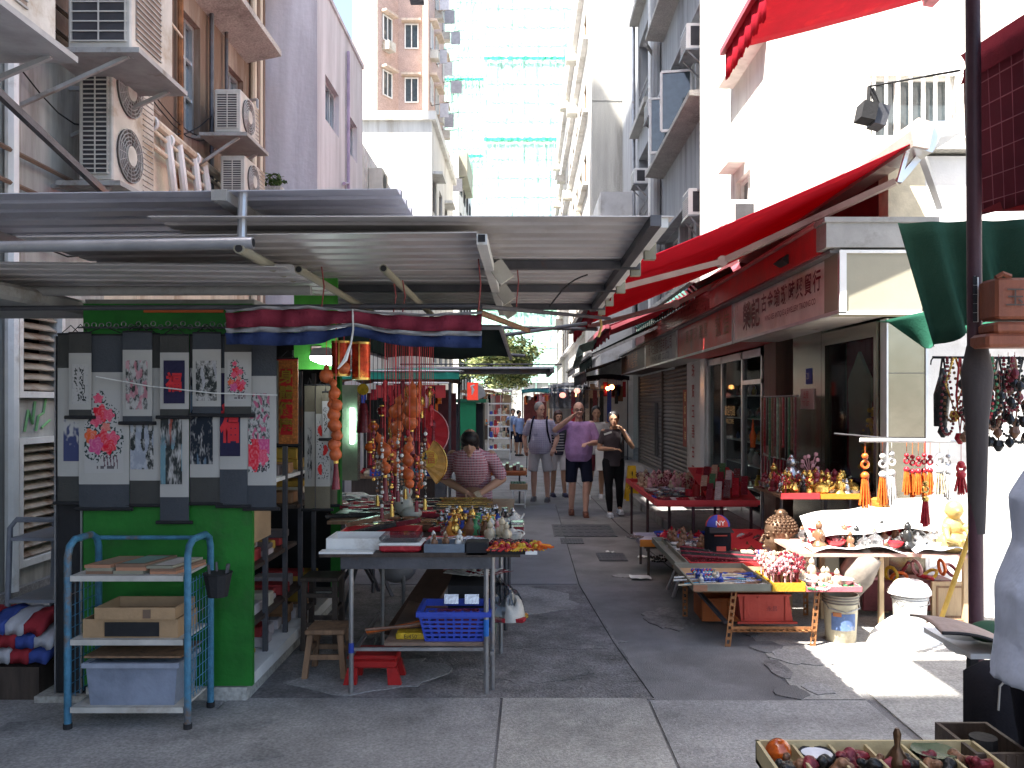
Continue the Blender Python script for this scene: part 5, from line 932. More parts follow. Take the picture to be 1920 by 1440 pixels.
# loose scrolls hung along the aisle
olive = fab('scroll_silk_olive', (.17, .15, .11))
scroll('narrow olive edged scroll with grey calligraphy, left of the aisle group', 571, 590, 722, 772, 912, 958, 6.05, olive, ink(71, dens=-.1), (.3, .25, .2, .1))
scroll('olive edged scroll with red carp in the aisle group', 592, 619, 722, 776, 912, 958, 5.9, olive, lambda u, v: (.55, .03, .03) if ((u - .5 + .25 * math.sin(v * 9)) ** 2 * 14 + ((v * 3) % 1 - .5) ** 2 * 6) < .5 else ((.06, .07, .07) if NZ(V((u * 10, v * 30, 2))) > .25 else PAPER), (.1, .1, .1, .1))
scroll('small scroll with a red figure above the carp scroll', 604, 617, 735, 752, 822, 826, 5.86, olive, tree_ink(9), (.1, .1, .1, .1))
scroll('plain olive edged scroll behind the gourd string', 618, 632, 726, 772, 910, 950, 6.1, olive, ink(75, dens=-.3), (.2, .2, .2, .1))
t = scroll('red and gold good health banner hanging in the booth side', 519, 559, 672, 676, 832, 836, 5.6, red_pt, None, cat='banner')
x0, x1 = X(522, 5.58), X(558, 5.58); q = MB(); q.box(x0, x1, 5.585, 5.592, Z(832, 5.6), Z(676, 5.6)); q.build('gold_brocade', mat('red_brocade', (.40, .13, .03), .6, var=.6, scale=60), t)
q = MB(); q.box(X(526, 5.58), X(548, 5.58), 5.58, 5.585, Z(815, 5.6), Z(692, 5.6)); q.build('red_field', mat('bright_red_paper', (.45, .012, .015), .7), t)
for k, ch in enumerate('身體健康'): text(ch, .095, gold, 'lettering', t, (X(537, 5.58), 5.578, Z(708 + k * 30, 5.6)), (1, 0, 0), bold=.02)
# work lamp and tubes
lamp_e = mat('lamp_glow', (.9, .95, 1), .4, emit=(.85, .95, 1), es=5, bump=0)
t = thing('work_lamp', 'lit white lamp under the green canopy board', 'lamp', (X(605, 5.7), 5.7, Z(672, 5.7)))
q = MB(); q.prism([(X(583, 5.7), 5.65, Z(668, 5.7)), (X(627, 5.7), 5.65, Z(668, 5.7)), (X(618, 5.7), 5.65, Z(652, 5.7)), (X(590, 5.7), 5.65, Z(654, 5.7))], (0, .1, 0)); q.build('shade', ac_grey, t)
q = MB(); q.prism([(X(583, 5.7), 5.66, Z(669, 5.7)), (X(627, 5.7), 5.66, Z(669, 5.7)), (X(625, 5.7), 5.66, Z(686, 5.7)), (X(604, 5.7), 5.66, Z(683, 5.7)), (X(586, 5.7), 5.66, Z(676, 5.7))], (0, .08, 0)); q.build('glowing_diffuser', lamp_e, t)
q = MB(); q.cyl((X(660, 8.4), 8.4, Z(765, 8.4)), (X(660, 8.4), 8.4, Z(832, 8.4)), .018, n=8); one(q, 'fluorescent_tube', mat('tube_glow', (.8, 1, .9), .4, emit=(.6, 1, .85), es=5, bump=0), 'lit vertical tube lamp behind the gourd string', 'lamp')
q = MB(); q.box(X(643, 8.5), X(672, 8.5), 8.45, 8.6, Z(900, 8.5), Z(722, 8.5)); one(q, 'glass_cabinet', mat('greenish_glass', (.16, .18, .13), .15, var=.3), 'narrow glass fronted cabinet with the tube lamp', 'cabinet')

# ================================================================= STOOLS
def stool(label, x, y, w_, d, h, m, splay=.03, name='wooden_stool', top=None, rz=0):
    t = thing(name, label, 'stool', (x, y, 0)); q = MB(); q.bevbox(x - w_ / 2, x + w_ / 2, y - d / 2, y + d / 2, h - .03, h, .006); q.build('seat', top or m, t)
    for i in (-1, 1):
        for j in (-1, 1): q = MB(); q.bar((x + i * (w_ / 2 - .03), y + j * (d / 2 - .03), h - .03), (x + i * (w_ / 2 - .03 + splay), y + j * (d / 2 - .03 + splay), 0), .035); q.build('leg', m, t)
    for j in (-1, 1):
        for hh_ in ((.35, .75) if h > .4 else (.45,)): q = MB(); s = splay * (1 - hh_); q.bar((x - w_ / 2 + .03 - s, y + j * (d / 2 - .03 + s), h * hh_), (x + w_ / 2 - .03 + s, y + j * (d / 2 - .03 + s), h * hh_), .02, .03); q.build('stretcher', m, t)
    for i in (-1, 1): q = MB(); s = splay * .5; q.bar((x + i * (w_ / 2 - .03 + s), y - d / 2 + .03, h * .55), (x + i * (w_ / 2 - .03 + s), y + d / 2 - .03, h * .55), .02, .03); q.build('stretcher', m, t)
    return t
stool('tall dark wooden stool beside the booth shelves', -1.45, 6.12, .27, .26, .52, wood_dk, .01)
stool('low brown wooden stool in front of the tall dark one', -1.27, 5.52, .25, .26, .31, wood_md, .03)
red_pl = mat('red_plastic', (.42, .02, .02), .35, var=.15, stain=(.25, .02, .02), st=.35)
t = thing('plastic_stool', 'small red plastic step stool under the left table', 'stool', (-.95, 5.35, 0)); q = MB(); q.bevbox(-1.1, -.79, 5.25, 5.5, .16, .19, .012); q.bevbox(-1.09, -.8, 5.26, 5.49, .11, .16, .01); q.build('seat', red_pl, t)
for i in (-1, 1):
    for j in (-1, 1): q = MB(); x, y = -.945 + i * .12, 5.375 + j * .095; q.prism([(x - .03, y - .02, .115), (x + .03, y - .02, .115), (x + .04 * (i > 0) + .022, y - .02, 0), (x - .04 * (i < 0) - .022, y - .02, 0)], (0, .04, 0)); q.build('leg', red_pl, t)

# ================================================================= LEFT TABLES
lt = thing('stall_table', 'steel legged display table in the middle with a black front edge', 'table', (-.6, 5.6, 0))
q = MB(); q.box(-1.22, -.03, 5.05, 6.35, .835, .86); q.build('tabletop', wood_dk, lt)
q = MB(); q.box(-1.1, -.2, 5.08, 5.1, .76, .835); q.build('front_rail', steel_dk, lt)
for x, y in ((-1.045, 5.12), (-.235, 5.12), (-.2, 5.2), (-1.02, 6.1), (-.17, 5.95), (-.9, 6.3)): q = MB(); q.cyl((x, y, 0), (x, y, .835), .015, n=8); q.build('leg', steel, lt, True)
q = MB(); q.bar((-1.04, 5.13, .27), (-.24, 5.13, .27), .02); q.bar((-.2, 5.13, .24), (-.2, 6.0, .24), .02); q.bar((-1.04, 5.13, .24), (-1.04, 6.1, .24), .02); q.build('brace', steel, lt)
q = MB(); q.cyl((-.235, 5.12, .35), (-.235, 5.12, .45), .0165, n=8); q.build('blue_tape', cm((.02, .15, .5)), lt); q = MB(); q.cyl((-1.045, 5.12, .25), (-1.045, 5.12, .31), .0165, n=8); q.build('blue_tape', cm((.02, .05, .3)), lt)
q = MB(); q.box(-.85, -.24, 5.14, 6.4, .285, .305); q.build('lower_shelf', mat('shelf_board', (.22, .15, .11), .8, var=.3), lt)
lt2 = thing('stall_table', 'rear display table where the woman in checks is working', 'table', (-.7, 7.2, 0))
q = MB(); q.box(-1.5, -.1, 6.45, 7.95, .83, .855); q.build('tabletop', wood_md, lt2)
for x in (-1.4, -.15):
    for y in (6.55, 7.85): q = MB(); q.cyl((x, y, 0), (x, y, .83), .016, n=8); q.build('leg', steel_dk, lt2)
for i in (-1, 1): q = MB(); q.bar((-1.4, 6.55, .1 if i > 0 else .8), (-1.4, 7.85, .8 if i > 0 else .1), .025); q.build('folding_brace', steel_dk, lt2)
t = thing('folding_trestle', 'crossed dark trestle legs behind the wooden stools', 'trestle', (-1.45, 7.9, 0))
for a, b in (((-1.75, 8.0, .8), (-1.35, 7.9, 0)), ((-1.3, 7.9, .8), (-1.75, 8.0, 0)), ((-1.5, 7.5, .8), (-1.2, 7.7, 0))): q = MB(); q.bar(a, b, .028); q.build('leg', steel_dk, t)
q = MB(); q.bevbox(-2.0, -1.15, 7.5, 8.5, .8, .83, .004); q.build('top_board', white_pt, t)

# ---------------- goods, one builder per kind
TR = random.Random(12)
pal_red = [(.34, .02, .03), (.25, .03, .04), (.42, .04, .04)]
PAL = dict(red=(.34, .02, .03), maroon=(.16, .02, .03), white=(.50, .49, .46), cream=(.44, .37, .26), blue=(.04, .07, .32), black=(.02, .02, .02), green=(.05, .2, .09), brown=(.18, .09, .05), gold=(.6, .38, .1), silver=(.38, .38, .39), pink=(.55, .28, .3), orange=(.55, .11, .02), yellow=(.55, .36, .03), jade=(.25, .4, .3), amber=(.5, .2, .04), teal=(.05, .25, .35))
def gm(c): return mat('glint_' + c, PAL[c], .25, .85 if c in ('gold', 'silver') else 0, var=.35, scale=30, bump=.1)
_T = {}
def g_box(c): a = .07; return MB().bevbox(-a, a, -.05, .05, 0, .035, .004), [gm(c)]
def g_long(c): return MB().bevbox(-.15, .15, -.035, .035, 0, .03, .004), [gm(c)]
def g_vase(c): return MB().lathe((0, 0, 0), [(.018, 0), (.035, .025), (.04, .05), (.018, .085), (.014, .1), (.022, .11)], 10), [gm(c)]
def g_bowl(c): return MB().lathe((0, 0, 0), [(.02, 0), (.045, .02), (.055, .04), (.048, .038), (.02, .012)], 12), [gm(c)]
def g_pot(c):
    q = MB(); q.lathe((0, 0, 0), [(.025, 0), (.045, .02), (.045, .045), (.02, .065), (.008, .07), (.01, .082), (.002, .088)], 10); q.tube([(.04, 0, .03), (.065, 0, .045), (.072, 0, .06)], .007, 5); q.tube([(-.04, 0, .05), (-.07, 0, .045), (-.06, 0, .02), (-.04, 0, .02)], .004, 4); return q, [gm(c)]
def g_fig(c):
    q = MB(); q.lathe((0, 0, 0), [(.035, 0), (.038, .012), (.025, .03), (.028, .055), (.018, .08), (.012, .086)], 9); q.sph((0, -.002, .1), .018, sz=1.15); q.sph((-.02, -.012, .055), .012, sz=1.8); q.sph((.02, -.012, .055), .012, sz=1.8); q.sph((0, 0, .12), .008); return q, [gm(c)]
def g_ring(c): q = MB(); q.torus((0, 0, .006), .035, .006); q.torus((.03, .015, .014), .03, .005, Matrix.Rotation(.4, 3, 'X')); return q, [gm(c)]
def g_beads(c):
    q = MB()
    for k in range(22): a = 6.283 * k / 22; q.sph((.07 * math.cos(a) * (1 + .25 * math.sin(3 * a)), .05 * math.sin(a), .008 + .004 * math.sin(5 * a)), .009, n=6)
    return q, [gm(c)]
def g_stick(c): q = MB(); q.tube([(-.16, 0, .01), (.06, 0, .012), (.08, 0, .012), (.15, 0, .01)], .006, 6, [.005, .006, .012, .002]); return q, [gm(c)]
def g_bottle(c): return MB().lathe((0, 0, 0), [(.02, 0), (.024, .005), (.024, .06), (.01, .075), (.01, .09), (.013, .092), (.013, .1)], 9), [gm(c)]
def g_tassel(c): q = MB(); q.sph((0, 0, .02), .014); q.lathe((0, 0, .018), [(.012, 0), (.02, -.004), (.022, -.01)], 8); [q.cyl((0, 0, .014), (.05 * math.cos(k * .7 - 1), -.06 + .01 * math.sin(k), .006), .004, n=4) for k in range(7)]; return q, [gm(c)]
def g_fan(c):
    q = MB()
    for k in range(9): a = R(-55 + k * 13.7); a2 = R(-55 + (k + 1) * 13.7); z = .006 + .01 * (k % 2); q.prism([(0, 0, .006), (.15 * math.sin(a), .15 * math.cos(a), z), (.15 * math.sin(a2), .15 * math.cos(a2), .016 - z + .006)], (0, 0, .002))
    return q, [gm(c)]
def g_book(c): q = MB(); q.bevbox(-.06, .06, -.085, .085, 0, .018, .002); q.box(-.045, .045, -.06, .06, .018, .0185); return q, [gm(c)]
def g_cup(c): return MB().lathe((0, 0, 0), [(.04, 0), (.04, .1), (.036, .1), (.036, .01)], 14), [gm(c)]
def g_lock(c): q = MB(); q.bevbox(-.02, .02, -.01, .01, 0, .03, .004); q.torus((0, 0, .03), .014, .004, Matrix.Rotation(R(90), 3, 'X'), 10, 4); return q, [gm(c)]
def g_bead_tree(c):
    q = MB(); q.cyl((0, 0, 0), (0, 0, .06), .004, n=5)
    for k in range(9): a = k * 2.4; q.cyl((0, 0, .045), (.02 * math.cos(a), .02 * math.sin(a), .06 + .005 * k), .0015, n=3); q.sph((.022 * math.cos(a), .022 * math.sin(a), .062 + .005 * k), .007, n=5)
    return q, [gm(c)]
KN = dict(box=('trinket_box', 'small {c} box', 'box', g_box), long=('long_case', 'long flat {c} case', 'case', g_long), vase=('small_vase', 'little {c} vase', 'vase', g_vase), bowl=('small_bowl', 'small {c} bowl', 'bowl', g_bowl), pot=('teapot', 'little {c} teapot', 'teapot', g_pot), fig=('figurine', 'small {c} seated figurine', 'figurine', g_fig), ring=('bangle', 'pair of {c} bangles', 'bangles', g_ring), beads=('bead_bracelet', '{c} bead bracelet', 'bracelet', g_beads), stick=('writing_brush', '{c} brush', 'brush', g_stick), bottle=('snuff_bottle', 'small {c} bottle', 'bottle', g_bottle), tassel=('tassel', '{c} tassel', 'tassel', g_tassel), fan=('folding_fan', 'open {c} folding fan', 'fan', g_fan), book=('booklet', 'thin {c} booklet', 'booklet', g_book), cup=('lacquer_cup', 'upright {c} cylinder pot', 'pot', g_cup), lock=('padlock', 'small {c} padlock', 'padlock', g_lock), spray=('bead_tree', 'little tree of {c} beads', 'ornament', g_bead_tree))
def item(kind, c, x, y, z, rz=None, sc=1.0, where='', rx=0, pos=''):
    nm, lab, cat, fn = KN[kind]; key = (kind, c)
    if key not in _T:
        q, ms = fn(c); me = bpy.data.meshes.new(nm); me.from_pydata(q.v, [], q.f); [me.materials.append(m) for m in ms]; me.polygons.foreach_set('use_smooth', [True] * len(me.polygons)); me.set_sharp_from_angle(angle=R(40)); _T[key] = me
    o = bpy.data.objects.new(nm, _T[key]); S.collection.objects.link(o); o.location = (x, y, z); o.rotation_euler = (rx, 0, TR.uniform(0, 6.28) if rz is None else rz); o.scale = (sc, sc, sc)
    a = lab.format(c=c); o['label'] = (a + (', ' + pos + ',' if pos else '') + ' ' + where).strip(); o['category'] = cat; o['group'] = (a + (', ' + pos + ',' if pos else '') + ' ' + where).strip()
    return o
def scatter(spec, x0, x1, y0, y1, z, n, where, sc=(.8, 1.2), rz=None, tilt=0):
    """spec: list of (kind, colour); jittered grid placement"""
    nx = max(1, int(math.sqrt(n * (x1 - x0) / (y1 - y0)) + .5)); ny = max(1, math.ceil(n / nx)); k = 0
    for j in range(ny):
        for i in range(nx):
            if k >= n: return
            pos = ['front', 'middle', 'back'][min(2, j * 3 // ny)] + ' ' + ['left', 'centre', 'right'][min(2, i * 3 // nx)]
            kd, c = TR.choice(spec); yy = y0 + (y1 - y0) * (j + .5 + TR.uniform(-.3, .3)) / ny; item(kd, c, x0 + (x1 - x0) * (i + .5 + TR.uniform(-.3, .3)) / nx, yy, z + tilt * (yy - y0), rz if rz is None else rz + TR.uniform(-.15, .15), TR.uniform(*sc), where, pos=pos); k += 1
def tray(label, x0, x1, y0, y1, z, h, m, t=.012, name='display_tray', inner=None):
    q = MB(); openbox(q, x0, x1, y0, y1, z, z + h, t); o = one(q, name, m, label, 'tray')
    if inner: q = MB(); q.box(x0 + t, x1 - t, y0 + t, y1 - t, z + t, z + t + .002); q.build('lining', inner, o)
    return o
# ---- goods on the near left table (top z = .861)
z0 = .862
tray('low white cardboard carton at the left end of the near table', -1.2, -.86, 5.14, 5.42, z0, .07, white_pt, inner=card)
q = MB(); q.box(-1.22, -.9, 5.04, 5.13, z0 - .006, z0 + .006); one(q, 'paper_sheet', white_pt, 'white card overhanging the table edge below the carton', 'card')
t = thing('clear_box', 'clear lidded box of red trinkets at the front of the table', 'box', (-.75, 5.15, z0)); q = MB(); q.bevbox(-.87, -.62, 5.06, 5.26, z0, z0 + .05, .012); q.build('red_contents', gm('red'), t); q = MB(); q.bevbox(-.875, -.615, 5.055, 5.265, z0 + .035, z0 + .055, .008); q.build('rim', white_pt, t); q = MB(); q.bevbox(-.87, -.62, 5.06, 5.26, z0 + .056, z0 + .1, .015); q.build('lid', clear_b, t)
tray('blue grey tray with small carvings at the table front', -.6, -.36, 5.05, 5.25, z0, .05, mat('tray_bluegrey', (.12, .15, .19), .5)); scatter([('fig', 'white'), ('fig', 'brown'), ('fig', 'cream')], -.58, -.38, 5.08, 5.22, z0 + .014, 6, 'in the blue grey tray', (.6, .9))
t = thing('black_case', 'black box at the front of the table beside the bead tray', 'box', (-.3, 5.1, z0)); q = MB(); q.bevbox(-.355, -.22, 5.05, 5.2, z0 - .02, z0 + .06, .006); q.build('case', black, t)
tray('black tray heaped with bead strings and orange tassels, overhanging the corner', -.21, .07, 5.02, 5.32, z0 - .005, .03, black)
q = MB(); q.box(-.12, -.1, 5.01, 5.018, z0 - .0, z0 + .018); q.build('price_tag', white_pt, None) if 0 else None
one(MB().box(.0, .07, 5.008, 5.018, z0 - .004, z0 + .018), 'price_label', white_pt, 'white price label on the front of the black bead tray', 'label')
scatter([('beads', 'black'), ('beads', 'maroon'), ('beads', 'brown')], -.2, .05, 5.16, 5.32, z0 + .01, 22, 'heaped in the black tray', (.8, 1.1)); scatter([('beads', 'black'), ('beads', 'maroon')], -.18, .03, 5.18, 5.3, z0 + .028, 12, 'heaped in the black tray', (.7, 1.0))
scatter([('tassel', 'orange'), ('tassel', 'yellow'), ('tassel', 'red')], -.19, .08, 5.06, 5.16, z0 + .012, 22, 'along the front of the bead tray', (.9, 1.3), rz=0)
scatter([('tassel', 'yellow'), ('tassel', 'orange')], .04, .1, 5.07, 5.2, z0 + .02, 8, 'at the corner of the bead tray', (.9, 1.3), rz=.8)
tray('long red tray with brushes in the middle of the near table', -.62, -.24, 5.3, 5.5, z0, .03, red_pt); scatter([('stick', 'white'), ('stick', 'silver'), ('stick', 'brown')], -.55, -.3, 5.33, 5.47, z0 + .016, 10, 'in the long red tray', (.9, 1.1), rz=.2)
tray('red lacquer tray of dark boxes near the left end', -1.2, -.7, 5.46, 5.8, z0, .055, red_pt)
for k, (x, y, r_, c) in enumerate(((-1.0, 5.6, .3, 'black'), (-.85, 5.68, -.2, 'maroon'), (-1.05, 5.75, .1, 'brown'))): q = MB(); q.obox((x, y, z0 + .06 + .02 * k), (.3, .07, .03), Matrix.Rotation(r_, 3, 'Z') @ Matrix.Rotation(-.2, 3, 'Y')); one(q, 'pen_case', gm(c), ['long black', 'long maroon', 'long brown'][k] + ' case propped in the red lacquer tray', 'case')
scatter([('fig', 'white'), ('pot', 'white'), ('fig', 'cream')], -.24, -.1, 5.34, 5.5, z0, 4, 'beside the bead tray', (1.0, 1.4))
scatter([('bottle', 'blue'), ('pot', 'silver'), ('bottle', 'green'), ('fig', 'gold'), ('bottle', 'amber'), ('vase', 'brown'), ('lock', 'gold')], -.52, -.2, 5.55, 5.95, z0, 60, 'in the crowded middle of the table', (1.0, 1.5))
scatter([('pot', 'white'), ('bowl', 'white'), ('bowl', 'jade'), ('ring', 'white'), ('fig', 'pink')], -.22, -.04, 5.45, 5.75, z0, 20, 'at the lane side of the table', (.8, 1.1))
for k in range(9):
    i, j = k % 3, k // 3; c = [['white', 'teal', 'maroon'], ['red', 'white', 'silver'], ['maroon', 'white', 'black']][j][i]
    q = MB(); q.bevbox(-.3 + i * .1, -.21 + i * .1, 5.76 + j * .13, 5.87 + j * .13, z0, z0 + .05 + .012 * ((i + j) % 2), .004); o = one(q, 'gift_box', gm(c), f'{c} square gift box, {["front", "middle", "rear"][j]} row {["left", "centre", "right"][i]} of the boxes by the lane', 'gift box')
scatter([('box', 'red'), ('long', 'maroon'), ('box', 'black'), ('box', 'gold'), ('bowl', 'brown')], -1.15, -.5, 5.85, 6.3, z0, 48, 'on the back half of the near table', (.8, 1.2), rz=.2)
scatter([('bottle', 'white'), ('pot', 'blue'), ('pot', 'white'), ('vase', 'silver'), ('fig', 'silver'), ('bottle', 'black')], -.62, -.06, 6.1, 6.5, z0, 56, 'on the rear edge of the near table', (.8, 1.15))
# rear table goods
scatter([('box', 'red'), ('long', 'black'), ('book', 'white'), ('long', 'maroon'), ('book', 'cream')], -1.45, -.55, 6.6, 7.7, .857, 48, 'on the rear table', (.9, 1.3), rz=.1)
for k in range(16): a = TR.uniform(-.12, .12); q = MB(); x = -.62 + .03 * math.sin(k * 2); y = 7.0 + .05 * k / 1.3; q.obox((x + .1, y, .885 + .006 * (k % 4)), (.42, .03, .01), Matrix.Rotation(a, 3, 'Z')); one(q, 'lacquered_fan', gm('gold' if k % 2 else 'black'), 'closed black and gold fan in the pile before the seller', 'fan', 'closed fans before the seller')
scatter([('book', 'white'), ('book', 'silver'), ('book', 'black'), ('book', 'red')], -1.95, -1.2, 7.55, 8.4, .832, 14, 'on the white trestle board', (1.2, 2), rz=.4)
q = MB(); q.sph((X(757, 6.6), 6.6, .96), .075, sy=.8, sz=1.15, n=14); q.sph((X(762, 6.6), 6.58, 1.06), .05, n=12); q.sph((X(772, 6.6), 6.56, .9), .085, sy=.8, sz=.6, n=12); one(q, 'stone_carving', mat('grey_jade', (.36, .36, .31), .4, var=.2), 'pale grey green stone carving at the left of the rear goods', 'carving', smooth='all')
q = MB(); q.box(X(690, 8.2), X(720, 8.2), 8.0, 8.3, .45, .78); one(q, 'grey_box', ac_grey, 'grey box under the white trestle board', 'box')
# lower shelf: basket, brushes, fans, plastic bags
bb = mat('blue_basket', (.035, .07, .42), .4, var=.12); t = thing('plastic_basket', 'blue slotted plastic basket on the lower shelf', 'basket', (-.43, 5.3, .306))
q = MB(); x0, x1, y0, y1 = -.60, -.26, 5.16, 5.42
for k in range(6): z = .312 + k * .028; e = .008 * k; q.box(x0 - e, x1 + e, y0 - e, y0 - e + .008, z, z + .014); q.box(x0 - e, x1 + e, y1 + e - .008, y1 + e, z, z + .014); q.box(x0 - e, x0 - e + .008, y0, y1, z, z + .014); q.box(x1 + e - .008, x1 + e, y0, y1, z, z + .014)
q.box(x0, x1, y0, y1, .306, .312); o_ = q.build('slotted_wall', bb, t)
q = MB(); [q.bar((x0 + (x1 - x0) * k / 8, y0 + .002, .31), (x0 - .04 + (x1 - x0 + .08) * k / 8, y0 - .04, .5), .014, .006) for k in range(9)]; q.build('upright_ribs', bb, t)
q = MB(); ring(q, x0 - .055, x1 + .055, y0 - .055, y1 + .055, .465, .495, .022); q.build('rim', bb, t)
q = MB(); q.bevbox(-.56, -.29, 5.2, 5.4, .34, .45, .006); one(q, 'photo_album', gm('maroon'), 'maroon box lying inside the blue basket', 'box')
for k in range(2): q = MB(); q.obox((-.47 + .13 * k, 5.43, .5), (.09, .01, .06), Matrix.Rotation(-.3, 3, 'X')); one(q, 'postcard', gm('silver'), ['left', 'right'][k] + ' framed picture standing at the back of the blue basket', 'picture')
for k, c in enumerate(('brown', 'orange', 'brown')): q = MB(); q.tube([(-.98, 5.22 + .03 * k, .36 - .02 * k), (-.72, 5.27 + .03 * k, .37), (-.6, 5.3 + .03 * k, .385)], .01, 7, [.01, .011, .02]); one(q, 'calligraphy_brush', gm(c), ['upper', 'middle', 'lower'][k] + ' long brown brush sticking out left of the basket', 'brush', smooth=True)
q = MB(); q.bevbox(-.79, -.61, 5.2, 5.32, .306, .345, .005); o = one(q, 'yellow_box', gm('yellow'), 'yellow box with dark lettering left of the blue basket', 'box'); text('E-450', .035, black, 'lettering', o, (-.70, 5.198, .325), (1, 0, 0))
scatter([('fan', 'pink'), ('fan', 'maroon'), ('fan', 'white')], -.42, -.2, 5.6, 5.75, .6, 7, 'in the stack of fans under the table', (1.1, 1.4), rz=.1)
q = MB(); q.box(-.5, -.2, 5.5, 5.9, .3, .57); one(q, 'dark_carton', black, 'black carton under the stack of open fans', 'carton')
def bag(label, c, s, m, seed): return cloth_heap('plastic_bag', label, c, s[0], s[1], s[2], m, 'bag', seed)
bag('clear plastic bag of goods right of the blue basket', (-.2, 5.75, .31), (.2, .18, .22), clear_b, 3); bag('crumpled pale plastic bag at the lane edge of the lower shelf', (-.1, 5.7, .31), (.1, .13, .14), mat('pale_bag', (.42, .40, .36), .4), 5)
scatter([('box', 'brown'), ('box', 'gold'), ('fig', 'brown'), ('box', 'red')], -.3, -.02, 5.6, 5.9, .31, 10, 'in the clear bag', (.7, 1))
t = cloth_heap('hanging_bag', 'big grey plastic bag hanging under the table on the left', (X(745, 6.4), 6.4, .5), .14, .12, .3, mat('grey_bag', (.20, .20, .22), .5), 'bag', 7); q = MB(); q.sph((X(745, 6.4), 6.4, .5), .14, sz=.7, n=14); q.build('bag_bottom', mat('grey_bag', (.20, .20, .22), .5), t, 'all')
q = MB(); q.bar((-.9, 6.0, .1), (-.55, 6.4, .6), .3, .01); one(q, 'hardboard_sheet', mat('brown_board', (.14, .085, .06), .8), 'dark brown board leaning under the left table', 'board')

# ================================================================= HANGING GOURDS, LANTERNS, BEADS
gourd_m = mat('gourd_skin', (.46, .10, .03), .35, var=.35, scale=10, stain=(.25, .08, .03), st=.35)
def gourd(mb, c, s, M=None): mb.lathe(c, [(.004 * s, .14 * s), (.01 * s, .12 * s), (.032 * s, .1 * s), (.036 * s, .08 * s), (.024 * s, .055 * s), (.03 * s, .04 * s), (.055 * s, .01 * s), (.058 * s, -.02 * s), (.03 * s, -.06 * s), (.004 * s, -.068 * s)], 12, M)
def gourd_string(label, px, y, ys, sc, tassel=True, seed=1):
    t = thing('gourd_string', label, 'gourd string', (X(px, y), y, Z(ys[-1], y))); r = random.Random(seed); q = MB(); q.cyl((X(px, y), y, 2.28), (X(px, y), y, Z(ys[-1] + 20, y)), .003, n=4); q.build('cord', red_pt, t)
    for k, py in enumerate(ys): q = MB(); gourd(q, (X(px, y) + r.uniform(-.012, .012), y - .01, Z(py, y)), sc * r.uniform(.8, 1.15), Matrix.Rotation(r.uniform(-.5, .5), 3, 'Y')); q.build('gourd', gourd_m, t, True)
    if tassel: q = MB(); zt = Z(ys[-1] + 22, y); q.lathe((X(px, y), y, zt), [(.008, .03), (.014, .02), (.012, 0), (.022, -.1), (.026, -.14)], 10); q.build('tassel', gm('maroon'), t, True); q = MB(); q.cyl((X(px, y), y, zt + .01), (X(px, y), y, zt + .025), .0145, n=10); q.build('tassel_band', gold, t)
    return t
gourd_string('long string of small brown gourds with a maroon tassel beside the scrolls', 630, 4.95, (735, 758, 776, 795, 815, 832, 850), .62, seed=3)
for k, (px, py, s) in enumerate(((612, 705, 1.0), (645, 690, .85))): t = thing('big_gourd', ['large round gourd hanging left of the gold lanterns', 'large gourd hanging before the gold lanterns'][k], 'gourd', (X(px, 4.97), 4.97, Z(py, 4.97))); q = MB(); q.sph((X(px, 4.97), 4.97, Z(py, 4.97)), .043 * s, n=14); q.lathe((X(px, 4.97), 4.97, Z(py, 4.97)), [(.02 * s, .03), (.012, .06), (.002, .07)], 8); q.build('body', gourd_m, t, True); q = MB(); q.cyl((X(px, 4.97), 4.97, Z(py, 4.97) + .06), (X(px, 4.97), 4.97, 2.26), .002, n=4); q.build('cord', red_pt, t)
foil = mat('red_gold_foil', (.45, .05, .015), .25, .6, var=.7, scale=14, stain=(.7, .38, .06), st=.42)
for k, (a, b, c, d) in enumerate(((622, 657, 640, 705), (660, 694, 642, 712))):
    y = 5.1; t = thing('foil_cylinder', ['left', 'right'][k] + ' shiny red and gold firecracker cylinder under the banner', 'ornament', (X((a + b) / 2, y), y, Z(d, y))); xc, r_ = X((a + b) / 2, y), (X(b, y) - X(a, y)) / 2
    q = MB(); q.cyl((xc, y, Z(d, y)), (xc, y, Z(c, y)), r_, n=20); q.build('foil_tube', foil, t, True)
    q = MB(); q.cyl((xc, y, Z(d, y) - .001), (xc, y, Z(d, y) + .012), r_ * 1.02, n=20); q.cyl((xc, y, Z(c, y) - .012), (xc, y, Z(c, y) + .001), r_ * 1.02, n=20); q.build('gold_band', gold, t, True)
    q = MB(); q.box(xc - .004, xc + .004, y - r_ - .002, y - r_ + .004, Z(d, y) + .01, Z(c, y) - .01); q.build('gold_seam', gold, t)
gourd_string('string of dark gourds left of the fans', 742, 5.9, (770, 800, 830, 872), .8, seed=5)
gourd_string('string with a big brown gourd on top near the red fan', 772, 5.8, (762, 790), 1.15, seed=6)
gourd_string('string of orange gourds above the table centre', 768, 5.6, (838, 862, 888, 905), .7, seed=7, tassel=False)
gourd_string('short string of gourds low over the table', 722, 5.5, (842, 876), .75, seed=8)
gourd_string('string of small amber gourds beside the yellow fan', 786, 5.7, (870, 890, 908), .55, seed=9, tassel=False)
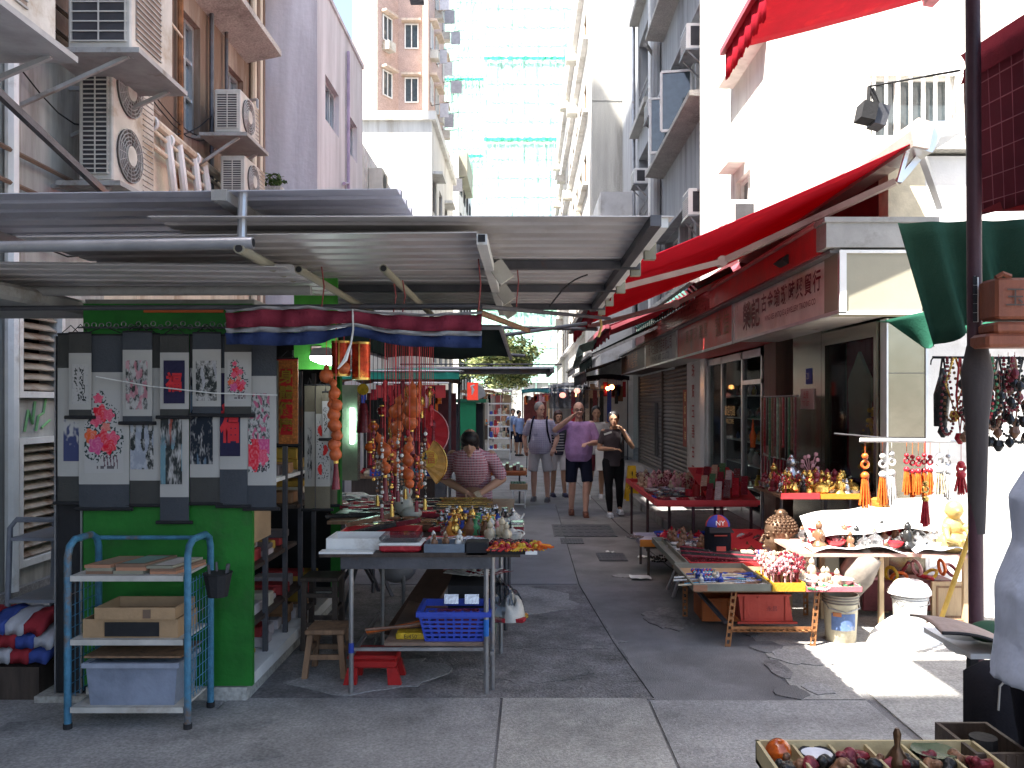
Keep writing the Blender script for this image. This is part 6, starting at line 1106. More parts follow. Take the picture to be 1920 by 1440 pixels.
def bead_string(label, px, y, ya_, yb_, cols, seed, r0=.006, tass=None):
    t = thing('bead_string', label, 'bead string', (X(px, y), y, Z(yb_, y))); r = random.Random(seed); x = X(px, y); zt, zb = Z(ya_, y), Z(yb_, y); q = MB(); q.cyl((x, y, 2.28), (x, y, zb), .0018, n=4); q.build('cord', black, t); z = zt; q = MB(); n = 0
    while z > zb and n < 60: s = r0 * r.choice((.7, 1, 1, 1.6)); q.mi = r.randrange(len(cols)); q.sph((x + .003 * math.sin(n), y, z), s, n=6); z -= s * 2.05; n += 1
    q.build('beads', [gm(c) for c in cols], t, True)
    if tass: q = MB(); q.lathe((x, y, zb), [(.006, 0), (.011, -.015), (.014, -.07)], 8); q.build('tassel', gm(tass), t, True)
sp = [(700, 5.3), (708, 5.5), (716, 5.35), (727, 5.6), (735, 5.3), (746, 5.45), (753, 5.3), (760, 5.6), (781, 5.4), (790, 5.5), (797, 5.35)]
for k, (px, y) in enumerate(sp): bead_string(f'string of {["red", "white", "dark", "jade"][k % 4]} mixed beads, {["first", "second", "third", "fourth", "fifth", "sixth", "seventh", "eighth", "ninth", "tenth", "eleventh"][k]} from the left over the table', px, y, 800 + (k * 37) % 60, 905 + (k * 23) % 50, [['red', 'maroon', 'gold'], ['white', 'silver', 'brown'], ['black', 'brown', 'white'], ['jade', 'white', 'amber']][k % 4], k, .008, [None, 'gold', 'maroon'][k % 3])
def paper_fan(label, px, py, y, r0, a0, a1, m, edge, ribs=12):
    t = thing('paper_fan', label, 'fan', (X(px, y), y, Z(py, y) - r0 * .3)); cx, cz = X(px, y), Z(py, y)
    for k in range(ribs):
        a, b = R(a0 + (a1 - a0) * k / ribs), R(a0 + (a1 - a0) * (k + 1) / ribs); q = MB(); dy = .006 * (k % 2); q.prism([(cx, y, cz), (cx + r0 * math.cos(a), y + dy, cz + r0 * math.sin(a)), (cx + r0 * math.cos(b), y + .006 - dy, cz + r0 * math.sin(b))], (0, .003, 0)); q.build('leaf', m, t)
    q = MB(); q.tube([(cx + r0 * math.cos(R(a0 + (a1 - a0) * k / 12)), y - .003, cz + r0 * math.sin(R(a0 + (a1 - a0) * k / 12))) for k in range(13)], .004, 5); q.build('edging', edge, t); return t
paper_fan('large red fan with white fringe hanging beyond the gourds', 793, 812, 6.6, .2, -62, 92, cm((.40, .012, .02), var=.1), gm('pink'))
t = paper_fan('yellow and orange fan hanging low on the right of the gourds', 790, 868, 6.0, .18, -55, 62, mat('yellow_fan', (.42, .22, .05), .6, var=.5, scale=9), gm('gold')); q = MB(); q.cyl((X(805, 6), 5.985, Z(860, 6)), (X(805, 6), 5.99, Z(860, 6)), .06, n=16); q.build('sun_disc', mat('fan_disc', (.5, .32, .04), .6, var=.4, scale=20), t)
text('福', .09, cm((.4, .1, .03)), 'lettering', t, (X(805, 6), 5.982, Z(860, 6)), (1, 0, 0))
q = MB(); q.lathe((X(681, 7.5), 7.5, Z(760, 7.5)), [(.03, .02), (.04, .0), (.06, -.22), (.062, -.24)], 10); q.cyl((X(681, 7.5), 7.5, Z(760, 7.5)), (X(681, 7.5), 7.5, 2.2), .003, n=4); one(q, 'red_tassel', gm('maroon'), 'thick dark red tassel hanging left of the framed plaque', 'tassel', smooth=True)
q = MB(); q.cyl((X(681, 7.5), 7.48, Z(730, 7.5)), (X(681, 7.5), 7.5, Z(730, 7.5)), .05, n=14); one(q, 'sunflower_charm', gm('yellow'), 'yellow round charm above the dark red tassel', 'charm')
t = thing('framed_plaque', 'black framed wooden plaque hanging at the back of the left stall', 'plaque', (X(703, 8), 8, Z(768, 8))); q = MB(); openbox(q, X(684, 8), X(729, 8), 8.0, 8.04, Z(786, 8), Z(750, 8), .018); q.build('frame', black, t); q = MB(); q.box(X(688, 8), X(725, 8), 8.01, 8.02, Z(782, 8), Z(754, 8)); q.build('panel', mat('plaque_panel', (.09, .04, .035), .5), t)
t = thing('string_ornaments', 'cluster of red knotted charms hanging among the gourds', 'ornament', (X(757, 6.3), 6.3, Z(790, 6.3)))
for k in range(26): px = 722 + k * 3.6; q = MB(); zt = Z(712 + (k * 29) % 130, 6.3); q.lathe((X(px, 6.3), 6.3 + .02 * (k % 3), zt), [(.006, 0), (.018, -.02), (.02, -.05), (.01, -.07), (.016, -.16)], 7); q.build('knot', gm(['red', 'maroon', 'orange', 'gold'][k % 4]), t, True); q = MB(); q.cyl((X(px, 6.3), 6.3 + .02 * (k % 3), zt), (X(px, 6.3), 6.3, 2.27), .0018, n=4); q.build('cord', red_pt, t)

# red and orange paper lanterns crowding the back of the hanging stock
for k, (px, py, y) in enumerate(((700, 800, 7.0), (716, 770, 7.2), (738, 812, 6.9), (757, 752, 7.1), (788, 758, 7.0), (806, 735, 7.3), (694, 838, 6.8))):
    t = thing('paper_lantern', ['lowest but one', 'upper left', 'low middle', 'upper middle', 'upper right', 'furthest right', 'lowest left'][k] + ' small red lantern behind the gourd strings', 'lantern', (X(px, y), y, Z(py, y))); c = V((X(px, y), y, Z(py, y)))
    q = MB(); q.sph(c, .045, 1, 1, .85, 14); q.build('shade', gm('red' if k % 2 else 'orange'), t, True); q = MB(); q.cyl(c + V((0, 0, .036)), c + V((0, 0, .046)), .02, n=10); q.cyl(c - V((0, 0, .036)), c - V((0, 0, .046)), .02, n=10); q.build('rim', gold, t)
    q = MB(); q.lathe(c - V((0, 0, .046)), [(.006, 0), (.012, -.02), (.016, -.1)], 8); q.build('tassel', gm('red'), t, True); q = MB(); q.cyl(c + V((0, 0, .04)), (c.x, y, 2.26), .0018, n=4); q.build('cord', red_pt, t)
# ================================================================= RIGHT HAND TABLES
olive_tray = mat('olive_tray', (.20, .20, .16), .7, var=.2); slot = mat('rusty_angle', (.30, .13, .05), .7, .2, var=.4, scale=9)
def angle_leg(mb, p, q_, w_=.04):
    """slotted angle iron: two flanges with holes cut along them"""
    p = V(p); q_ = V(q_); L = (q_ - p).length; n = max(4, int(L / .045)); d = (q_ - p) / n
    for k in range(n): mb.bar(p + d * (k + .0), p + d * (k + .45), w_, .004); 
    for s_ in (-1, 1): mb.bar(p + V((s_ * w_ * .38, -.001, 0)), q_ + V((s_ * w_ * .38, -.001, 0)), w_ * .22, .005)
    mb.bar(p + V((w_ * .5, .02, 0)), q_ + V((w_ * .5, .02, 0)), .005, w_)
t = thing('low_display_table', 'low table on rusty slotted iron legs at the front of the right stall', 'table', (1.8, 6.5, 0))
q = MB(); q.box(1.22, 2.4, 6.14, 7.1, .385, .4); q.build('tabletop', wood_md, t)
for a, b in (((1.45, 6.12, 0), (1.5, 6.14, .385)), ((2.06, 6.12, 0), (2.1, 6.14, .385)), ((1.3, 6.95, 0), (1.3, 6.95, .385)), ((2.3, 7.0, 0), (2.3, 7.0, .385))): q = MB(); angle_leg(q, a, b); q.build('leg', slot, t)
q = MB(); angle_leg(q, (1.47, 6.115, .12), (2.07, 6.115, .12)); q.build('crossbar', slot, t); q = MB(); q.bar((1.46, 6.2, .15), (1.28, 6.9, .36), .03, .02); q.build('brace', steel_dk, t)
t = thing('folding_table', 'low folding table with splayed grey legs in the middle of the right stall', 'table', (1.75, 7.8, 0))
q = MB(); q.box(1.27, 2.3, 7.12, 8.5, .385, .402); q.build('tabletop', wood_lt, t)
for dy in (0, -.16): q = MB(); q.bar((1.33, 8.0 + dy * 2, 0), (1.42, 7.7 + dy, .385), .022); q.build('leg', alu, t); q = MB(); q.bar((2.2, 8.0 + dy * 2, 0), (2.2, 7.7 + dy, .385), .022); q.build('leg', alu, t)
q = MB(); q.bar((1.37, 7.9, .14), (1.39, 7.62, .17), .014); q.build('brace', alu, t)
ZT = .402
tray('olive cardboard tray of brushes and glass beads at the table front', 1.2, 1.76, 6.1, 6.9, ZT, .05, olive_tray, inner=card); one(MB().box(1.2, 1.3, 6.09, 6.098, ZT + .002, ZT + .045), 'corner_patch', cm((.3, .14, .08)), 'brown patch on the corner of the olive tray', 'patch')
scatter([('stick', 'white'), ('stick', 'cream'), ('stick', 'silver'), ('stick', 'blue'), ('stick', 'brown'), ('stick', 'teal')], 1.3, 1.66, 6.14, 6.6, ZT + .016, 20, 'in the olive front tray', (1.1, 1.5), rz=.15)
scatter([('bead_bottle' if 0 else 'bottle', 'blue'), ('bottle', 'cream'), ('bottle', 'white')], 1.26, 1.45, 6.2, 6.5, ZT + .016, 7, 'in the olive front tray', (.8, 1))
for k in range(9): c = ['blue', 'white', 'teal', 'red'][k % 4]; t_ = MB(); [t_.sph((1.3 + .028 * j, 6.28 + .045 * k, ZT + .045), .015, n=8) for j in range(6)]; o = one(t_, 'bead_roll', gm(c), f'{c} row of glass beads in the olive front tray', 'beads', f'{c} bead rows in the olive tray', smooth=True)
tray('yellow cardboard tray holding a thicket of beaded sticks', 1.765, 2.0, 6.09, 6.55, ZT, .06, mat('yellow_card', (.50, .27, .02), .7, var=.12)); scatter([('spray', 'pink'), ('spray', 'maroon'), ('spray', 'cream')], 1.78, 1.99, 6.14, 6.5, ZT + .012, 46, 'in the yellow tray', (1.5, 2.3))
tray('pink enamel tray of shells at the sunlit corner', 2.005, 2.4, 6.08, 6.6, ZT, .035, mat('pink_tray', (.52, .13, .15), .5), inner=mat('pink_tray', (.52, .13, .15), .5)); scatter([('beads', 'white'), ('ring', 'black'), ('beads', 'green'), ('fig', 'cream'), ('bowl', 'white'), ('beads', 'jade')], 2.03, 2.36, 6.12, 6.5, ZT + .012, 18, 'in the pink tray', (.9, 1.3))
t = thing('bone_carving', 'pale bone coloured carving on a plate behind the pink tray', 'carving', (2.2, 6.75, ZT)); q = MB(); q.lathe((2.2, 6.75, ZT), [(.08, 0), (.14, .015), (.145, .02)], 18); q.build('plate', white_pt, t, True); q = MB(); q.tube([(2.1, 6.72, ZT + .04), (2.18, 6.74, ZT + .08), (2.22, 6.74, ZT + .1), (2.24, 6.74, ZT + .14)], .02, 8); q.tube([(2.2, 6.74, ZT + .07), (2.3, 6.72, ZT + .03)], .018, 7); q.sph((2.24, 6.74, ZT + .14), .025, n=8); q.build('carving', gm('cream'), t, True)
# middle stretch
tray('long olive tray running back along the lane side', 1.23, 1.34, 7.0, 8.3, ZT - .01, .05, olive_tray); 
scatter([('bowl', 'white'), ('ring', 'white'), ('beads', 'white'), ('bowl', 'silver'), ('beads', 'cream'), ('fig', 'brown')], 1.36, 1.62, 7.6, 8.3, ZT, 50, 'behind the long brushes', (.9, 1.3))
tray('red lacquer tray with long black pipes', 1.36, 1.95, 7.05, 7.45, ZT, .03, red_pt, inner=gm('maroon'))
for k in range(7): q = MB(); y = 7.0 + .07 * k; q.tube([(1.32 + .01 * k, y + .2, ZT + .06), (1.6, y + .1, ZT + .055), (2.0, y - .02, ZT + .05)], .011, 8, [.01, .013, .009]); [q.sph((1.4 + .1 * j, y + .165 - .035 * j, ZT + .057), .015, n=7) for j in range(3)]; one(q, 'long_pipe', gm('black' if k % 3 else 'maroon'), ['nearest', 'second', 'third', 'fourth', 'fifth', 'sixth', 'furthest'][k] + ' long dark pipe lying across the red tray', 'pipe', smooth=True)
q = MB(); openbox(q, 1.98, 2.14, 7.2, 7.4, ZT, ZT + .045); q.bevbox(2.0, 2.12, 7.22, 7.38, ZT + .045, ZT + .075, .006); one(q, 'blue_box', gm('blue'), 'bright blue plastic box with lid beside the bronze head', 'box')
for k in range(4): one(MB().bevbox(1.86 + .05 * (k % 2), 1.905 + .05 * (k % 2), 7.3, 7.38, ZT + .04 * (k // 2), ZT + .037 + .04 * (k // 2), .003), 'small_carton', cm((.5, .4, .3)), ['bottom left', 'bottom right', 'top left', 'top right'][k] + ' tiny brown carton between the cap and the blue box', 'carton')
for k in range(8): q = MB(); q.obox((1.9 + .07 * k, 7.95 - .02 * k, ZT + .09 + .01 * (k % 3)), (.16, .035, .02), Matrix.Rotation(.6, 3, 'Z') @ Matrix.Rotation(-.25, 3, 'Y')); one(q, 'display_case', gm(['maroon', 'white', 'red', 'silver'][k % 4]), f'{["maroon", "white", "red", "silver"][k % 4]} slim case in the fanned row left of the bronze head', 'case', 'fanned cases left of the bronze head')
q = MB(); q.prism([(1.85, 7.6, ZT), (2.35, 7.6, ZT), (2.35, 8.1, ZT + .12), (1.85, 8.1, ZT + .12)], (0, 0, .03)); one(q, 'sloping_stand', red_pt, 'sloping red stand under the fanned cases', 'stand')
# cap on black bag
t = thing('cap_display', 'red and blue baseball cap propped on a black bag', 'cap', (1.68, 7.5, ZT)); q = MB(); q.lathe((1.69, 7.5, ZT), [(.1, 0), (.115, .05), (.12, .16), (.11, .24), (.105, .27)], 16, sy=.8); q.build('black_bag', fab('black_nylon', (.015, .015, .02)), t, True)
rd, bl = cm((.42, .05, .04), .8), cm((.05, .06, .32), .8); q = MB()
for k in range(6):
    q.mi = k % 2; a0, a1 = 6.283 * k / 6 + .3, 6.283 * (k + 1) / 6 + .3; q.grid(lambda u, v: (1.69 + .108 * math.cos(a0 + (a1 - a0) * u) * math.cos(v * 1.5), 7.5 + .09 * math.sin(a0 + (a1 - a0) * u) * math.cos(v * 1.5), ZT + .265 + .1 * math.sin(v * 1.5)), 5, 6)
q.build('crown', [rd, bl], t, 'all'); q = MB(); q.prism([(1.6, 7.415, ZT + .255), (1.78, 7.415, ZT + .26), (1.8, 7.36, ZT + .225), (1.59, 7.36, ZT + .22)], (0, 0, .008)); q.build('peak', black, t); q = MB(); q.box(1.66, 1.74, 7.4, 7.407, ZT + .06, ZT + .1); q.box(1.64, 1.75, 7.395, 7.402, ZT + .19, ZT + .2); q.build('red_patch', cm((.5, .08, .06)), t); text('NY', .06, white_pt, 'lettering', t, (1.69, 7.405, ZT + .3), (1, 0, 0))
# bronze buddha head, turned left
def remesh(parts, name, m, parent, vox=.008, smooth=6):
    me = bpy.data.meshes.new('tmp'); me.from_pydata(parts.v, [], parts.f); o = bpy.data.objects.new('tmp', me); S.collection.objects.link(o)
    r = o.modifiers.new('r', 'REMESH'); r.mode = 'VOXEL'; r.voxel_size = vox; r.use_smooth_shade = True; s_ = o.modifiers.new('s', 'SMOOTH'); s_.iterations = smooth; s_.factor = .5
    m2 = bpy.data.meshes.new_from_object(o.evaluated_get(bpy.context.evaluated_depsgraph_get())); bpy.data.objects.remove(o); bpy.data.meshes.remove(me)
    m2.materials.clear(); m2.materials.append(m); m2.name = name; off = wloc(parent) if parent else V((0, 0, 0)); m2.transform(Matrix.Translation(-off)); m2.polygons.foreach_set('use_smooth', [True] * len(m2.polygons))
    b = bpy.data.objects.new(name, m2); S.collection.objects.link(b); b.parent = parent; return b
bz_ = mat('bronze', (.11, .065, .04), .42, .55, var=.4, scale=9, stain=(.05, .04, .03), st=.4); bh = thing('bronze_bust', 'large bronze head with curled hair, facing left on the table', 'sculpture', (2.17, 7.3, ZT)); c = V((2.17, 7.3, ZT + .2))
q = MB(); q.sph(c + V((.01, 0, .05)), .125, 1.08, .9, 1.05, 20); q.sph(c + V((-.055, -.01, -.05)), .085, .95, .95, 1.2, 16); q.cyl(c + V((.03, 0, -.2)), c + V((.02, 0, -.04)), .075, .065, 16); q.cyl(c + V((.03, 0, -.2)), c + V((.03, 0, -.185)), .09, n=18)
q.tube([c + V((-.135, -.02, .03)), c + V((-.155, -.025, -.01)), c + V((-.165, -.025, -.035)), c + V((-.14, -.02, -.045))], .014, 8, [.008, .012, .018, .01]); q.sph(c + V((-.135, -.02, -.075)), .022, 1, 1.1, .5, 8); q.sph(c + V((-.13, -.02, -.09)), .02, 1, 1.1, .5, 8); q.sph(c + V((-.115, -.02, -.13)), .035, n=10); q.sph(c + V((-.115, -.05, .02)), .03, .6, 1, .45, 8); q.sph(c + V((-.115, -.045, .045)), .03, .6, 1.1, .25, 8)
q.tube([c + V((.03, -.11, .04)), c + V((.035, -.12, 0)), c + V((.03, -.115, -.07)), c + V((.02, -.1, -.1))], .016, 8, [.012, .02, .014, .016])
remesh(q, 'face', bz_, bh, .006, 3)
q = MB(); r2 = random.Random(3)
for rw in range(9):
    ph = .1 + rw * .19
    for k in range(max(4, int(24 * math.sin(ph)))):
        a = 6.283 * k / max(4, int(24 * math.sin(ph))) + rw * .4; d = V((math.sin(ph) * math.cos(a), math.sin(ph) * math.sin(a), math.cos(ph)))
        p = c + V((.015, 0, .055)) + V((d.x * .138, d.y * .116, d.z * .135))
        if p.x < c.x - .075 and p.z < c.z + .11: continue
        if p.z < c.z - .04: continue
        q.sph(p, .0125, n=7)
q.sph(c + V((.02, 0, .19)), .05, n=10); [q.sph(c + V((.02 + .045 * math.cos(a), .045 * math.sin(a), .2 + .02 * math.sin(a * 3))), .0125, n=6) for a in [k * .7 for k in range(9)]]
q.build('hair_curls', bz_, bh, True)
# back low shelf with orange corner
tray('pale tray with an orange corner at the far lane end of the low tables', 1.16, 1.8, 8.6, 9.2, .3, .05, mat('lilac_tray', (.4, .36, .42), .6), inner=mat('lilac_tray', (.4, .36, .42), .6)); one(MB().box(1.155, 1.34, 8.585, 8.598, .3, .37), 'orange_card', cm((.5, .17, .02)), 'orange card standing at the end of the pale far tray', 'card'); q = MB(); q.box(1.2, 2.3, 8.6, 9.3, .28, .298); [q.cyl((x, y, 0), (x, y, .28), .014, n=6) for x, y in ((1.25, 8.65),)]; t = one(q, 'low_bench', wood_dk, 'low dark bench under the pale far tray', 'bench')
for x, y in ((2.25, 8.65), (1.25, 9.25), (2.25, 9.25)): q = MB(); q.cyl((x, y, 0), (x, y, .28), .014, n=6); q.build('leg', steel_dk, t)
scatter([('bowl', 'white'), ('bowl', 'red'), ('pot', 'red'), ('bowl', 'blue'), ('ring', 'white')], 1.4, 2.2, 8.65, 9.2, .315, 30, 'on the far low bench', (1.0, 1.6)); one(MB().lathe((1.13, 8.8, .345), [(.04, 0), (.09, .02), (.095, .025)], 12), 'dish', gm('silver'), 'silvery dish sticking out at the lane end of the pale tray', 'dish', smooth=True)
scatter([('ring', 'black'), ('beads', 'black'), ('pot', 'black')], 1.45, 2.3, 9.35, 9.6, .002, 10, 'on the ground below the red table', (1.2, 2))
# upper red table
t = thing('red_display_table', 'red topped display table on thin black legs further up the lane', 'table', (1.95, 10.4, 0)); q = MB(); q.box(1.4, 2.48, 9.1, 11.7, .64, .665); q.build('tabletop', red_pt, t)
for x, y in ((1.44, 10.05), (1.42, 11.4), (1.62, 9.6), (1.8, 9.15), (2.1, 9.15), (2.42, 9.15), (2.42, 10.5), (2.2, 9.9)): q = MB(); q.cyl((x, y, 0 if x < 2.03 else .134), (x, y, .64), .017, n=7); q.build('leg', mat('maroon_steel', (.05, .02, .025), .5), t)
q = MB(); ring(q, 1.38, 2.5, 9.08, 11.72, .66, .71, .025); q.build('raised_edge', red_pt, t)
ZR = .667
scatter([('spray', 'pink'), ('spray', 'maroon'), ('fig', 'pink'), ('fig', 'cream')], 1.5, 2.1, 10.4, 11.6, ZR, 90, 'on the far half of the red table', (1.1, 1.6)); scatter([('beads', 'white'), ('bowl', 'white'), ('beads', 'blue'), ('bowl', 'silver'), ('ring', 'green')], 1.48, 1.9, 9.7, 10.4, ZR, 64, 'on the lane side of the red table', (1, 1.5))
for k in range(10): c_ = ['maroon', 'white', 'red', 'cream', 'maroon'][k % 5]; q = MB(); q.obox((1.52 + .1 * k, 9.24 + .03 * (k % 2), ZR + .02), (.14, .2, .014), Matrix.Rotation(.2, 3, 'X') @ Matrix.Rotation(.1, 3, 'Z')); one(q, 'flat_case', gm(c_), f'{c_} flat case in the front row of the red table', 'case', 'front row cases of the red table')
for k in range(3): one(MB().lathe((1.92 + .1 * k, 9.6, ZR), [(.045, 0), (.045, .16 - .02 * k), (.04, .16 - .02 * k), (.04, .01)], 16), 'lacquer_pot', mat('red_lacquer', (.24, .02, .02), .2), ['left', 'middle', 'right'][k] + ' dark red lacquer pot standing on the red table', 'pot', smooth=True)
for k in range(14):
    c_ = ['maroon', 'white', 'silver', 'red', 'maroon', 'cream', 'green'][k % 7]; i, j = k % 5, k // 5; q = MB(); x, y = 2.02 + .095 * i, 9.35 + .45 * j
    q.obox((x + .03 * j, y, ZR + .1 + .05 * j + .02 * i), (.07, .42, .025), Matrix.Rotation(-.25, 3, 'Z') @ Matrix.Rotation(.35, 3, 'X')); one(q, 'slanted_case', gm(c_), f'{c_} long case propped on the slanted rack, row {["near", "middle", "far"][j]}, {["first", "second", "third", "fourth", "fifth"][i]} from the lane', 'case')
q = MB(); q.prism([(1.98, 9.12, ZR), (2.5, 9.12, ZR), (2.52, 10.6, ZR + .26), (2.02, 10.6, ZR + .26)], (0, 0, .02)); one(q, 'slanted_rack', red_pt, 'slanted red rack carrying the long cases', 'rack')
# table on the pavement, metal ware
t = thing('metalware_table', 'table of brass and silver ware on the pavement before the shop window', 'table', (2.5, 7.6, .133)); q = MB(); q.box(2.19, 2.9, 7.32, 8.2, .93, .95); q.build('tabletop', wood_md, t)
for x, y in ((2.25, 7.5), (2.85, 7.5), (2.25, 8.1), (2.85, 8.1)): q = MB(); q.cyl((x, y, .134), (x, y, .93), .014, n=7); q.build('leg', steel_dk, t)
one(MB().box(2.19, 2.52, 7.3, 7.318, .925, .975), 'red_skirt', red_pt, 'red edging along the front of the metalware table', 'edging'); one(MB().box(2.53, 2.92, 7.3, 7.318, .925, .97), 'orange_skirt', cm((.55, .22, .02)), 'orange edging along the front of the metalware table', 'edging')
scatter([('pot', 'silver'), ('fig', 'gold'), ('pot', 'gold'), ('bowl', 'silver'), ('fig', 'silver'), ('fig', 'maroon'), ('vase', 'gold'), ('bottle', 'black'), ('spray', 'red')], 2.22, 2.88, 7.36, 8.1, .951, 100, 'on the metalware table', (.9, 1.7))
item('fig', 'silver', 2.4, 7.7, .951, 0, 2.6, 'tallest on the metalware table'); item('spray', 'pink', 2.6, 7.8, .951, 0, 3.2, 'biggest on the metalware table'); item('fig', 'gold', 2.3, 7.9, .951, .5, 1.9, 'second tallest on the metalware table')
for k, (x, c_) in enumerate(((2.3, 'grey'), (2.5, 'pale'), (2.7, 'cream'))): one(MB().bevbox(x - .08, x + .08, 7.55, 7.9, .134, .5 + .05 * k, .01), 'storage_box', [ac_grey, mat('pale_box', (.4, .38, .34), .7), cream_pt][k], c_ + ' box stored under the metalware table', 'box')
# sunlit side table with papers, statue
t = thing('side_table', 'pale edged side table in the sun at the right, heaped with papers', 'table', (2.8, 6.8, 0)); q = MB(); q.box(2.1, 3.0, 6.5, 7.2, .575, .6); q.box(3.0, 3.45, 6.45, 7.2, .575, .6); q.build('tabletop', mat('pale_red_edge', (.5, .3, .25), .6, var=.3, scale=4), t)
for x, y in ((2.4, 6.9), (2.75, 6.6), (3.4, 6.6), (3.0, 7.1), (2.2, 7.1)): q = MB(); q.bar((x, y, 0), (x, y, .575), .035); q.build('leg', wood_lt, t)
q = MB(); q.bar((2.75, 6.6, .06), (3.4, 6.6, .06), .03); q.build('stretcher', wood_md, t)
def sheetp(label, pts, m, name='paper_roll'):
    W = [V(p) for p in pts]; q = MB(); q.grid(lambda u, v: W[0].lerp(W[1], u).lerp(W[3].lerp(W[2], u), v) + V((0, 0, .04 * math.sin(3.14 * u) * (1 - v) + .015 * math.sin(u * 11))), 16, 6, (0, 0, -.003)); return one(q, name, m, label, 'paper', smooth='all')
sheetp('large curled white sheet sweeping over the side table', [(2.2, 6.6, .68), (3.3, 6.7, .74), (3.3, 7.1, .98), (2.25, 7.0, .82)], white_pt); sheetp('white sheet lying flat along the front of the side table', [(2.2, 6.5, .61), (2.9, 6.48, .612), (2.9, 6.8, .63), (2.2, 6.8, .63)], white_pt); sheetp('pale blue white sheet at the right end of the side table', [(2.95, 6.45, .61), (3.4, 6.42, .612), (3.4, 6.9, .7), (3.0, 6.9, .7)], mat('cool_white', (.6, .63, .7), .6))
scatter([('bowl', 'white'), ('fig', 'brown'), ('pot', 'silver'), ('cup', 'red'), ('fig', 'black'), ('bowl', 'red')], 2.25, 3.3, 6.55, 7.1, .63, 55, 'on the sunlit side table', (1, 1.7))
t = thing('golden_statue', 'pale gold seated statue with a smooth bald head, in the sun', 'statue', (3.28, 6.5, .6)); q = MB(); q.sph((3.28, 6.55, .68), .11, 1.1, .9, .8, 14); q.sph((3.28, 6.55, .8), .085, 1, .85, 1, 14); q.sph((3.28, 6.53, .93), .068, 1, 1, 1.1, 16); q.sph((3.2, 6.5, .8), .035, n=8); q.sph((3.36, 6.5, .8), .035, n=8); q.tube([(3.2, 6.5, .8), (3.19, 6.44, .72), (3.26, 6.42, .7)], .025, 8); q.tube([(3.36, 6.5, .8), (3.37, 6.44, .72), (3.3, 6.42, .7)], .025, 8); q.sph((3.28, 6.46, .925), .014, n=6); q.sph((3.21, 6.53, .92), .014, .6, 1, 1.6, 6); q.sph((3.35, 6.53, .92), .014, .6, 1, 1.6, 6)
remesh(q, 'figure', mat('dull_gold', (.50, .36, .13), .4, .3, var=.2), t, .008, 3)
# things under and beside the low tables
t = thing('orange_crate', 'orange brown plastic crate under the low table', 'crate', (1.4, 6.9, 0)); q = MB(); openbox(q, 1.4, 1.78, 6.75, 7.1, .02, .2, .01); q.build('crate_wall', mat('orange_crate', (.42, .12, .03), .5), t); q = MB(); [q.box(1.398, 1.4, 6.78 + .05 * k, 6.8 + .05 * k, .04, .18) for k in range(6)]; [q.box(1.42 + .06 * k, 1.44 + .06 * k, 6.743, 6.749, .04, .18) for k in range(6)]; q.build('ribs', mat('orange_crate', (.42, .12, .03), .5), t)
t = thing('red_crate', 'red plastic crate lying on its side under the low table', 'crate', (1.75, 6.3, .135)); q = MB(); q.prism([(1.58, 6.25, .15), (1.96, 6.25, .15), (1.93, 6.25, .335), (1.56, 6.25, .335)], (0, .28, 0)); q.build('crate_body', mat('red_crate', (.44, .05, .03), .45, var=.12), t); q = MB(); ring(q, 1.545, 1.975, 6.235, 6.25, .13, .15, .015) if 0 else q.box(1.55, 1.985, 6.225, 6.25, .135, .15); q.box(1.545, 1.94, 6.225, 6.25, .335, .35); q.box(1.6, 1.612, 6.238, 6.249, .155, .33); q.box(1.9, 1.912, 6.238, 6.249, .155, .33); q.box(1.7, 1.82, 6.228, 6.249, .322, .345); q.build('rim', mat('red_crate', (.44, .05, .03), .45, var=.12), t)
text('永昌', .04, gm('maroon'), 'lettering', t, (1.8, 6.235, .245), (1, 0, 0), depth=.012)
def bucket(label, x, y, r, h, m, rim, cat='bucket'):
    t = thing('bucket', label, cat, (x, y, 0)); q = MB(); q.lathe((x, y, 0), [(r * .84, 0), (r * .86, .004), (r * .97, h * .8), (r, h * .82), (r * 1.0, h), (r * .95, h), (r * .9, h * .3)], 28); q.build('pail', m, t, True)
    for k in range(3): q = MB(); q.torus((x, y, h * (.84 + .06 * k)), r * 1.01, .006, n=28); q.build('rim', rim, t, True)
    q = MB(); q.tube([(x - r * 1.04, y, h * .86), (x - r * .9, y - r * .6, h * .74), (x, y - r * 1.08, h * .68), (x + r * .9, y - r * .6, h * .74), (x + r * 1.04, y, h * .86)], .004, 5); q.build('handle', steel, t); return t
pl_b = mat('stained_pail', (.42, .38, .28), .6, var=.15, scale=5, stain=(.26, .2, .13), st=.45); t = bucket('stained cream paint bucket with a faded blue print', 2.32, 6.28, .125, .345, pl_b, mat('pail_rim', (.2, .18, .15), .6))
q = MB(); q.grid(lambda u, v: (2.32 + .121 * math.sin(-.9 + 1.5 * u), 6.28 - .121 * math.cos(-.9 + 1.5 * u), .1 + .12 * v), 14, 6); o = q.build('faded_print', mat('faded_blue_print', (.10, .16, .32), .7, stain=(.42, .38, .28), st=.5, scale=14), t)
q = MB(); q.grid(lambda u, v: (2.32 + .1225 * math.sin(-.8 + .5 * u), 6.28 - .1225 * math.cos(-.8 + .5 * u), .2 + .03 * v), 6, 2); q.build('orange_print', mat('faded_orange_print', (.4, .16, .07), .7), t)
bucket('white bucket in full sun with a red rimmed white cloth over it', 2.95, 6.55, .13, .3, white_pt, mat('pail_rim_w', (.5, .5, .5), .6)); cloth_heap('cloth', 'white cloth with pink fringe draped over the sunlit bucket', (2.95, 6.55, .29), .16, .16, .09, mat('white_cloth', (.7, .66, .64), .9, stain=(.5, .15, .15), st=.25, scale=12), 'cloth', 4)
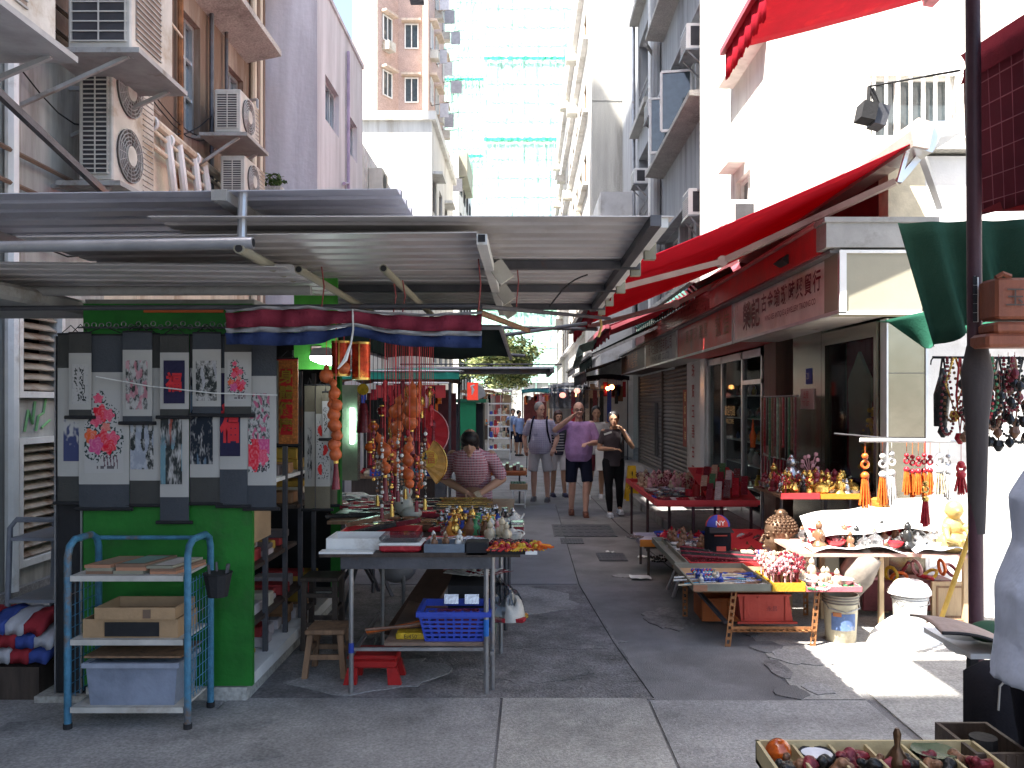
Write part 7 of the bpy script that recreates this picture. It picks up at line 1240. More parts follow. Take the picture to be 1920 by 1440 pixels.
cloth_heap('plastic_bag', 'white plastic bag slumped on the sunlit ground', (2.75, 6.2, .002), .26, .14, .16, white_pt, 'bag', 6); cloth_heap('plastic_bag', 'small white bag beside the slumped one', (3.05, 6.3, .002), .14, .12, .12, white_pt, 'bag', 8)
q = MB(); q.tube([(2.52, 6.7, .1), (2.5, 6.66, .25), (2.56, 6.6, .42), (2.62, 6.58, .55), (2.6, 6.6, .6)], .09, 10, [.04, .09, .13, .12, .06]); one(q, 'canvas_sack', mat('grey_sack', (.22, .19, .16), .9, var=.35, scale=7, stain=(.1, .09, .08), st=.4), 'crumpled grey brown sack hanging beside the paint bucket', 'sack', smooth='all')
q = MB(); q.box(3.22, 3.5, 6.75, 6.78, .02, .33); t = one(q, 'carved_plaque', wood_lt, 'carved wooden panel leaning behind the yellow pole', 'panel'); q = MB(); ring(q, 3.25, 3.47, 6.74, 6.75, .05, .3, .012) if 0 else [q.box(*b) for b in ((3.25, 3.265, 6.744, 6.749, .05, .3), (3.455, 3.47, 6.744, 6.749, .05, .3), (3.265, 3.455, 6.744, 6.749, .05, .065), (3.265, 3.455, 6.744, 6.749, .285, .3))]; q.build('moulding', wood_md, t)
for k in range(10): c_ = ['pink', 'red', 'yellow', 'orange', 'maroon'][k % 5]; q = MB(); q.torus((2.85 + .07 * k, 7.0 + .04 * math.sin(k * 2), .36 + .05 * math.sin(k * 1.7)), .06, .014, Matrix.Rotation(1.2 + k * .3, 3, 'X') @ Matrix.Rotation(k, 3, 'Y')); one(q, 'plastic_ring', gm(c_), f'{c_} plastic ring in the tangle under the side table', 'toy', 'plastic rings under the side table', smooth=True)
one(MB().bevbox(2.75, 3.5, 6.95, 7.2, .05, .3, .01), 'maroon_crate', maroon, 'dark red crate under the side table behind the rings', 'crate')
q = MB(); q.cyl((X(1846, 5.2), 5.2, Z(925, 5.2)), (X(1763, 5.6), 5.6, Z(1165, 5.6)), .016, n=8); one(q, 'yellow_pole', mat('yellow_pole', (.60, .38, .08), .5), 'yellow bamboo pole leaning in the sun', 'pole', smooth=True)
# hanging tassels on the sunlit white rod and necklaces on the dark rod
t = thing('hanging_rod', 'white rod hung with tassels in front of the steel column', 'rod', (2.3, 5.6, 1.5)); q = MB(); q.cyl((X(1612, 5.6), 5.6, Z(825, 5.6)), (X(1795, 5.5), 5.5, Z(827, 5.5)), .013, n=8); q.build('white_tube', white_pt, t, True); q = MB(); q.cyl((X(1795, 5.5), 5.5, Z(827, 5.5)), (X(1990, 5), 5.0, Z(830, 5)), .008, n=6); q.build('dark_end', black, t)
q = MB(); q.cyl((X(1700, 5.6), 5.62, Z(825, 5.6)), (X(1700, 5.6), 6.9, 1.5), .008, n=6); q.build('stay', steel_dk, t)
t = thing('hanging_rod', 'thin black rod hung with dark necklaces above the white rod', 'rod', (2.2, 4.6, 2)); q = MB(); q.cyl((X(1748, 4.7), 4.7, Z(670, 4.7)), (X(2000, 4.4), 4.4, Z(672, 4.4)), .008, n=6); q.build('tube', black, t); q = MB(); q.tube([(X(1750, 4.7), 4.7, Z(670, 4.7)), (X(1746, 4.7), 4.7, Z(676, 4.7)), (X(1745, 4.7), 4.7, Z(684, 4.7))], .004, 5); q.build('hook_end', black, t)
def big_tassel(label, px, y, pa, pb, c, head=None, w_=.022, top=825, strands=20):
    t = thing('big_tassel', label, 'tassel', (X(px, y), y, Z(pb, y))); x = X(px, y); za, zb = Z(pa, y), Z(pb, y); zm = za + (zb - za) * .42
    q = MB(); q.cyl((x, y, Z(top, y)), (x, y, za), .002, n=4); q.build('loop', gm(c), t)
    q = MB(); q.sph((x, y, za - .02), w_ * .8, n=9); q.torus((x, y, (za + zm) / 2), w_ * .8, w_ * .35, Matrix.Rotation(R(90), 3, 'X'), 10, 5); q.sph((x, y, zm), w_, n=9); q.build('knot', gm(head or c), t, True)
    q = MB()
    for k in range(strands): a = 6.283 * k / strands; r_ = w_ * (.5 + .5 * (k % 2)); q.cyl((x + r_ * .5 * math.cos(a), y + r_ * .5 * math.sin(a), zm), (x + r_ * 1.3 * math.cos(a), y + r_ * 1.1 * math.sin(a), zb + .01 * math.sin(k * 3)), .0048, n=4)
    q.build('fringe', gm(c), t)
big_tassel('orange double tassel at the left end of the white rod', 1622, 5.6, 850, 950, 'orange', 'orange', .028); big_tassel('white and orange tassel with a shell, second on the white rod', 1655, 5.6, 850, 945, 'orange', 'white', .026); big_tassel('long white cord tassel, third on the white rod', 1672, 5.6, 845, 945, 'white', 'white', .026)
for k in range(5): big_tassel(['first', 'second', 'third', 'fourth', 'fifth'][k] + ' orange tassel in the close packed row of five', 1700 + k * 11, 5.58 + .02 * (k % 2), 848 + 3 * (k % 3), 925 + 5 * (k % 2), 'orange', 'red', .02, strands=18)
big_tassel('cream netted tassel right of the orange row', 1762, 5.55, 850, 925, 'cream', 'white', .03); big_tassel('white tassel with a bell near the pole', 1778, 5.55, 850, 935, 'white', 'silver', .02); big_tassel('bright red tassel hanging beside the umbrella', 1802, 5.2, 865, 925, 'red', 'red', .03, top=826); big_tassel('red and gold tassel below the white rod end', 1735, 5.3, 900, 985, 'red', 'gold', .022, top=827)
q = MB(); q.lathe((X(1652, 5.8), 5.8, Z(950, 5.8)), [(.06, 0), (.065, .05), (.05, .06)], 12); one(q, 'bell', gm('amber'), 'amber coloured bell standing behind the tassels', 'bell', smooth=True)
def necklace(label, px, y, pb, c, w_=.04, top=671, beads=True):
    t = thing('necklace', label, 'necklace', (X(px, y), y, Z(pb, y))); x = X(px, y); zt, zb = Z(top, y), Z(pb, y); q = MB()
    if beads:
        n = int((zt - zb) * 2 / .022)
        for k in range(n): u = k / n; a = math.pi * 2 * u; xx = x + w_ * math.sin(a) * (1 - math.cos(a)) / 1.3; zz = zt + (zb - zt) * (1 - math.cos(a)) / 2; q.sph((xx, y, zz), .009, n=6)
    else: q.tube([(x - w_ * .1, y, zt), (x - w_, y, (zt + zb) / 2), (x, y, zb), (x + w_, y, (zt + zb) / 2), (x + w_ * .1, y, zt)], .006, 6); q.lathe((x, y, zb), [(.02, 0), (.03, -.03), (.01, -.06)], 8)
    q.build('beads', gm(c), t, True)
nk = [(1768, 4.7, 800, 'black', .03), (1776, 4.6, 815, 'maroon', .035), (1785, 4.65, 790, 'brown', .04), (1800, 4.6, 812, 'red', .02), (1812, 4.4, 790, 'maroon', .03), (1822, 4.3, 800, 'brown', .03), (1838, 4.3, 815, 'black', .04), (1850, 4.3, 785, 'red', .03), (1862, 4.35, 805, 'brown', .04), (1872, 4.4, 825, 'black', .04), (1882, 4.4, 790, 'maroon', .03), (1892, 4.4, 818, 'black', .05), (1902, 4.4, 800, 'brown', .03), (1912, 4.4, 830, 'black', .05), (1860, 4.3, 770, 'green', .03), (1790, 4.62, 770, 'gold', .05), (1842, 4.28, 760, 'maroon', .03), (1898, 4.35, 770, 'maroon', .04), (1920, 4.4, 780, 'black', .04)]
for k, (px, y, pb, c_, w_) in enumerate(nk): necklace(f'{c_} necklace hanging on the dark rod, {["first", "second", "third", "fourth", "fifth", "sixth", "seventh", "eighth", "ninth", "tenth", "eleventh", "twelfth", "thirteenth", "fourteenth", "fifteenth", "sixteenth", "seventeenth", "eighteenth", "nineteenth"][k]} of the dangling row', px, y, pb, c_, w_, beads=k % 3 != 0)
q = MB(); q.tube([(X(1768, 4.7), 4.7, Z(690, 4.7)), (X(1766, 4.7), 4.7, Z(740, 4.7)), (X(1763, 4.7), 4.7, Z(800, 4.7))], .03, 8, [.01, .045, .035]); one(q, 'dark_pouch', gm('black'), 'long dark beaded pouch hanging at the left end of the dark rod', 'pouch', smooth='all')
for k in range(80):
    px, py = TR.uniform(1800, 1925), TR.uniform(690, 820); y = TR.uniform(4.3, 4.6); q = MB(); q.cyl((X(px, y), y, Z(py - 30, y)), (X(px, y), y, Z(py, y)), .002, n=3); q.lathe((X(px, y), y, Z(py, y)), [(.004, 0), (.018, -.015), (.022, -.035), (.006, -.055)], 7); c_ = TR.choice(['black', 'brown', 'black', 'maroon']); ps = ('upper' if py < 735 else 'middle' if py < 780 else 'lower') + (' left' if px < 1840 else ' centre' if px < 1880 else ' right'); one(q, 'carved_charm', gm(c_), f'{c_} carved charm, {ps} of the dangling mass at the right edge', 'charm', f'{c_} charms, {ps} of the dangling mass', smooth=True)
# doorway hanging stock
t = thing('hanging_belts', 'row of coloured belts and tassels hanging in the shop doorway', 'belts', (2.9, 9.9, 1.9)); q = MB(); q.cyl((2.88, 9.0, 1.82), (2.88, 10.4, 1.82), .012, n=6); q.build('rail', steel, t)
q = MB(); q.cyl((2.88, 9.0, 1.12), (2.88, 10.4, 1.12), .01, n=6); q.build('rail', steel, t)
for k in range(13): y = 9.05 + k * .105; q = MB(); q.box(2.86, 2.875, y, y + .045, 1.15 + .1 * math.sin(k * 2), 1.81); q.build('belt', gm(['maroon', 'brown', 'green', 'black', 'red', 'brown', 'jade'][k % 7]), t)
for k in range(11): y = 9.05 + k * .125; q = MB(); q.box(2.86, 2.875, y, y + .05, .75 + .08 * math.sin(k * 3), 1.11); q.build('belt', gm(['maroon', 'red', 'black', 'maroon', 'red'][k % 5]), t)
q = MB(); q.lathe((2.8, 10.5, 1.35), [(.03, -.15), (.04, 0), (.02, .06), (.005, .2)], 8); one(q, 'orange_tassel', gm('orange'), 'orange tassel hanging at the timber jamb', 'tassel', smooth=True)
# gold tree ornament in the window
t = thing('golden_ornament', 'tangled golden tree ornament glinting in the display window', 'ornament', (3.45, 7.9, .95)); r2 = random.Random(5)
q = MB(); q.tube([(3.2, 7.95, .95), (3.2, 7.9, 1.15), (3.2, 7.8, 1.35), (3.2, 7.75, 1.6)], .03, 7); [q.tube([(3.2, 7.85, 1.1 + .05 * k), (3.18, 7.9 + r2.uniform(-.2, .2), 1.2 + .05 * k)], .012, 5) for k in range(8)]; q.build('branches', gold, t, True)
q = MB()
for k in range(90): z = r2.uniform(1.0, 1.7); q.sph((3.18 + r2.uniform(-.05, .04), 7.95 - (z - 1) * .35 + r2.uniform(-.14, .14), z), r2.uniform(.012, .026), n=6)
q.build('blossoms', gold, t, True)
# wet floor sign, leaning board
t = thing('floor_sign', 'yellow folding caution sign on the pavement behind the woman', 'sign', (1.95, 15, .0)); xs = X(1186, 15.2); q = MB(); q.prism([(xs - .12, 15.2, 0), (xs + .12, 15.2, 0), (xs + .07, 15.3, .62), (xs - .07, 15.3, .62)], (0, .02, 0)); q.prism([(xs - .12, 15.5, 0), (xs + .12, 15.5, 0), (xs + .07, 15.33, .62), (xs - .07, 15.33, .62)], (0, .02, 0)); q.build('board', mat('yellow_plastic', (.60, .36, .01), .5), t); text('小心', .1, black, 'lettering', t, (xs, 15.21, .25), (1, 0, 0), depth=.012); text('!', .2, black, 'lettering', t, (xs, 15.25, .45), (1, 0, 0), depth=.012)
q = MB(); q.prism([(2.55, 14.3, .134), (2.9, 13.9, .134), (2.98, 13.9, .62), (2.75, 14.3, .6), (2.62, 14.35, .5)], (.02, .05, 0)); one(q, 'leaning_board', mat('mottled_board', (.26, .16, .12), .8, var=.3, scale=8), 'mottled brown board leaning against the pillar', 'board')

# ================================================================= RIGHT FOREGROUND
ft = thing('compartment_tray', 'partitioned pale wooden tray of curios at the bottom edge', 'tray', (1.05, 2.4, .66)); Z0 = .66
fx0, fx1, fy0, fy1 = .70, 1.36, 1.9, 2.595; cw = mat('tray_wood', (.42, .35, .20), .6, var=.12)
q = MB(); q.box(fx0, fx1, fy0, fy1, Z0, Z0 + .012); q.build('base_board', mat('tray_floor', (.26, .23, .16), .7), ft)
for a in ((fx0, fx1, fy1 - .01, fy1), (fx0, fx1, fy0, fy0 + .01), (fx0, fx0 + .01, fy0, fy1), (fx1 - .01, fx1, fy0, fy1)): q = MB(); q.box(*a, Z0 - .002, Z0 + .065); q.build('rim', cw, ft)
for k in range(1, 6): q = MB(); x = fx0 + k * .11; q.box(x - .004, x + .004, fy0 + .01, fy1 - .01, Z0 + .012, Z0 + .055); q.build('divider', cw, ft)
q = MB(); q.box(fx0 + .01, fx1 - .01, 2.40, 2.408, Z0 + .012, Z0 + .056); q.build('divider', cw, ft)
q = MB(); [q.cyl((x, y, 0), (x, y, Z0 - .003), .015, n=8) for x, y in ((.73, 1.98),)]; q.build('leg', steel_dk, ft)
for x, y in ((1.33, 1.98), (.73, 2.3), (1.33, 2.55)): q = MB(); q.cyl((x, y, 0), (x, y, Z0 - .003), .015, n=8); q.build('leg', steel_dk, ft)
amber = mat('amber_glass', (.55, .10, .01), .06, 0, var=.5, scale=40, spec=.9, bump=.05, trans=.35)
one(MB().sph((.755, 2.545, Z0 + .05), .038, n=24), 'amber_ball', amber, 'glossy amber ball in the left compartment of the bottom tray', 'ball', smooth='all')
def curio(label, x, y, z, s, c, name, seed, cat='curio'):
    r = random.Random(seed); q = MB()
    for k in range(6): q.sph((x + r.uniform(-s, s) * .6, y + r.uniform(-s, s) * .5, z + r.uniform(.1, .9) * s), s * r.uniform(.3, .55), 1, r.uniform(.6, 1), r.uniform(.6, 1.2), 8)
    o = remesh(q, name, mat('dark_carving_%s' % c, PAL[c], .3, .2, var=.6, scale=30, bump=.4), None, .005, 3); tag(o, label, cat); return o
cols_ = ['black', 'brown', 'maroon']
spots = [(.745 + .041 * k, 2.455 + .03 * (k % 2) + .01 * (k % 3)) for k in range(15)]
for k, (x, y) in enumerate(spots): curio(['first', 'second', 'third', 'fourth', 'fifth', 'sixth', 'seventh', 'eighth', 'ninth', 'tenth', 'eleventh', 'twelfth', 'thirteenth', 'fourteenth', 'fifteenth'][k] + ' dark lumpy wood carving heaped in the bottom tray', x, y, Z0 + .02, .042, cols_[k % 3], 'wood_carving', k)
one(MB().lathe((.868, 2.54, Z0 + .02), [(.02, 0), (.045, .012), (.05, .028), (.045, .026), (.015, .012)], 24), 'white_dish', mat('white_glaze', (.7, .7, .74), .1), 'white glazed dish with a dark rim beside the amber ball', 'dish', smooth=True); MB().torus((.868, 2.54, Z0 + .046), .05, .005, n=24).build('dark_rim', black, [o for o in S.objects if o.name == 'white_dish'][0], True)
for k, (x, m) in enumerate(((.99, 'maroon'), (.955, 'white'))): one(MB().sph((x, 2.55 - .01 * k, Z0 + .035), .028 - .006 * k, 1.5, .8, .6, 12), 'snuff_box', gm(m), ['long maroon box in the middle compartment', 'small white stone beside the maroon box'][k] + ' of the bottom tray', 'box', smooth=True)
t = thing('plate_stack', 'stack of dark green plates at the right of the bottom tray', 'plates', (1.2, 2.62, Z0))
for k in range(4): q = MB(); q.lathe((1.2 + .004 * k, 2.53, Z0 + .014 + .012 * k), [(.03, 0), (.062, .008), (.065, .011), (.03, .005)], 22); q.build('plate', mat('green_glaze', (.07, .10, .06), .12, var=.3), t, True)
q = MB(); q.lathe((1.085, 2.49, Z0 + .015), [(.03, 0), (.035, .03), (.018, .06), (.008, .075), (.012, .11), (.006, .125)], 12); one(q, 'bronze_bell', mat('dark_bronze', (.10, .055, .03), .3, .7, var=.4), 'small dark bronze hand bell standing in the bottom tray', 'bell', smooth=True)
q = MB(); ring(q, X(1797, 2.6), X(1900, 2.6), 2.5, 2.75, .5, Z(1388, 2.6), .012); q.box(X(1797, 2.6), X(1900, 2.6), 2.5, 2.75, .49, .5); [q.box(X(1797 + 18 * k, 2.6), X(1801 + 18 * k, 2.6), 2.495, 2.5, .5, Z(1390, 2.6)) for k in range(5)]; one(q, 'wooden_bin', wood_dk, 'dark ribbed wooden bin at the bottom right corner', 'bin')
one(MB().cyl((X(1850, 2.6), 2.62, .52), (X(1850, 2.6), 2.62, Z(1386, 2.6)), .04, n=14), 'dark_jar', black, 'round dark jar inside the ribbed bin', 'jar')
# stand with hats and bags
t = thing('small_stand', 'black legged stand with a glassy top at the right, carrying hats', 'stand', (X(1850, 3.4), 3.4, 0)); q = MB(); q.box(X(1820, 3.4), X(2000, 3.4), 3.4, 3.8, Z(1236, 3.4), Z(1226, 3.4)); q.build('top', white_pt, t)
for x in (X(1828, 3.4), X(1980, 3.4)): q = MB(); q.bar((x, 3.42, 0), (x, 3.42, Z(1236, 3.4)), .032); q.build('leg', black, t)
q = MB(); q.bar((X(1828, 3.4), 3.42, Z(1250, 3.4)), (X(1980, 3.4), 3.42, Z(1262, 3.4)), .02); q.build('rail', black, t)
q = MB(); q.grid(lambda u, v: (X(1722, 3.55) + .34 * u, 3.35 + .28 * v * (1 - .3 * u), Z(1178, 3.4) - .1 * u + .03 * math.sin(3.14 * u) + .02 * math.sin(3.14 * v) + (0)), 18, 10, (0, 0, -.01)); o = one(q, 'woven_fan', mat('woven_straw', (.36, .27, .23), .8, var=.15, scale=40), 'flat woven fan with dark trim jutting out over the sunlit ground', 'fan', smooth='all')
q = MB(); q.tube([(X(1722, 3.55) + .34 * u, 3.345, Z(1178, 3.4) - .1 * u + .03 * math.sin(3.14 * u) - .004) for u in [k / 10 for k in range(11)]], .007, 6); q.build('dark_trim', black, o, True)
one(MB().sph((X(1820, 3.6), 3.66, Z(1205, 3.6)), .09, 1, .9, .75, 16), 'white_hat', white_pt, 'rounded white hat behind the woven fan', 'hat', smooth='all'); one(MB().sph((X(1868, 3.5), 3.55, Z(1190, 3.5)), .09, 1, .6, .5, 14), 'green_pouch', mat('dark_green_cloth', (.02, .07, .035), .7), 'dark green pouch lying on the stand', 'pouch', smooth='all')
one(MB().cyl((X(1893, 3.35), 3.4, Z(1236, 3.4)), (X(1893, 3.35), 3.4, Z(1205, 3.4)), .03, n=12), 'red_tin', gm('maroon'), 'small maroon tin on the stand beside the shirt hem', 'tin', smooth=True)
q = MB(); q.bevbox(X(1848, 3.1), X(2020, 3.1), 3.1, 3.3, Z(1405, 3.1), Z(1262, 3.1), .04); t = one(q, 'black_bag', fab('black_nylon', (.015, .015, .02)), 'black shoulder bag with pale piping hanging at the right edge', 'bag', smooth='all'); q = MB(); q.tube([(X(1890, 3.09), 3.09, Z(1270, 3.1)), (X(1875, 3.09), 3.09, Z(1285, 3.1)), (X(1872, 3.09), 3.09, Z(1330, 3.1))], .004, 5); q.build('piping', ac_grey, t)

scatter([('box', 'red'), ('long', 'black'), ('box', 'brown'), ('bowl', 'black'), ('long', 'maroon'), ('pot', 'brown'), ('lock', 'gold')], 1.98, 2.28, 7.45, 8.4, ZT + .001, 30, 'on the folding table', (.8, 1.2))
scatter([('beads', 'maroon'), ('beads', 'brown'), ('ring', 'jade'), ('beads', 'black'), ('lock', 'gold'), ('box', 'black')], 1.4, 1.95, 7.45, 7.7, ZT + .001, 26, 'around the cap', (.8, 1.2))
scatter([('box', 'maroon'), ('long', 'brown'), ('book', 'red'), ('box', 'black'), ('cup', 'red')], 1.5, 2.4, 9.45, 9.62, ZR, 16, 'behind the front row cases', (.8, 1.2))
# ================================================================= FAR MARKET
FR = random.Random(99)
def far_stall(label, x0, x1, y0, y1, zc, m, seed, goods=22, lamp=False, val=.12, tz=.75):
    r = random.Random(seed); t = thing('market_stall', label, 'stall', ((x0 + x1) / 2, y0, 0)); q = MB(); q.grid(lambda u, v: (x0 + (x1 - x0) * u, y0 + (y1 - y0) * v, zc + .06 * math.sin(3.14 * u) - .1 * v), 8, 4, (0, 0, -.012)); q.build('canopy', m, t, 'all')
    q = MB(); q.grid(lambda u, v: (x0 + (x1 - x0) * u, y0 - .01 + .02 * math.sin(u * 30), zc + .06 * math.sin(3.14 * u) - val * v), 16, 1, (0, .008, 0)); q.build('valance', m, t)
    for x in (x0 + .04, x1 - .04):
        for y in (y0 + .05, y1 - .05): q = MB(); q.cyl((x, y, 0), (x, y, zc), .02, n=6); q.build('post', steel_dk, t)
    q = MB(); q.box(x0 + .1, x1 - .1, y0 + .2, y1 - .2, tz - .03, tz); q.build('counter', wood_md, t); q = MB(); q.box(x0 + .12, x1 - .12, y0 + .22, y0 + .24, .1, tz - .03); q.build('skirt', [maroon, ac_grey, wood_dk][seed % 3], t)
    q = MB(); q.box(x0 + .08, x1 - .08, y1 - .1, y1 - .05, tz, zc - .25); q.build('back_sheet', [wood_dk, grey_render, maroon, mat('stall_tan', (.3, .24, .17), .8)][seed % 4], t)
    for k in range(goods):
        a, b = x0 + .15 + (x1 - x0 - .3) * r.random(), y0 + .25 + (y1 - y0 - .5) * r.random(); h = r.uniform(.04, .22); q = MB()
        (q.bevbox(a - .07, a + .07, b - .06, b + .06, tz + .001, tz + h, .006) if k % 2 else q.lathe((a, b, tz), [(.05, 0), (.07, h * .4), (.03, h * .8), (.04, h)], 8)); q.build('ware', gm(r.choice(list(PAL))), t)
    for k in range(goods // 2):
        a = x0 + .1 + (x1 - x0 - .2) * r.random(); z = zc - r.uniform(.15, .3); q = MB(); L_ = r.uniform(.15, .5); q.bevbox(a - r.uniform(.03, .1), a + .05, y0 + .1, y0 + .14, z - L_, z, .004); q.cyl((a, y0 + .12, z), (a, y0 + .12, zc), .003, n=3); q.build('hanging_ware', gm(r.choice(['red', 'maroon', 'brown', 'white', 'black', 'cream', 'blue', 'orange', 'pink'])), t)
    if lamp: q = MB(); q.sph(((x0 + x1) / 2, y0 + .1, zc - .35), .06, n=10); q.build('bulb', mat('bulb_glow', (1, .6, .25), .4, emit=(1, .42, .12), es=7, bump=0), t, True); q = MB(); q.cyl(((x0 + x1) / 2, y0 + .1, zc - .3), ((x0 + x1) / 2, y0 + .1, zc), .008, n=4); q.build('flex', black, t)
    return t
CV = [fab('canvas_teal', (.05, .20, .22)), fab('canvas_grey', (.28, .28, .3)), fab('canvas_navy', (.03, .05, .10)), fab('canvas_white', (.5, .5, .5)), fab('canvas_brown', (.2, .12, .08))]
far_stall('red clothed stall under the green canvas canopy, left of the lane', -2.55, -1.0, 11.7, 13.4, 2.15, CV[4], 2, 34, tz=.72)
far_stall('left stall with a grey canopy past the green kiosk', -3.0, -1.7, 17, 20, 2.3, CV[1], 4, 20); far_stall('second left stall past the kiosk, brown canopy', -2.9, -1.4, 38, 41, 2.3, CV[4], 5, 20, lamp=True)
far_stall('third left stall with a white canopy beyond the kiosk', -3.0, -1.2, 43, 47, 2.4, CV[3], 6, 16); far_stall('furthest left stall, grey canopy beneath the tree', -2.8, -.8, 50, 54, 2.5, CV[1], 7, 14)
far_stall('right stall with a lit bulb under a dark canopy past the shutters', 1.75, 2.95, 24.2, 27, 2.5, blk_fab, 8, 26, lamp=True); far_stall('right stall with white canopy behind the walkers', .9, 2.3, 27.5, 31, 2.35, CV[3], 9, 24, lamp=True)
far_stall('small teal canopied stall in the middle distance', -.15, 1.0, 33, 37, 2.25, CV[0], 10, 18); far_stall('navy canopied stall beyond the teal one', .4, 2.0, 40, 45, 2.4, CV[2], 11, 14); far_stall('distant white canopied stall on the right', .9, 2.4, 48, 54, 2.6, CV[3], 12, 10)
t = thing('red_banner_board', 'long plain red board behind the hanging gourds', 'board', (-1.2, 11.5, 1.8)); q = MB(); q.box(X(705, 11.4), X(835, 11.4), 11.4, 11.44, Z(746, 11.4), Z(722, 11.4)); q.build('board', mat('red_board', (.36, .03, .03), .6), t); q = MB(); q.cyl((X(700, 11.4), 11.38, Z(718, 11.4)), (X(842, 11.4), 11.38, Z(718, 11.4)), .012, n=6); q.build('rail', white_pt, t)
for k in range(9): px = 728 + k * 10; q = MB(); zz = Z(724, 11.2); q.grid(lambda u, v: (X(px, 11.2) + .055 * u, 11.2 + .01 * math.sin(u * 9), zz - (.25 + .1 * (k % 3)) * v), 4, 2, (0, .02, 0)); one(q, 'hanging_cloth', gm(['red', 'maroon', 'red', 'gold', 'black', 'red', 'maroon', 'pink', 'black'][k]), ['first', 'second', 'third', 'fourth', 'fifth', 'sixth', 'seventh', 'eighth', 'ninth'][k] + ' cloth from the left hanging before the red board', 'cloth')
# green kiosk and lantern sign
t = thing('green_kiosk', 'green kiosk with an overhanging flat green roof down the lane', 'kiosk', (-2.2, 30, 0)); kg = mat('kiosk_green', (.015, .24, .10), .5, var=.1); yk = 30
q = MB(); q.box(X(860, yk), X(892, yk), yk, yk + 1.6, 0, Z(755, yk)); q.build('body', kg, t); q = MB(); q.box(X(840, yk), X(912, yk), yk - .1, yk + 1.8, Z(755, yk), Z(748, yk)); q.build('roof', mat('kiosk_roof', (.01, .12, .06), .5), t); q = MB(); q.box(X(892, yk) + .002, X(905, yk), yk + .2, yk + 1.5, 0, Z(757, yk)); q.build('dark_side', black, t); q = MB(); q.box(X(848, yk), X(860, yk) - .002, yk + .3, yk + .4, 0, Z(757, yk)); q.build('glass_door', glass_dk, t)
t = thing('lantern_sign', 'hanging red box sign with a white curved emblem', 'sign', (-1.3, 21, 2)); y = 21; q = MB(); q.box(X(876, y), X(896, y), y, y + .25, Z(750, y), Z(717, y)); q.build('red_box', mat('lit_red', (.5, .03, .02), .5, emit=(1, .08, .04), es=.12), t); q = MB(); q.prism([(X(896, y) + .002, y + .01, Z(749, y)), (X(910, y), y + .01, Z(742, y)), (X(908, y), y + .01, Z(730, y)), (X(896, y) + .002, y + .01, Z(720, y))], (0, .22, 0)); q.build('side', ac_grey, t)
q = MB(); q.tube([(X(890, y), y - .01, Z(722, y)), (X(884, y), y - .01, Z(724, y)), (X(887, y), y - .01, Z(731, y)), (X(885, y), y - .01, Z(740, y))], .03, 6, [.02, .035, .04, .015]); q.build('emblem', white_pt, t, True); q = MB(); q.cyl((X(886, y), y + .1, Z(717, y)), (X(886, y), y + .1, 2.7), .01, n=5); q.build('hanger', black, t)
q = MB(); q.cyl((-3.1, y + .1, 2.7), (.9, y + .1, 2.7), .02, n=6); one(q, 'rail', steel_dk, 'rail across the lane that holds the red box sign', 'rail')
# small tables in the lane on the left
t = thing('orange_table', 'orange tray table of boxes beyond the woman in checks', 'table', (-.3, 14.6, 0)); y = 14.6; q = MB(); q.bevbox(X(908, y), X(988, y), y, y + .8, .5, .58, .02); q.build('orange_top', cm((.45, .13, .04)), t); [MB().cyl((x, y + .1, 0), (x, y + .1, .5), .015, n=6).build('leg', steel_dk, t) for x in (-.6, -.1)]
for k in range(10): q = MB(); a = -.65 + .062 * k; q.bevbox(a, a + .055, y + .1, y + .5, .582, .64 + .03 * (k % 3), .004); q.build('carton', gm(['white', 'brown', 'cream', 'maroon'][k % 4]), t)
t = thing('white_stool', 'pale stool carrying a carton of cups in the lane', 'stool', (-.1, 14.2, 0)); y = 14.1; xa, xb = X(960, y), X(986, y)
for x in (xa, xb - .02): [MB().box(x, x + .02, yy, yy + .02, 0, .29).build('leg', white_pt, t) for yy in (y, y + .2)]
q = MB(); q.box(xa, xb, y, y + .02, .06, .08); q.build('stretcher', white_pt, t); MB().box(xa - .01, xb + .01, y - .01, y + .23, .29, .31).build('seat', white_pt, t)
q = MB(); q.bevbox(xa - .04, xb + .03, y, y + .22, .311, .4, .004); o = one(q, 'cup_carton', card, 'carton of glass cups on the pale stool', 'carton'); [MB().lathe((xa + .0 + .05 * k, y + .1, .4), [(.02, 0), (.03, .04)], 8).build('cup', gm('jade'), o) for k in range(5)]
t = thing('red_bucket_stand', 'red tub with a white lid beyond the hanging fans', 'tub', (X(826, 12), 12, .7)); q = MB(); q.box(X(813, 11.4), X(838, 11.4), 11.4, 11.6, Z(894, 11.4), Z(868, 11.4)); q.build('tub', cm((.42, .03, .03)), t); MB().box(X(811, 11.4), X(840, 11.4), 11.38, 11.62, Z(868, 11.4), Z(864, 11.4)).build('lid', white_pt, t); q = MB(); q.box(X(815, 11.4), X(836, 11.4), 11.42, 11.58, 0, Z(895, 11.4)); q.build('stand', steel_dk, t)
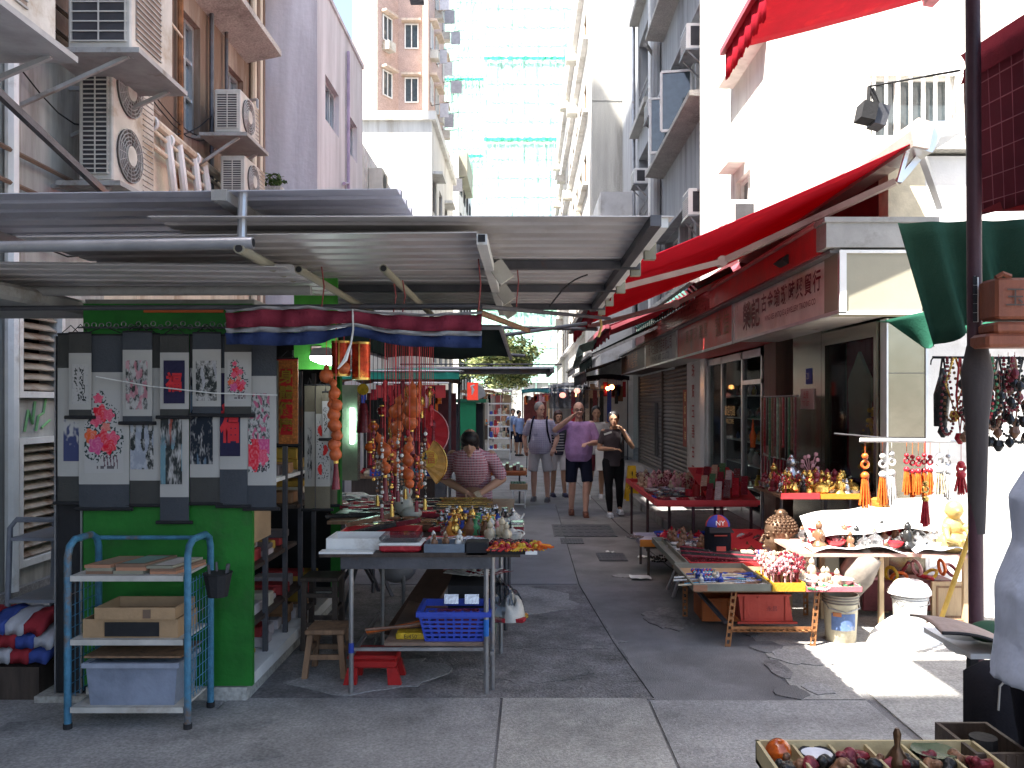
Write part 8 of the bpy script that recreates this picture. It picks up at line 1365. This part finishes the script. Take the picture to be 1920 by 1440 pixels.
# shelving rack beyond the kiosk and signs
for k in range(5): q = MB(); z = .3 + .35 * k; q.box(X(915, 26), X(955, 26), 26, 26.5, z, z + .04); [q.box(X(918 + 8 * j, 26), X(923 + 8 * j, 26), 26.05, 26.3, z + .04, z + .14 + .05 * ((j + k) % 3)) for j in range(4)] if 0 else None; one(q, 'display_shelf', white_pt, ['lowest', 'second', 'third', 'fourth', 'topmost'][k] + ' white shelf of the rack left of the far walkers', 'shelf')
[one(MB().box(x, x + .03, 26.2, 26.25, 0, 1.75), 'rack_post', white_pt, l + ' white post of the far shelf rack', 'post') for x, l in ((X(914, 26), 'left'), (X(955, 26), 'right'))]
for k in range(20): x = X(918 + 8 * (k % 5), 26); z = .34 + .35 * (k // 5); one(MB().bevbox(x, x + .09, 26.05, 26.3, z + .001, z + .1 + .04 * (k % 3), .004), 'shelf_box', gm(['blue', 'white', 'brown', 'red', 'cream'][(k * 3) % 5]), 'small box on the white far rack', 'box', 'boxes on the far rack')
# plastic curtain and lanterns on the right
q = MB(); q.grid(lambda u, v: (X(1028, 20) + .95 * u, 20 + .03 * math.sin(u * 20), Z(722, 20) - .55 * v), 20, 2, (0, .01, 0)); one(q, 'plastic_curtain', clear_b, 'clear plastic sheet hung above the walkers on the right', 'curtain', smooth='all')
for k, (px, py, y) in enumerate(((1055, 741, 22), (1082, 733, 23))): one(MB().sph((X(px, y), y, Z(py, y)), .085, 1, 1, .85, 12), 'paper_lantern', mat('lantern_glow', (.9, .4, .3), .6, emit=(1, .35, .25), es=1.6, bump=0), ['left', 'right'][k] + ' glowing round red lantern over the walkers', 'lantern', smooth='all')
one(MB().sph((X(1147, 18), 18, Z(726, 18)), .05, n=10), 'light_bulb', mat('bulb_glow', (1, .6, .25), .4, emit=(1, .42, .12), es=7, bump=0), 'bright warm bulb under the black awning by the shutters', 'bulb', smooth='all')
for k in range(9): x = .7 + .2 * k; q = MB(); q.box(x, x + .12, 24.0 + .2 * (k % 2), 24.05 + .2 * (k % 2), 1.0 + .1 * (k % 3), 2.1); one(q, 'hung_garment', gm(['black', 'maroon', 'brown', 'red', 'black', 'cream', 'maroon', 'black', 'blue'][k]), ['first', 'second', 'third', 'fourth', 'fifth', 'sixth', 'seventh', 'eighth', 'ninth'][k] + ' garment from the left on the rail behind the walkers', 'garment') if x > 1.2 else None
q = MB(); q.cyl((1.2, 24.1, 2.12), (2.5, 24.1, 2.12), .015, n=6); one(q, 'clothes_rail', steel, 'rail of dark garments behind the walkers', 'rail')

# ================================================================= PEOPLE
hairb = mat('black_hair', (.012, .011, .012), .45, var=.4, bump=.4, bs=60); hairg = mat('grey_hair', (.22, .21, .2), .6, var=.3, bump=.4)
def plaid(name, base, a, b, s=34):
    m = mat(name, base, .9, bump=.9, bs=10); n = m.node_tree.nodes; L = m.node_tree.links; tc = n.new('ShaderNodeTexCoord'); src = [l for l in L if l.to_socket == n['Principled BSDF'].inputs['Base Color']][0].from_socket
    for d, c, f in (('X', a, s), ('Z', b, s), ('X', b, s * 2.1)):
        wv = n.new('ShaderNodeTexWave'); wv.bands_direction = d; wv.inputs['Scale'].default_value = f / 6.28; wv.inputs['Distortion'].default_value = .6; L.new(tc.outputs['Object'], wv.inputs[0]); r = n.new('ShaderNodeValToRGB'); r.color_ramp.elements[0].position = .76; r.color_ramp.elements[1].position = .84; L.new(wv.outputs[1], r.inputs[0])
        mx = n.new('ShaderNodeMixRGB'); L.new(r.outputs[0], mx.inputs[0]); L.new(src, mx.inputs[1]); mx.inputs[2].default_value = (*c, 1); src = mx.outputs[0]
    L.new(src, n['Principled BSDF'].inputs['Base Color']); return m
def limb(q, pts, rr, n=12):
    for a, b, r1, r2 in zip(pts, pts[1:], rr, rr[1:]): q.cyl(a, b, r1, r2, n)
    for p, r in zip(pts, rr): q.sph(p, r, n=n)
def human(label, loc, h=1.72, rz=0, skin=skin_l, hair=hairb, shirt=None, lower=None, shoe=black, long_l=False, arms=None, legs=None, belly=0, lean=0, bow=0, turn=0, hairstyle='short', sleeve=.6, fem=False, shoed='shoe', vox=.0075, longsl=False):
    """one continuous body from overlapping tapered forms, remeshed; clothing and hair are its children. local: faces -Y"""
    t = thing('person', label, 'person', loc); s = h / 1.75; P = lambda x, y, z: V((x, y, z))
    hipz = .93; sw = .165 if fem else .19; tip = lambda z: -lean * max(0, z - hipz)
    sh = [P(sg * sw, tip(1.41), 1.41 - lean * .05) for sg in (-1, 1)]; neck = P(0, tip(1.47), 1.46 - lean * .05); head = P(0, tip(1.6) - .02 - bow * .09, 1.615 - bow * .04 - lean * .07)
    A = arms or [((-.27, .02, 1.13), (-.28, -.06, .88)), ((.27, .02, 1.13), (.28, -.06, .88))]; Lg = legs or [((-.1, -.02, .5), (-.1, .02, .08)), ((.1, -.02, .5), (.1, .02, .08))]
    q = MB(); q.sph((0, tip(1.25), 1.26), .15, 1.02 if not fem else .92, .68, 1.25, 16); q.sph((0, tip(1.1) - .01 - belly * .5, 1.08), .12 + belly * .3, 1.05, .72, 1.1, 16); q.sph((0, 0, .95), .155, 1.03, .72, .8, 16)
    limb(q, [neck + V((0, .02, -.07)), neck + V((0, 0, .05)), head + V((0, .02, -.05))], [.075, .052, .052]); q.sph(head + V((0, .015, .03)), .094, .88, 1.02, 1.12, 18); q.sph(head + V((0, -.018, -.035)), .071, .88, .95, 1.15, 14)
    Mt = Matrix.Rotation(turn, 3, 'Z'); F = lambda x, y, z: head + Mt @ V((x, y - bow * z * .3, z - bow * .02))
    q.tube([F(0, -.085, .02), F(0, -.098, -.005), F(0, -.112, -.022), F(0, -.09, -.03)], .011, 8, [.007, .009, .014, .01]); [q.sph(F(sg * .077, .012, -.005), .02, .45, .8, 1.4, 8) for sg in (-1, 1)]; q.sph(F(0, -.085, -.055), .02, 1.1, .5, .35, 8); q.sph(F(0, -.075, -.09), .026, 1, .8, .8, 8); [q.sph(F(sg * .033, -.082, .032), .02, 1.1, .5, .3, 8) for sg in (-1, 1)]
    for i, sg in enumerate((-1, 1)):
        e, w_ = V(A[i][0]), V(A[i][1]); k = .88 if fem else 1; limb(q, [sh[i], sh[i].lerp(e, .5), e, e.lerp(w_, .35), w_], [.056 * k, .052 * k, .043 * k, .045 * k, .03 * k])
        d = (w_ - e).normalized(); side = d.cross(V((0, 0, 1)) if abs(d.z) < .8 else V((0, 1, 0))).normalized(); up = side.cross(d)
        pc = w_ + d * .05; q.obox(pc, (.075, .09, .03), Matrix((side, d, up)).transposed()); curl = -up if up.z > 0 else up
        for f in range(4): b = w_ + d * .085 + side * (.026 - .0175 * f); L_ = (.066, .078, .072, .055)[f]; q.tube([b, b + d * L_ * .5 + curl * .008, b + d * L_ * .8 + curl * .028, b + d * L_ * .9 + curl * .045], .0085, 6)
        b = w_ + d * .03 + side * .036; q.tube([b, b + side * .025 + d * .02, b + side * .03 + d * .05 + curl * .01], .011, 6)
        kn, an = V(Lg[i][0]), V(Lg[i][1]); hp = P(sg * .085, 0, .9); limb(q, [hp, hp.lerp(kn, .5), kn, kn.lerp(an, .3) + V((0, .012, 0)), an], [.098 * k, .078 * k, .055, .056, .036]); q.sph(an + V((0, -.05, -.045)), .042, .95, 2.2, .75, 10)
    q.v = [tuple(V(v) * s + V(loc)) for v in q.v]; body = remesh(q, 'body', skin, t, vox, 5)
    def shell(parts, nm, m, v=.013, sm=5, par=None): parts.v = [tuple(V(x) * s + V(loc)) for x in parts.v]; return remesh(parts, nm, m, par or t, v, sm)
    g_ = .018; q = MB(); q.sph((0, tip(1.25), 1.26), .15 + g_, 1.04 if not fem else .93, .72, 1.22, 16); wd = 1.0 if not fem else .88; q.lathe((0, 0, 0), [(.165 * wd, .84), (.172 * wd + belly * .25, .95), (.165 * wd + belly * .5, 1.08), (.16 * wd + belly * .25, 1.2), (.165 * wd, 1.32), (.13 * wd, 1.4), (.07, 1.45)], 22, sx=1.12, sy=.86 + belly * 1.2); q.v = [(a, b + tip(c) * 1.0 - (belly * .45 if .85 < c < 1.25 else 0), c) for a, b, c in q.v]; [q.cyl(sh[i] * .5 + neck * .5 + V((0, 0, -.035)), sh[i] + V((0, 0, -.01)), .062, .055, 10) for i in (0, 1)]
    for i in (0, 1):
        e = V(A[i][0]); w_ = V(A[i][1]); limb(q, [sh[i] + V((0, 0, -.012)), sh[i].lerp(e, .3), sh[i].lerp(e, sleeve)], [.064 if not fem else .056, .066 if not fem else .055, .067 if not fem else .056])
        if longsl: limb(q, [sh[i], e, w_], [.07, .06, .045])
    shell(q, 'shirt', shirt)
    q = MB(); q.sph((0, 0, .94), .168, 1.06, .78, .75, 16)
    for i, sg in enumerate((-1, 1)):
        kn, an = V(Lg[i][0]), V(Lg[i][1]); hp = P(sg * .085, 0, .9)
        if long_l: limb(q, [hp, hp.lerp(kn, .5), kn, kn.lerp(an, .4), an + V((0, 0, .03))], [.108, .09, .066, .066, .045])
        else: hm = hp.lerp(kn, .93) + V((sg * .022, 0, 0)); q.cyl(hp + V((sg * .012, 0, 0)), hm, .105, .088, 14); q.sph(hp, .105, n=12)
    shell(q, 'trousers' if long_l else 'shorts', lower)
    for i in (0, 1): an = V(Lg[i][1]); q = MB(); q.sph(an + V((0, -.05, -.04)), .052, .95, 2.3, .8, 12); q.sph(an + V((0, .02, -.03)), .05, 1, 1.1, .9, 10); q.box(an.x - .045, an.x + .045, an.y - .16, an.y + .07, an.z - .085, an.z - .06); shell(q, shoed, shoe, .01, 3)
    if hairstyle:
        hs = MB(); c0 = F(0, .03, .05)
        hs.sph(c0, .099, .95, 1.02, 1.06, 18)
        if hairstyle == 'bald': hs = MB(); hs.torus(F(0, .03, -.0), .078, .02, n=20); c0 = None
        if hairstyle == 'bob': hs.sph(F(0, .035, .0), .1, .98, .95, 1.05, 16); hs.sph(F(0, -.05, .08), .05, 1.4, .6, .5, 10)
        if hairstyle == 'bowed': hs.sph(F(0, -.03, .075), .088, 1.0, .9, .75, 16); hs.sph(F(0, .04, -.01), .095, .98, .9, .9, 14)
        if hairstyle == 'bun': hs.sph(F(0, .11, .03), .045, n=10)
        hs.v = [v for v in hs.v]; o = shell(hs, 'hair', hair, .009, 3)
        if hairstyle == 'bald': o.data.transform(Matrix.Translation((0, .012 * s, 0)))
    for sg in (-1, 1): q = MB(); q.sph(F(sg * .031, -.079, .012), .0105, 1.2, .6, .7, 8); q.v = [tuple(V(v) * s + V(loc)) for v in q.v]; q.build('eye', black, t, True)
    q = MB(); q.sph(F(0, -.093, -.056), .016, 1.2, .4, .25, 8); q.v = [tuple(V(v) * s + V(loc)) for v in q.v]; q.build('mouth', mat('lips', (.25, .07, .06), .5), t, True)
    t.rotation_euler = (0, 0, rz); t['s'] = s
    def extra(mb, nm, m, smooth=True): mb.v = [tuple(V(v) * s + V(loc)) for v in mb.v]; return mb.build(nm, m, t, smooth)
    return t, extra
lilac = mat('lilac_shirt', (.36, .21, .41), .9, var=.2, scale=9, bump=1.0, bs=9); navy = fab('navy_shorts', (.012, .014, .028)); whites = mat('pale_shorts', (.46, .45, .46), .9, var=.1, bump=.25, bs=14)
Yp = 13.2
t, ex = human('bald man in a lilac shirt and navy shorts, one hand raised to his face', (X(1085, Yp), Yp, 0), 1.76, 0, skin_l, hairg, lilac, navy, mat('brown_sandal', (.13, .05, .03), .6), belly=.06, arms=[((-.37, -.1, 1.32), (-.1, -.22, 1.54)), ((.29, -.02, 1.13), (.13, -.24, 1.12))], legs=[((-.1, -.05, .49), (-.11, .07, .1)), ((.11, -.1, .5), (.1, -.1, .085))], hairstyle='bald', shoed='sandal', sleeve=.75)
q = MB(); q.torus((.155, -.21, 1.115), .034, .009, Matrix.Rotation(R(90), 3, 'Y') @ Matrix.Rotation(.6, 3, 'X')); ex(q, 'wrist_watch', gm('silver')); q = MB(); [q.torus((sg * .034, -.13, 1.63), .024, .004, Matrix.Rotation(R(90), 3, 'X'), 12, 4) for sg in (-1, 1)]; ex(q, 'glasses', black)
q = MB(); [q.sph((0, -.205 + .004 * k, 1.36 - .07 * k), .007, n=6) for k in range(4)]; ex(q, 'buttons', lilac)
t, ex = human('woman in dark grey tee and black leggings with sunglasses on her head', (X(1150, Yp - .1), Yp - .1, 0), 1.62, .1, skin_t, hairb, mat('charcoal_tee', (.055, .045, .052), .9, bump=.9, bs=10), fab('black_leggings', (.012, .012, .014)), mat('pale_trainer', (.42, .46, .52), .7), True, arms=[((-.24, .0, 1.13), (-.03, -.2, 1.13)), ((.31, -.06, 1.16), (.13, -.14, 1.42))], legs=[((-.09, -.06, .5), (-.07, -.06, .085)), ((.1, -.02, .5), (.13, .1, .12))], fem=True, hairstyle='bun', turn=-.25, bow=.15)
q = MB(); [q.sph((sg * .035 - .01, -.055, 1.715), .028, 1.1, .5, .8, 10) for sg in (-1, 1)]; ex(q, 'sunglasses', gm('silver')); q = MB(); q.tube([(.14, .06, 1.45), (.13, -.1, 1.4), (.1, -.15, 1.2), (.13, -.1, 1.0)], .018, 6); ex(q, 'bag_strap', black); q = MB(); q.obox((-.13, -.19, 1.39), (.13, .02, .03), Matrix.Rotation(-.3, 3, 'Y')); ex(q, 'white_card', white_pt, False)
pl1 = plaid('lilac_plaid', (.40, .38, .50), (.30, .26, .44), (.5, .48, .58), 60)
t, ex = human('man in pale checked shirt and white shorts with rucksack straps, glancing sideways', (X(1013, 15.2), 15.2, 0), 1.75, -.15, skin_l, hairg, pl1, whites, mat('grey_trainer', (.10, .10, .11), .7), belly=.05, arms=[((-.3, .08, 1.13), (-.27, .04, .95)), ((.3, .06, 1.13), (.25, -.05, .95))], legs=[((-.11, -.03, .5), (-.12, .02, .085)), ((.12, -.05, .5), (.14, -.08, .085))], turn=.7, sleeve=.7)
for sg in (-1, 1): q = MB(); q.tube([(sg * .12, .08, 1.5), (sg * .125, -.1, 1.43), (sg * .15, -.165, 1.25), (sg * .19, -.1, 1.05), (sg * .17, .08, 1.0)], .016, 6); ex(q, 'rucksack_strap', navy)
q = MB(); q.sph((0, .2, 1.25), .16, 1, .6, 1.35, 14); ex(q, 'rucksack', navy); q = MB(); q.cyl((-.24, .02, .95), (-.25, .0, .42), .008, n=5); ex(q, 'hanging_strap', navy); q = MB(); q.box(-.1, -.02, -.19, -.18, 1.2, 1.28); ex(q, 'shirt_pocket', pl1, False)
stp = mat('navy_tee', (.03, .03, .05), .9)
t, ex = human('woman in dark striped top and white shorts behind the two men, holding a rucksack', (X(1046, 15.9), 15.9, 0), 1.62, .2, skin_t, mat('brown_hair', (.05, .02, .015), .5, bump=.4), stp, whites, mat('navy_pump', (.03, .03, .06), .7), fem=True, hairstyle='bob', bow=.3, legs=[((-.09, -.02, .5), (-.1, .03, .085)), ((.1, -.06, .5), (.13, -.05, .085))])
for k in range(7): q = MB(); z = .93 + k * .055; q.torus((0, -.02, z), .172 - .001 * k, .006, n=28, sy=.78); ex(q, 'pale_stripe', whites)
q = MB(); q.sph((.2, -.1, 1.15), .15, .75, .7, 1.45, 14); ex(q, 'rucksack', black)
t, ex = human('mostly hidden walker behind the bald man carrying a white carrier bag', (X(1118, 15.6), 15.6, 0), 1.68, 0, skin_t, hairb, whites, fab('dark_red_skirt', (.14, .03, .04)), mat('white_trainer', (.6, .6, .62), .6), legs=[((-.1, -.05, .5), (-.16, -.06, .085)), ((.1, .0, .5), (.1, .05, .085))])
q = MB(); q.prism([(-.02, -.25, .55), (.2, -.25, .55), (.22, -.25, .95), (-.04, -.25, .95)], (0, .1, 0)); ex(q, 'carrier_bag', white_pt, False)
# seller bending over the rear table
pl2 = plaid('red_plaid', (.34, .07, .11), (.10, .02, .05), (.55, .42, .46), 80)
t, ex = human('woman in a red and white checked shirt bending over her goods at the left table', (X(889, 8.2), 8.2, 0), 1.62, 0, skin_t, hairb, pl2, fab('dark_trousers', (.02, .02, .03)), black, True, lean=.85, bow=1.3, arms=[((-.3, -.2, 1.12), (-.05, -.42, 1.0)), ((.3, -.2, 1.12), (.08, -.42, .99))], hairstyle='bowed', sleeve=.8, vox=.006)
q = MB(); q.prism([(.02, -.5, 1.0), (.1, -.6, .93), (.14, -.58, .94), (.07, -.48, 1.02)], (0, 0, .01)); ex(q, 'held_card', gm('cream'), False); q = MB(); q.sph((-.05, -.3, 1.34), .04, 1.2, .4, .5, 8); q.sph((.05, -.3, 1.34), .04, 1.2, .4, .5, 8); ex(q, 'collar', pl2)
# partly seen person at the right edge
t, ex = human('person in a pale blue shirt cut off by the right edge of the picture', (X(2005, 2.45), 2.5, 0), 1.95, 1.3, skin_t, hairb, mat('pale_blue_shirt', (.40, .46, .60), .9, var=.12, bump=.9, bs=7), fab('dark_trousers', (.02, .02, .03)), black, True, lean=.12, arms=[((-.24, -.1, 1.1), (-.22, -.25, .9)), ((.24, -.1, 1.1), (.22, -.25, .9))], sleeve=.8, belly=.1, vox=.009)
# distant walkers
for k, (px, y, c_, l, hh_) in enumerate(((962, 30, 'blue', 'far walker in a pale blue shirt bending by the white rack', 1.55), (973, 28, 'blue', 'far walker in a blue top beside the bending one', 1.5), (1003, 40, 'black', 'tiny dark figure in the middle of the far lane', 1.65), (948, 44, 'brown', 'tiny brown figure by the left far stalls', 1.6))):
    human(l, (X(px, y), y, 0), hh_, .8 * k, skin_t, hairb, cm((.22, .3, .5)) if k < 2 else gm(c_), fab('navy_shorts', (.012, .014, .028)), black, k > 1, vox=.016, lean=.3 if k == 0 else 0)
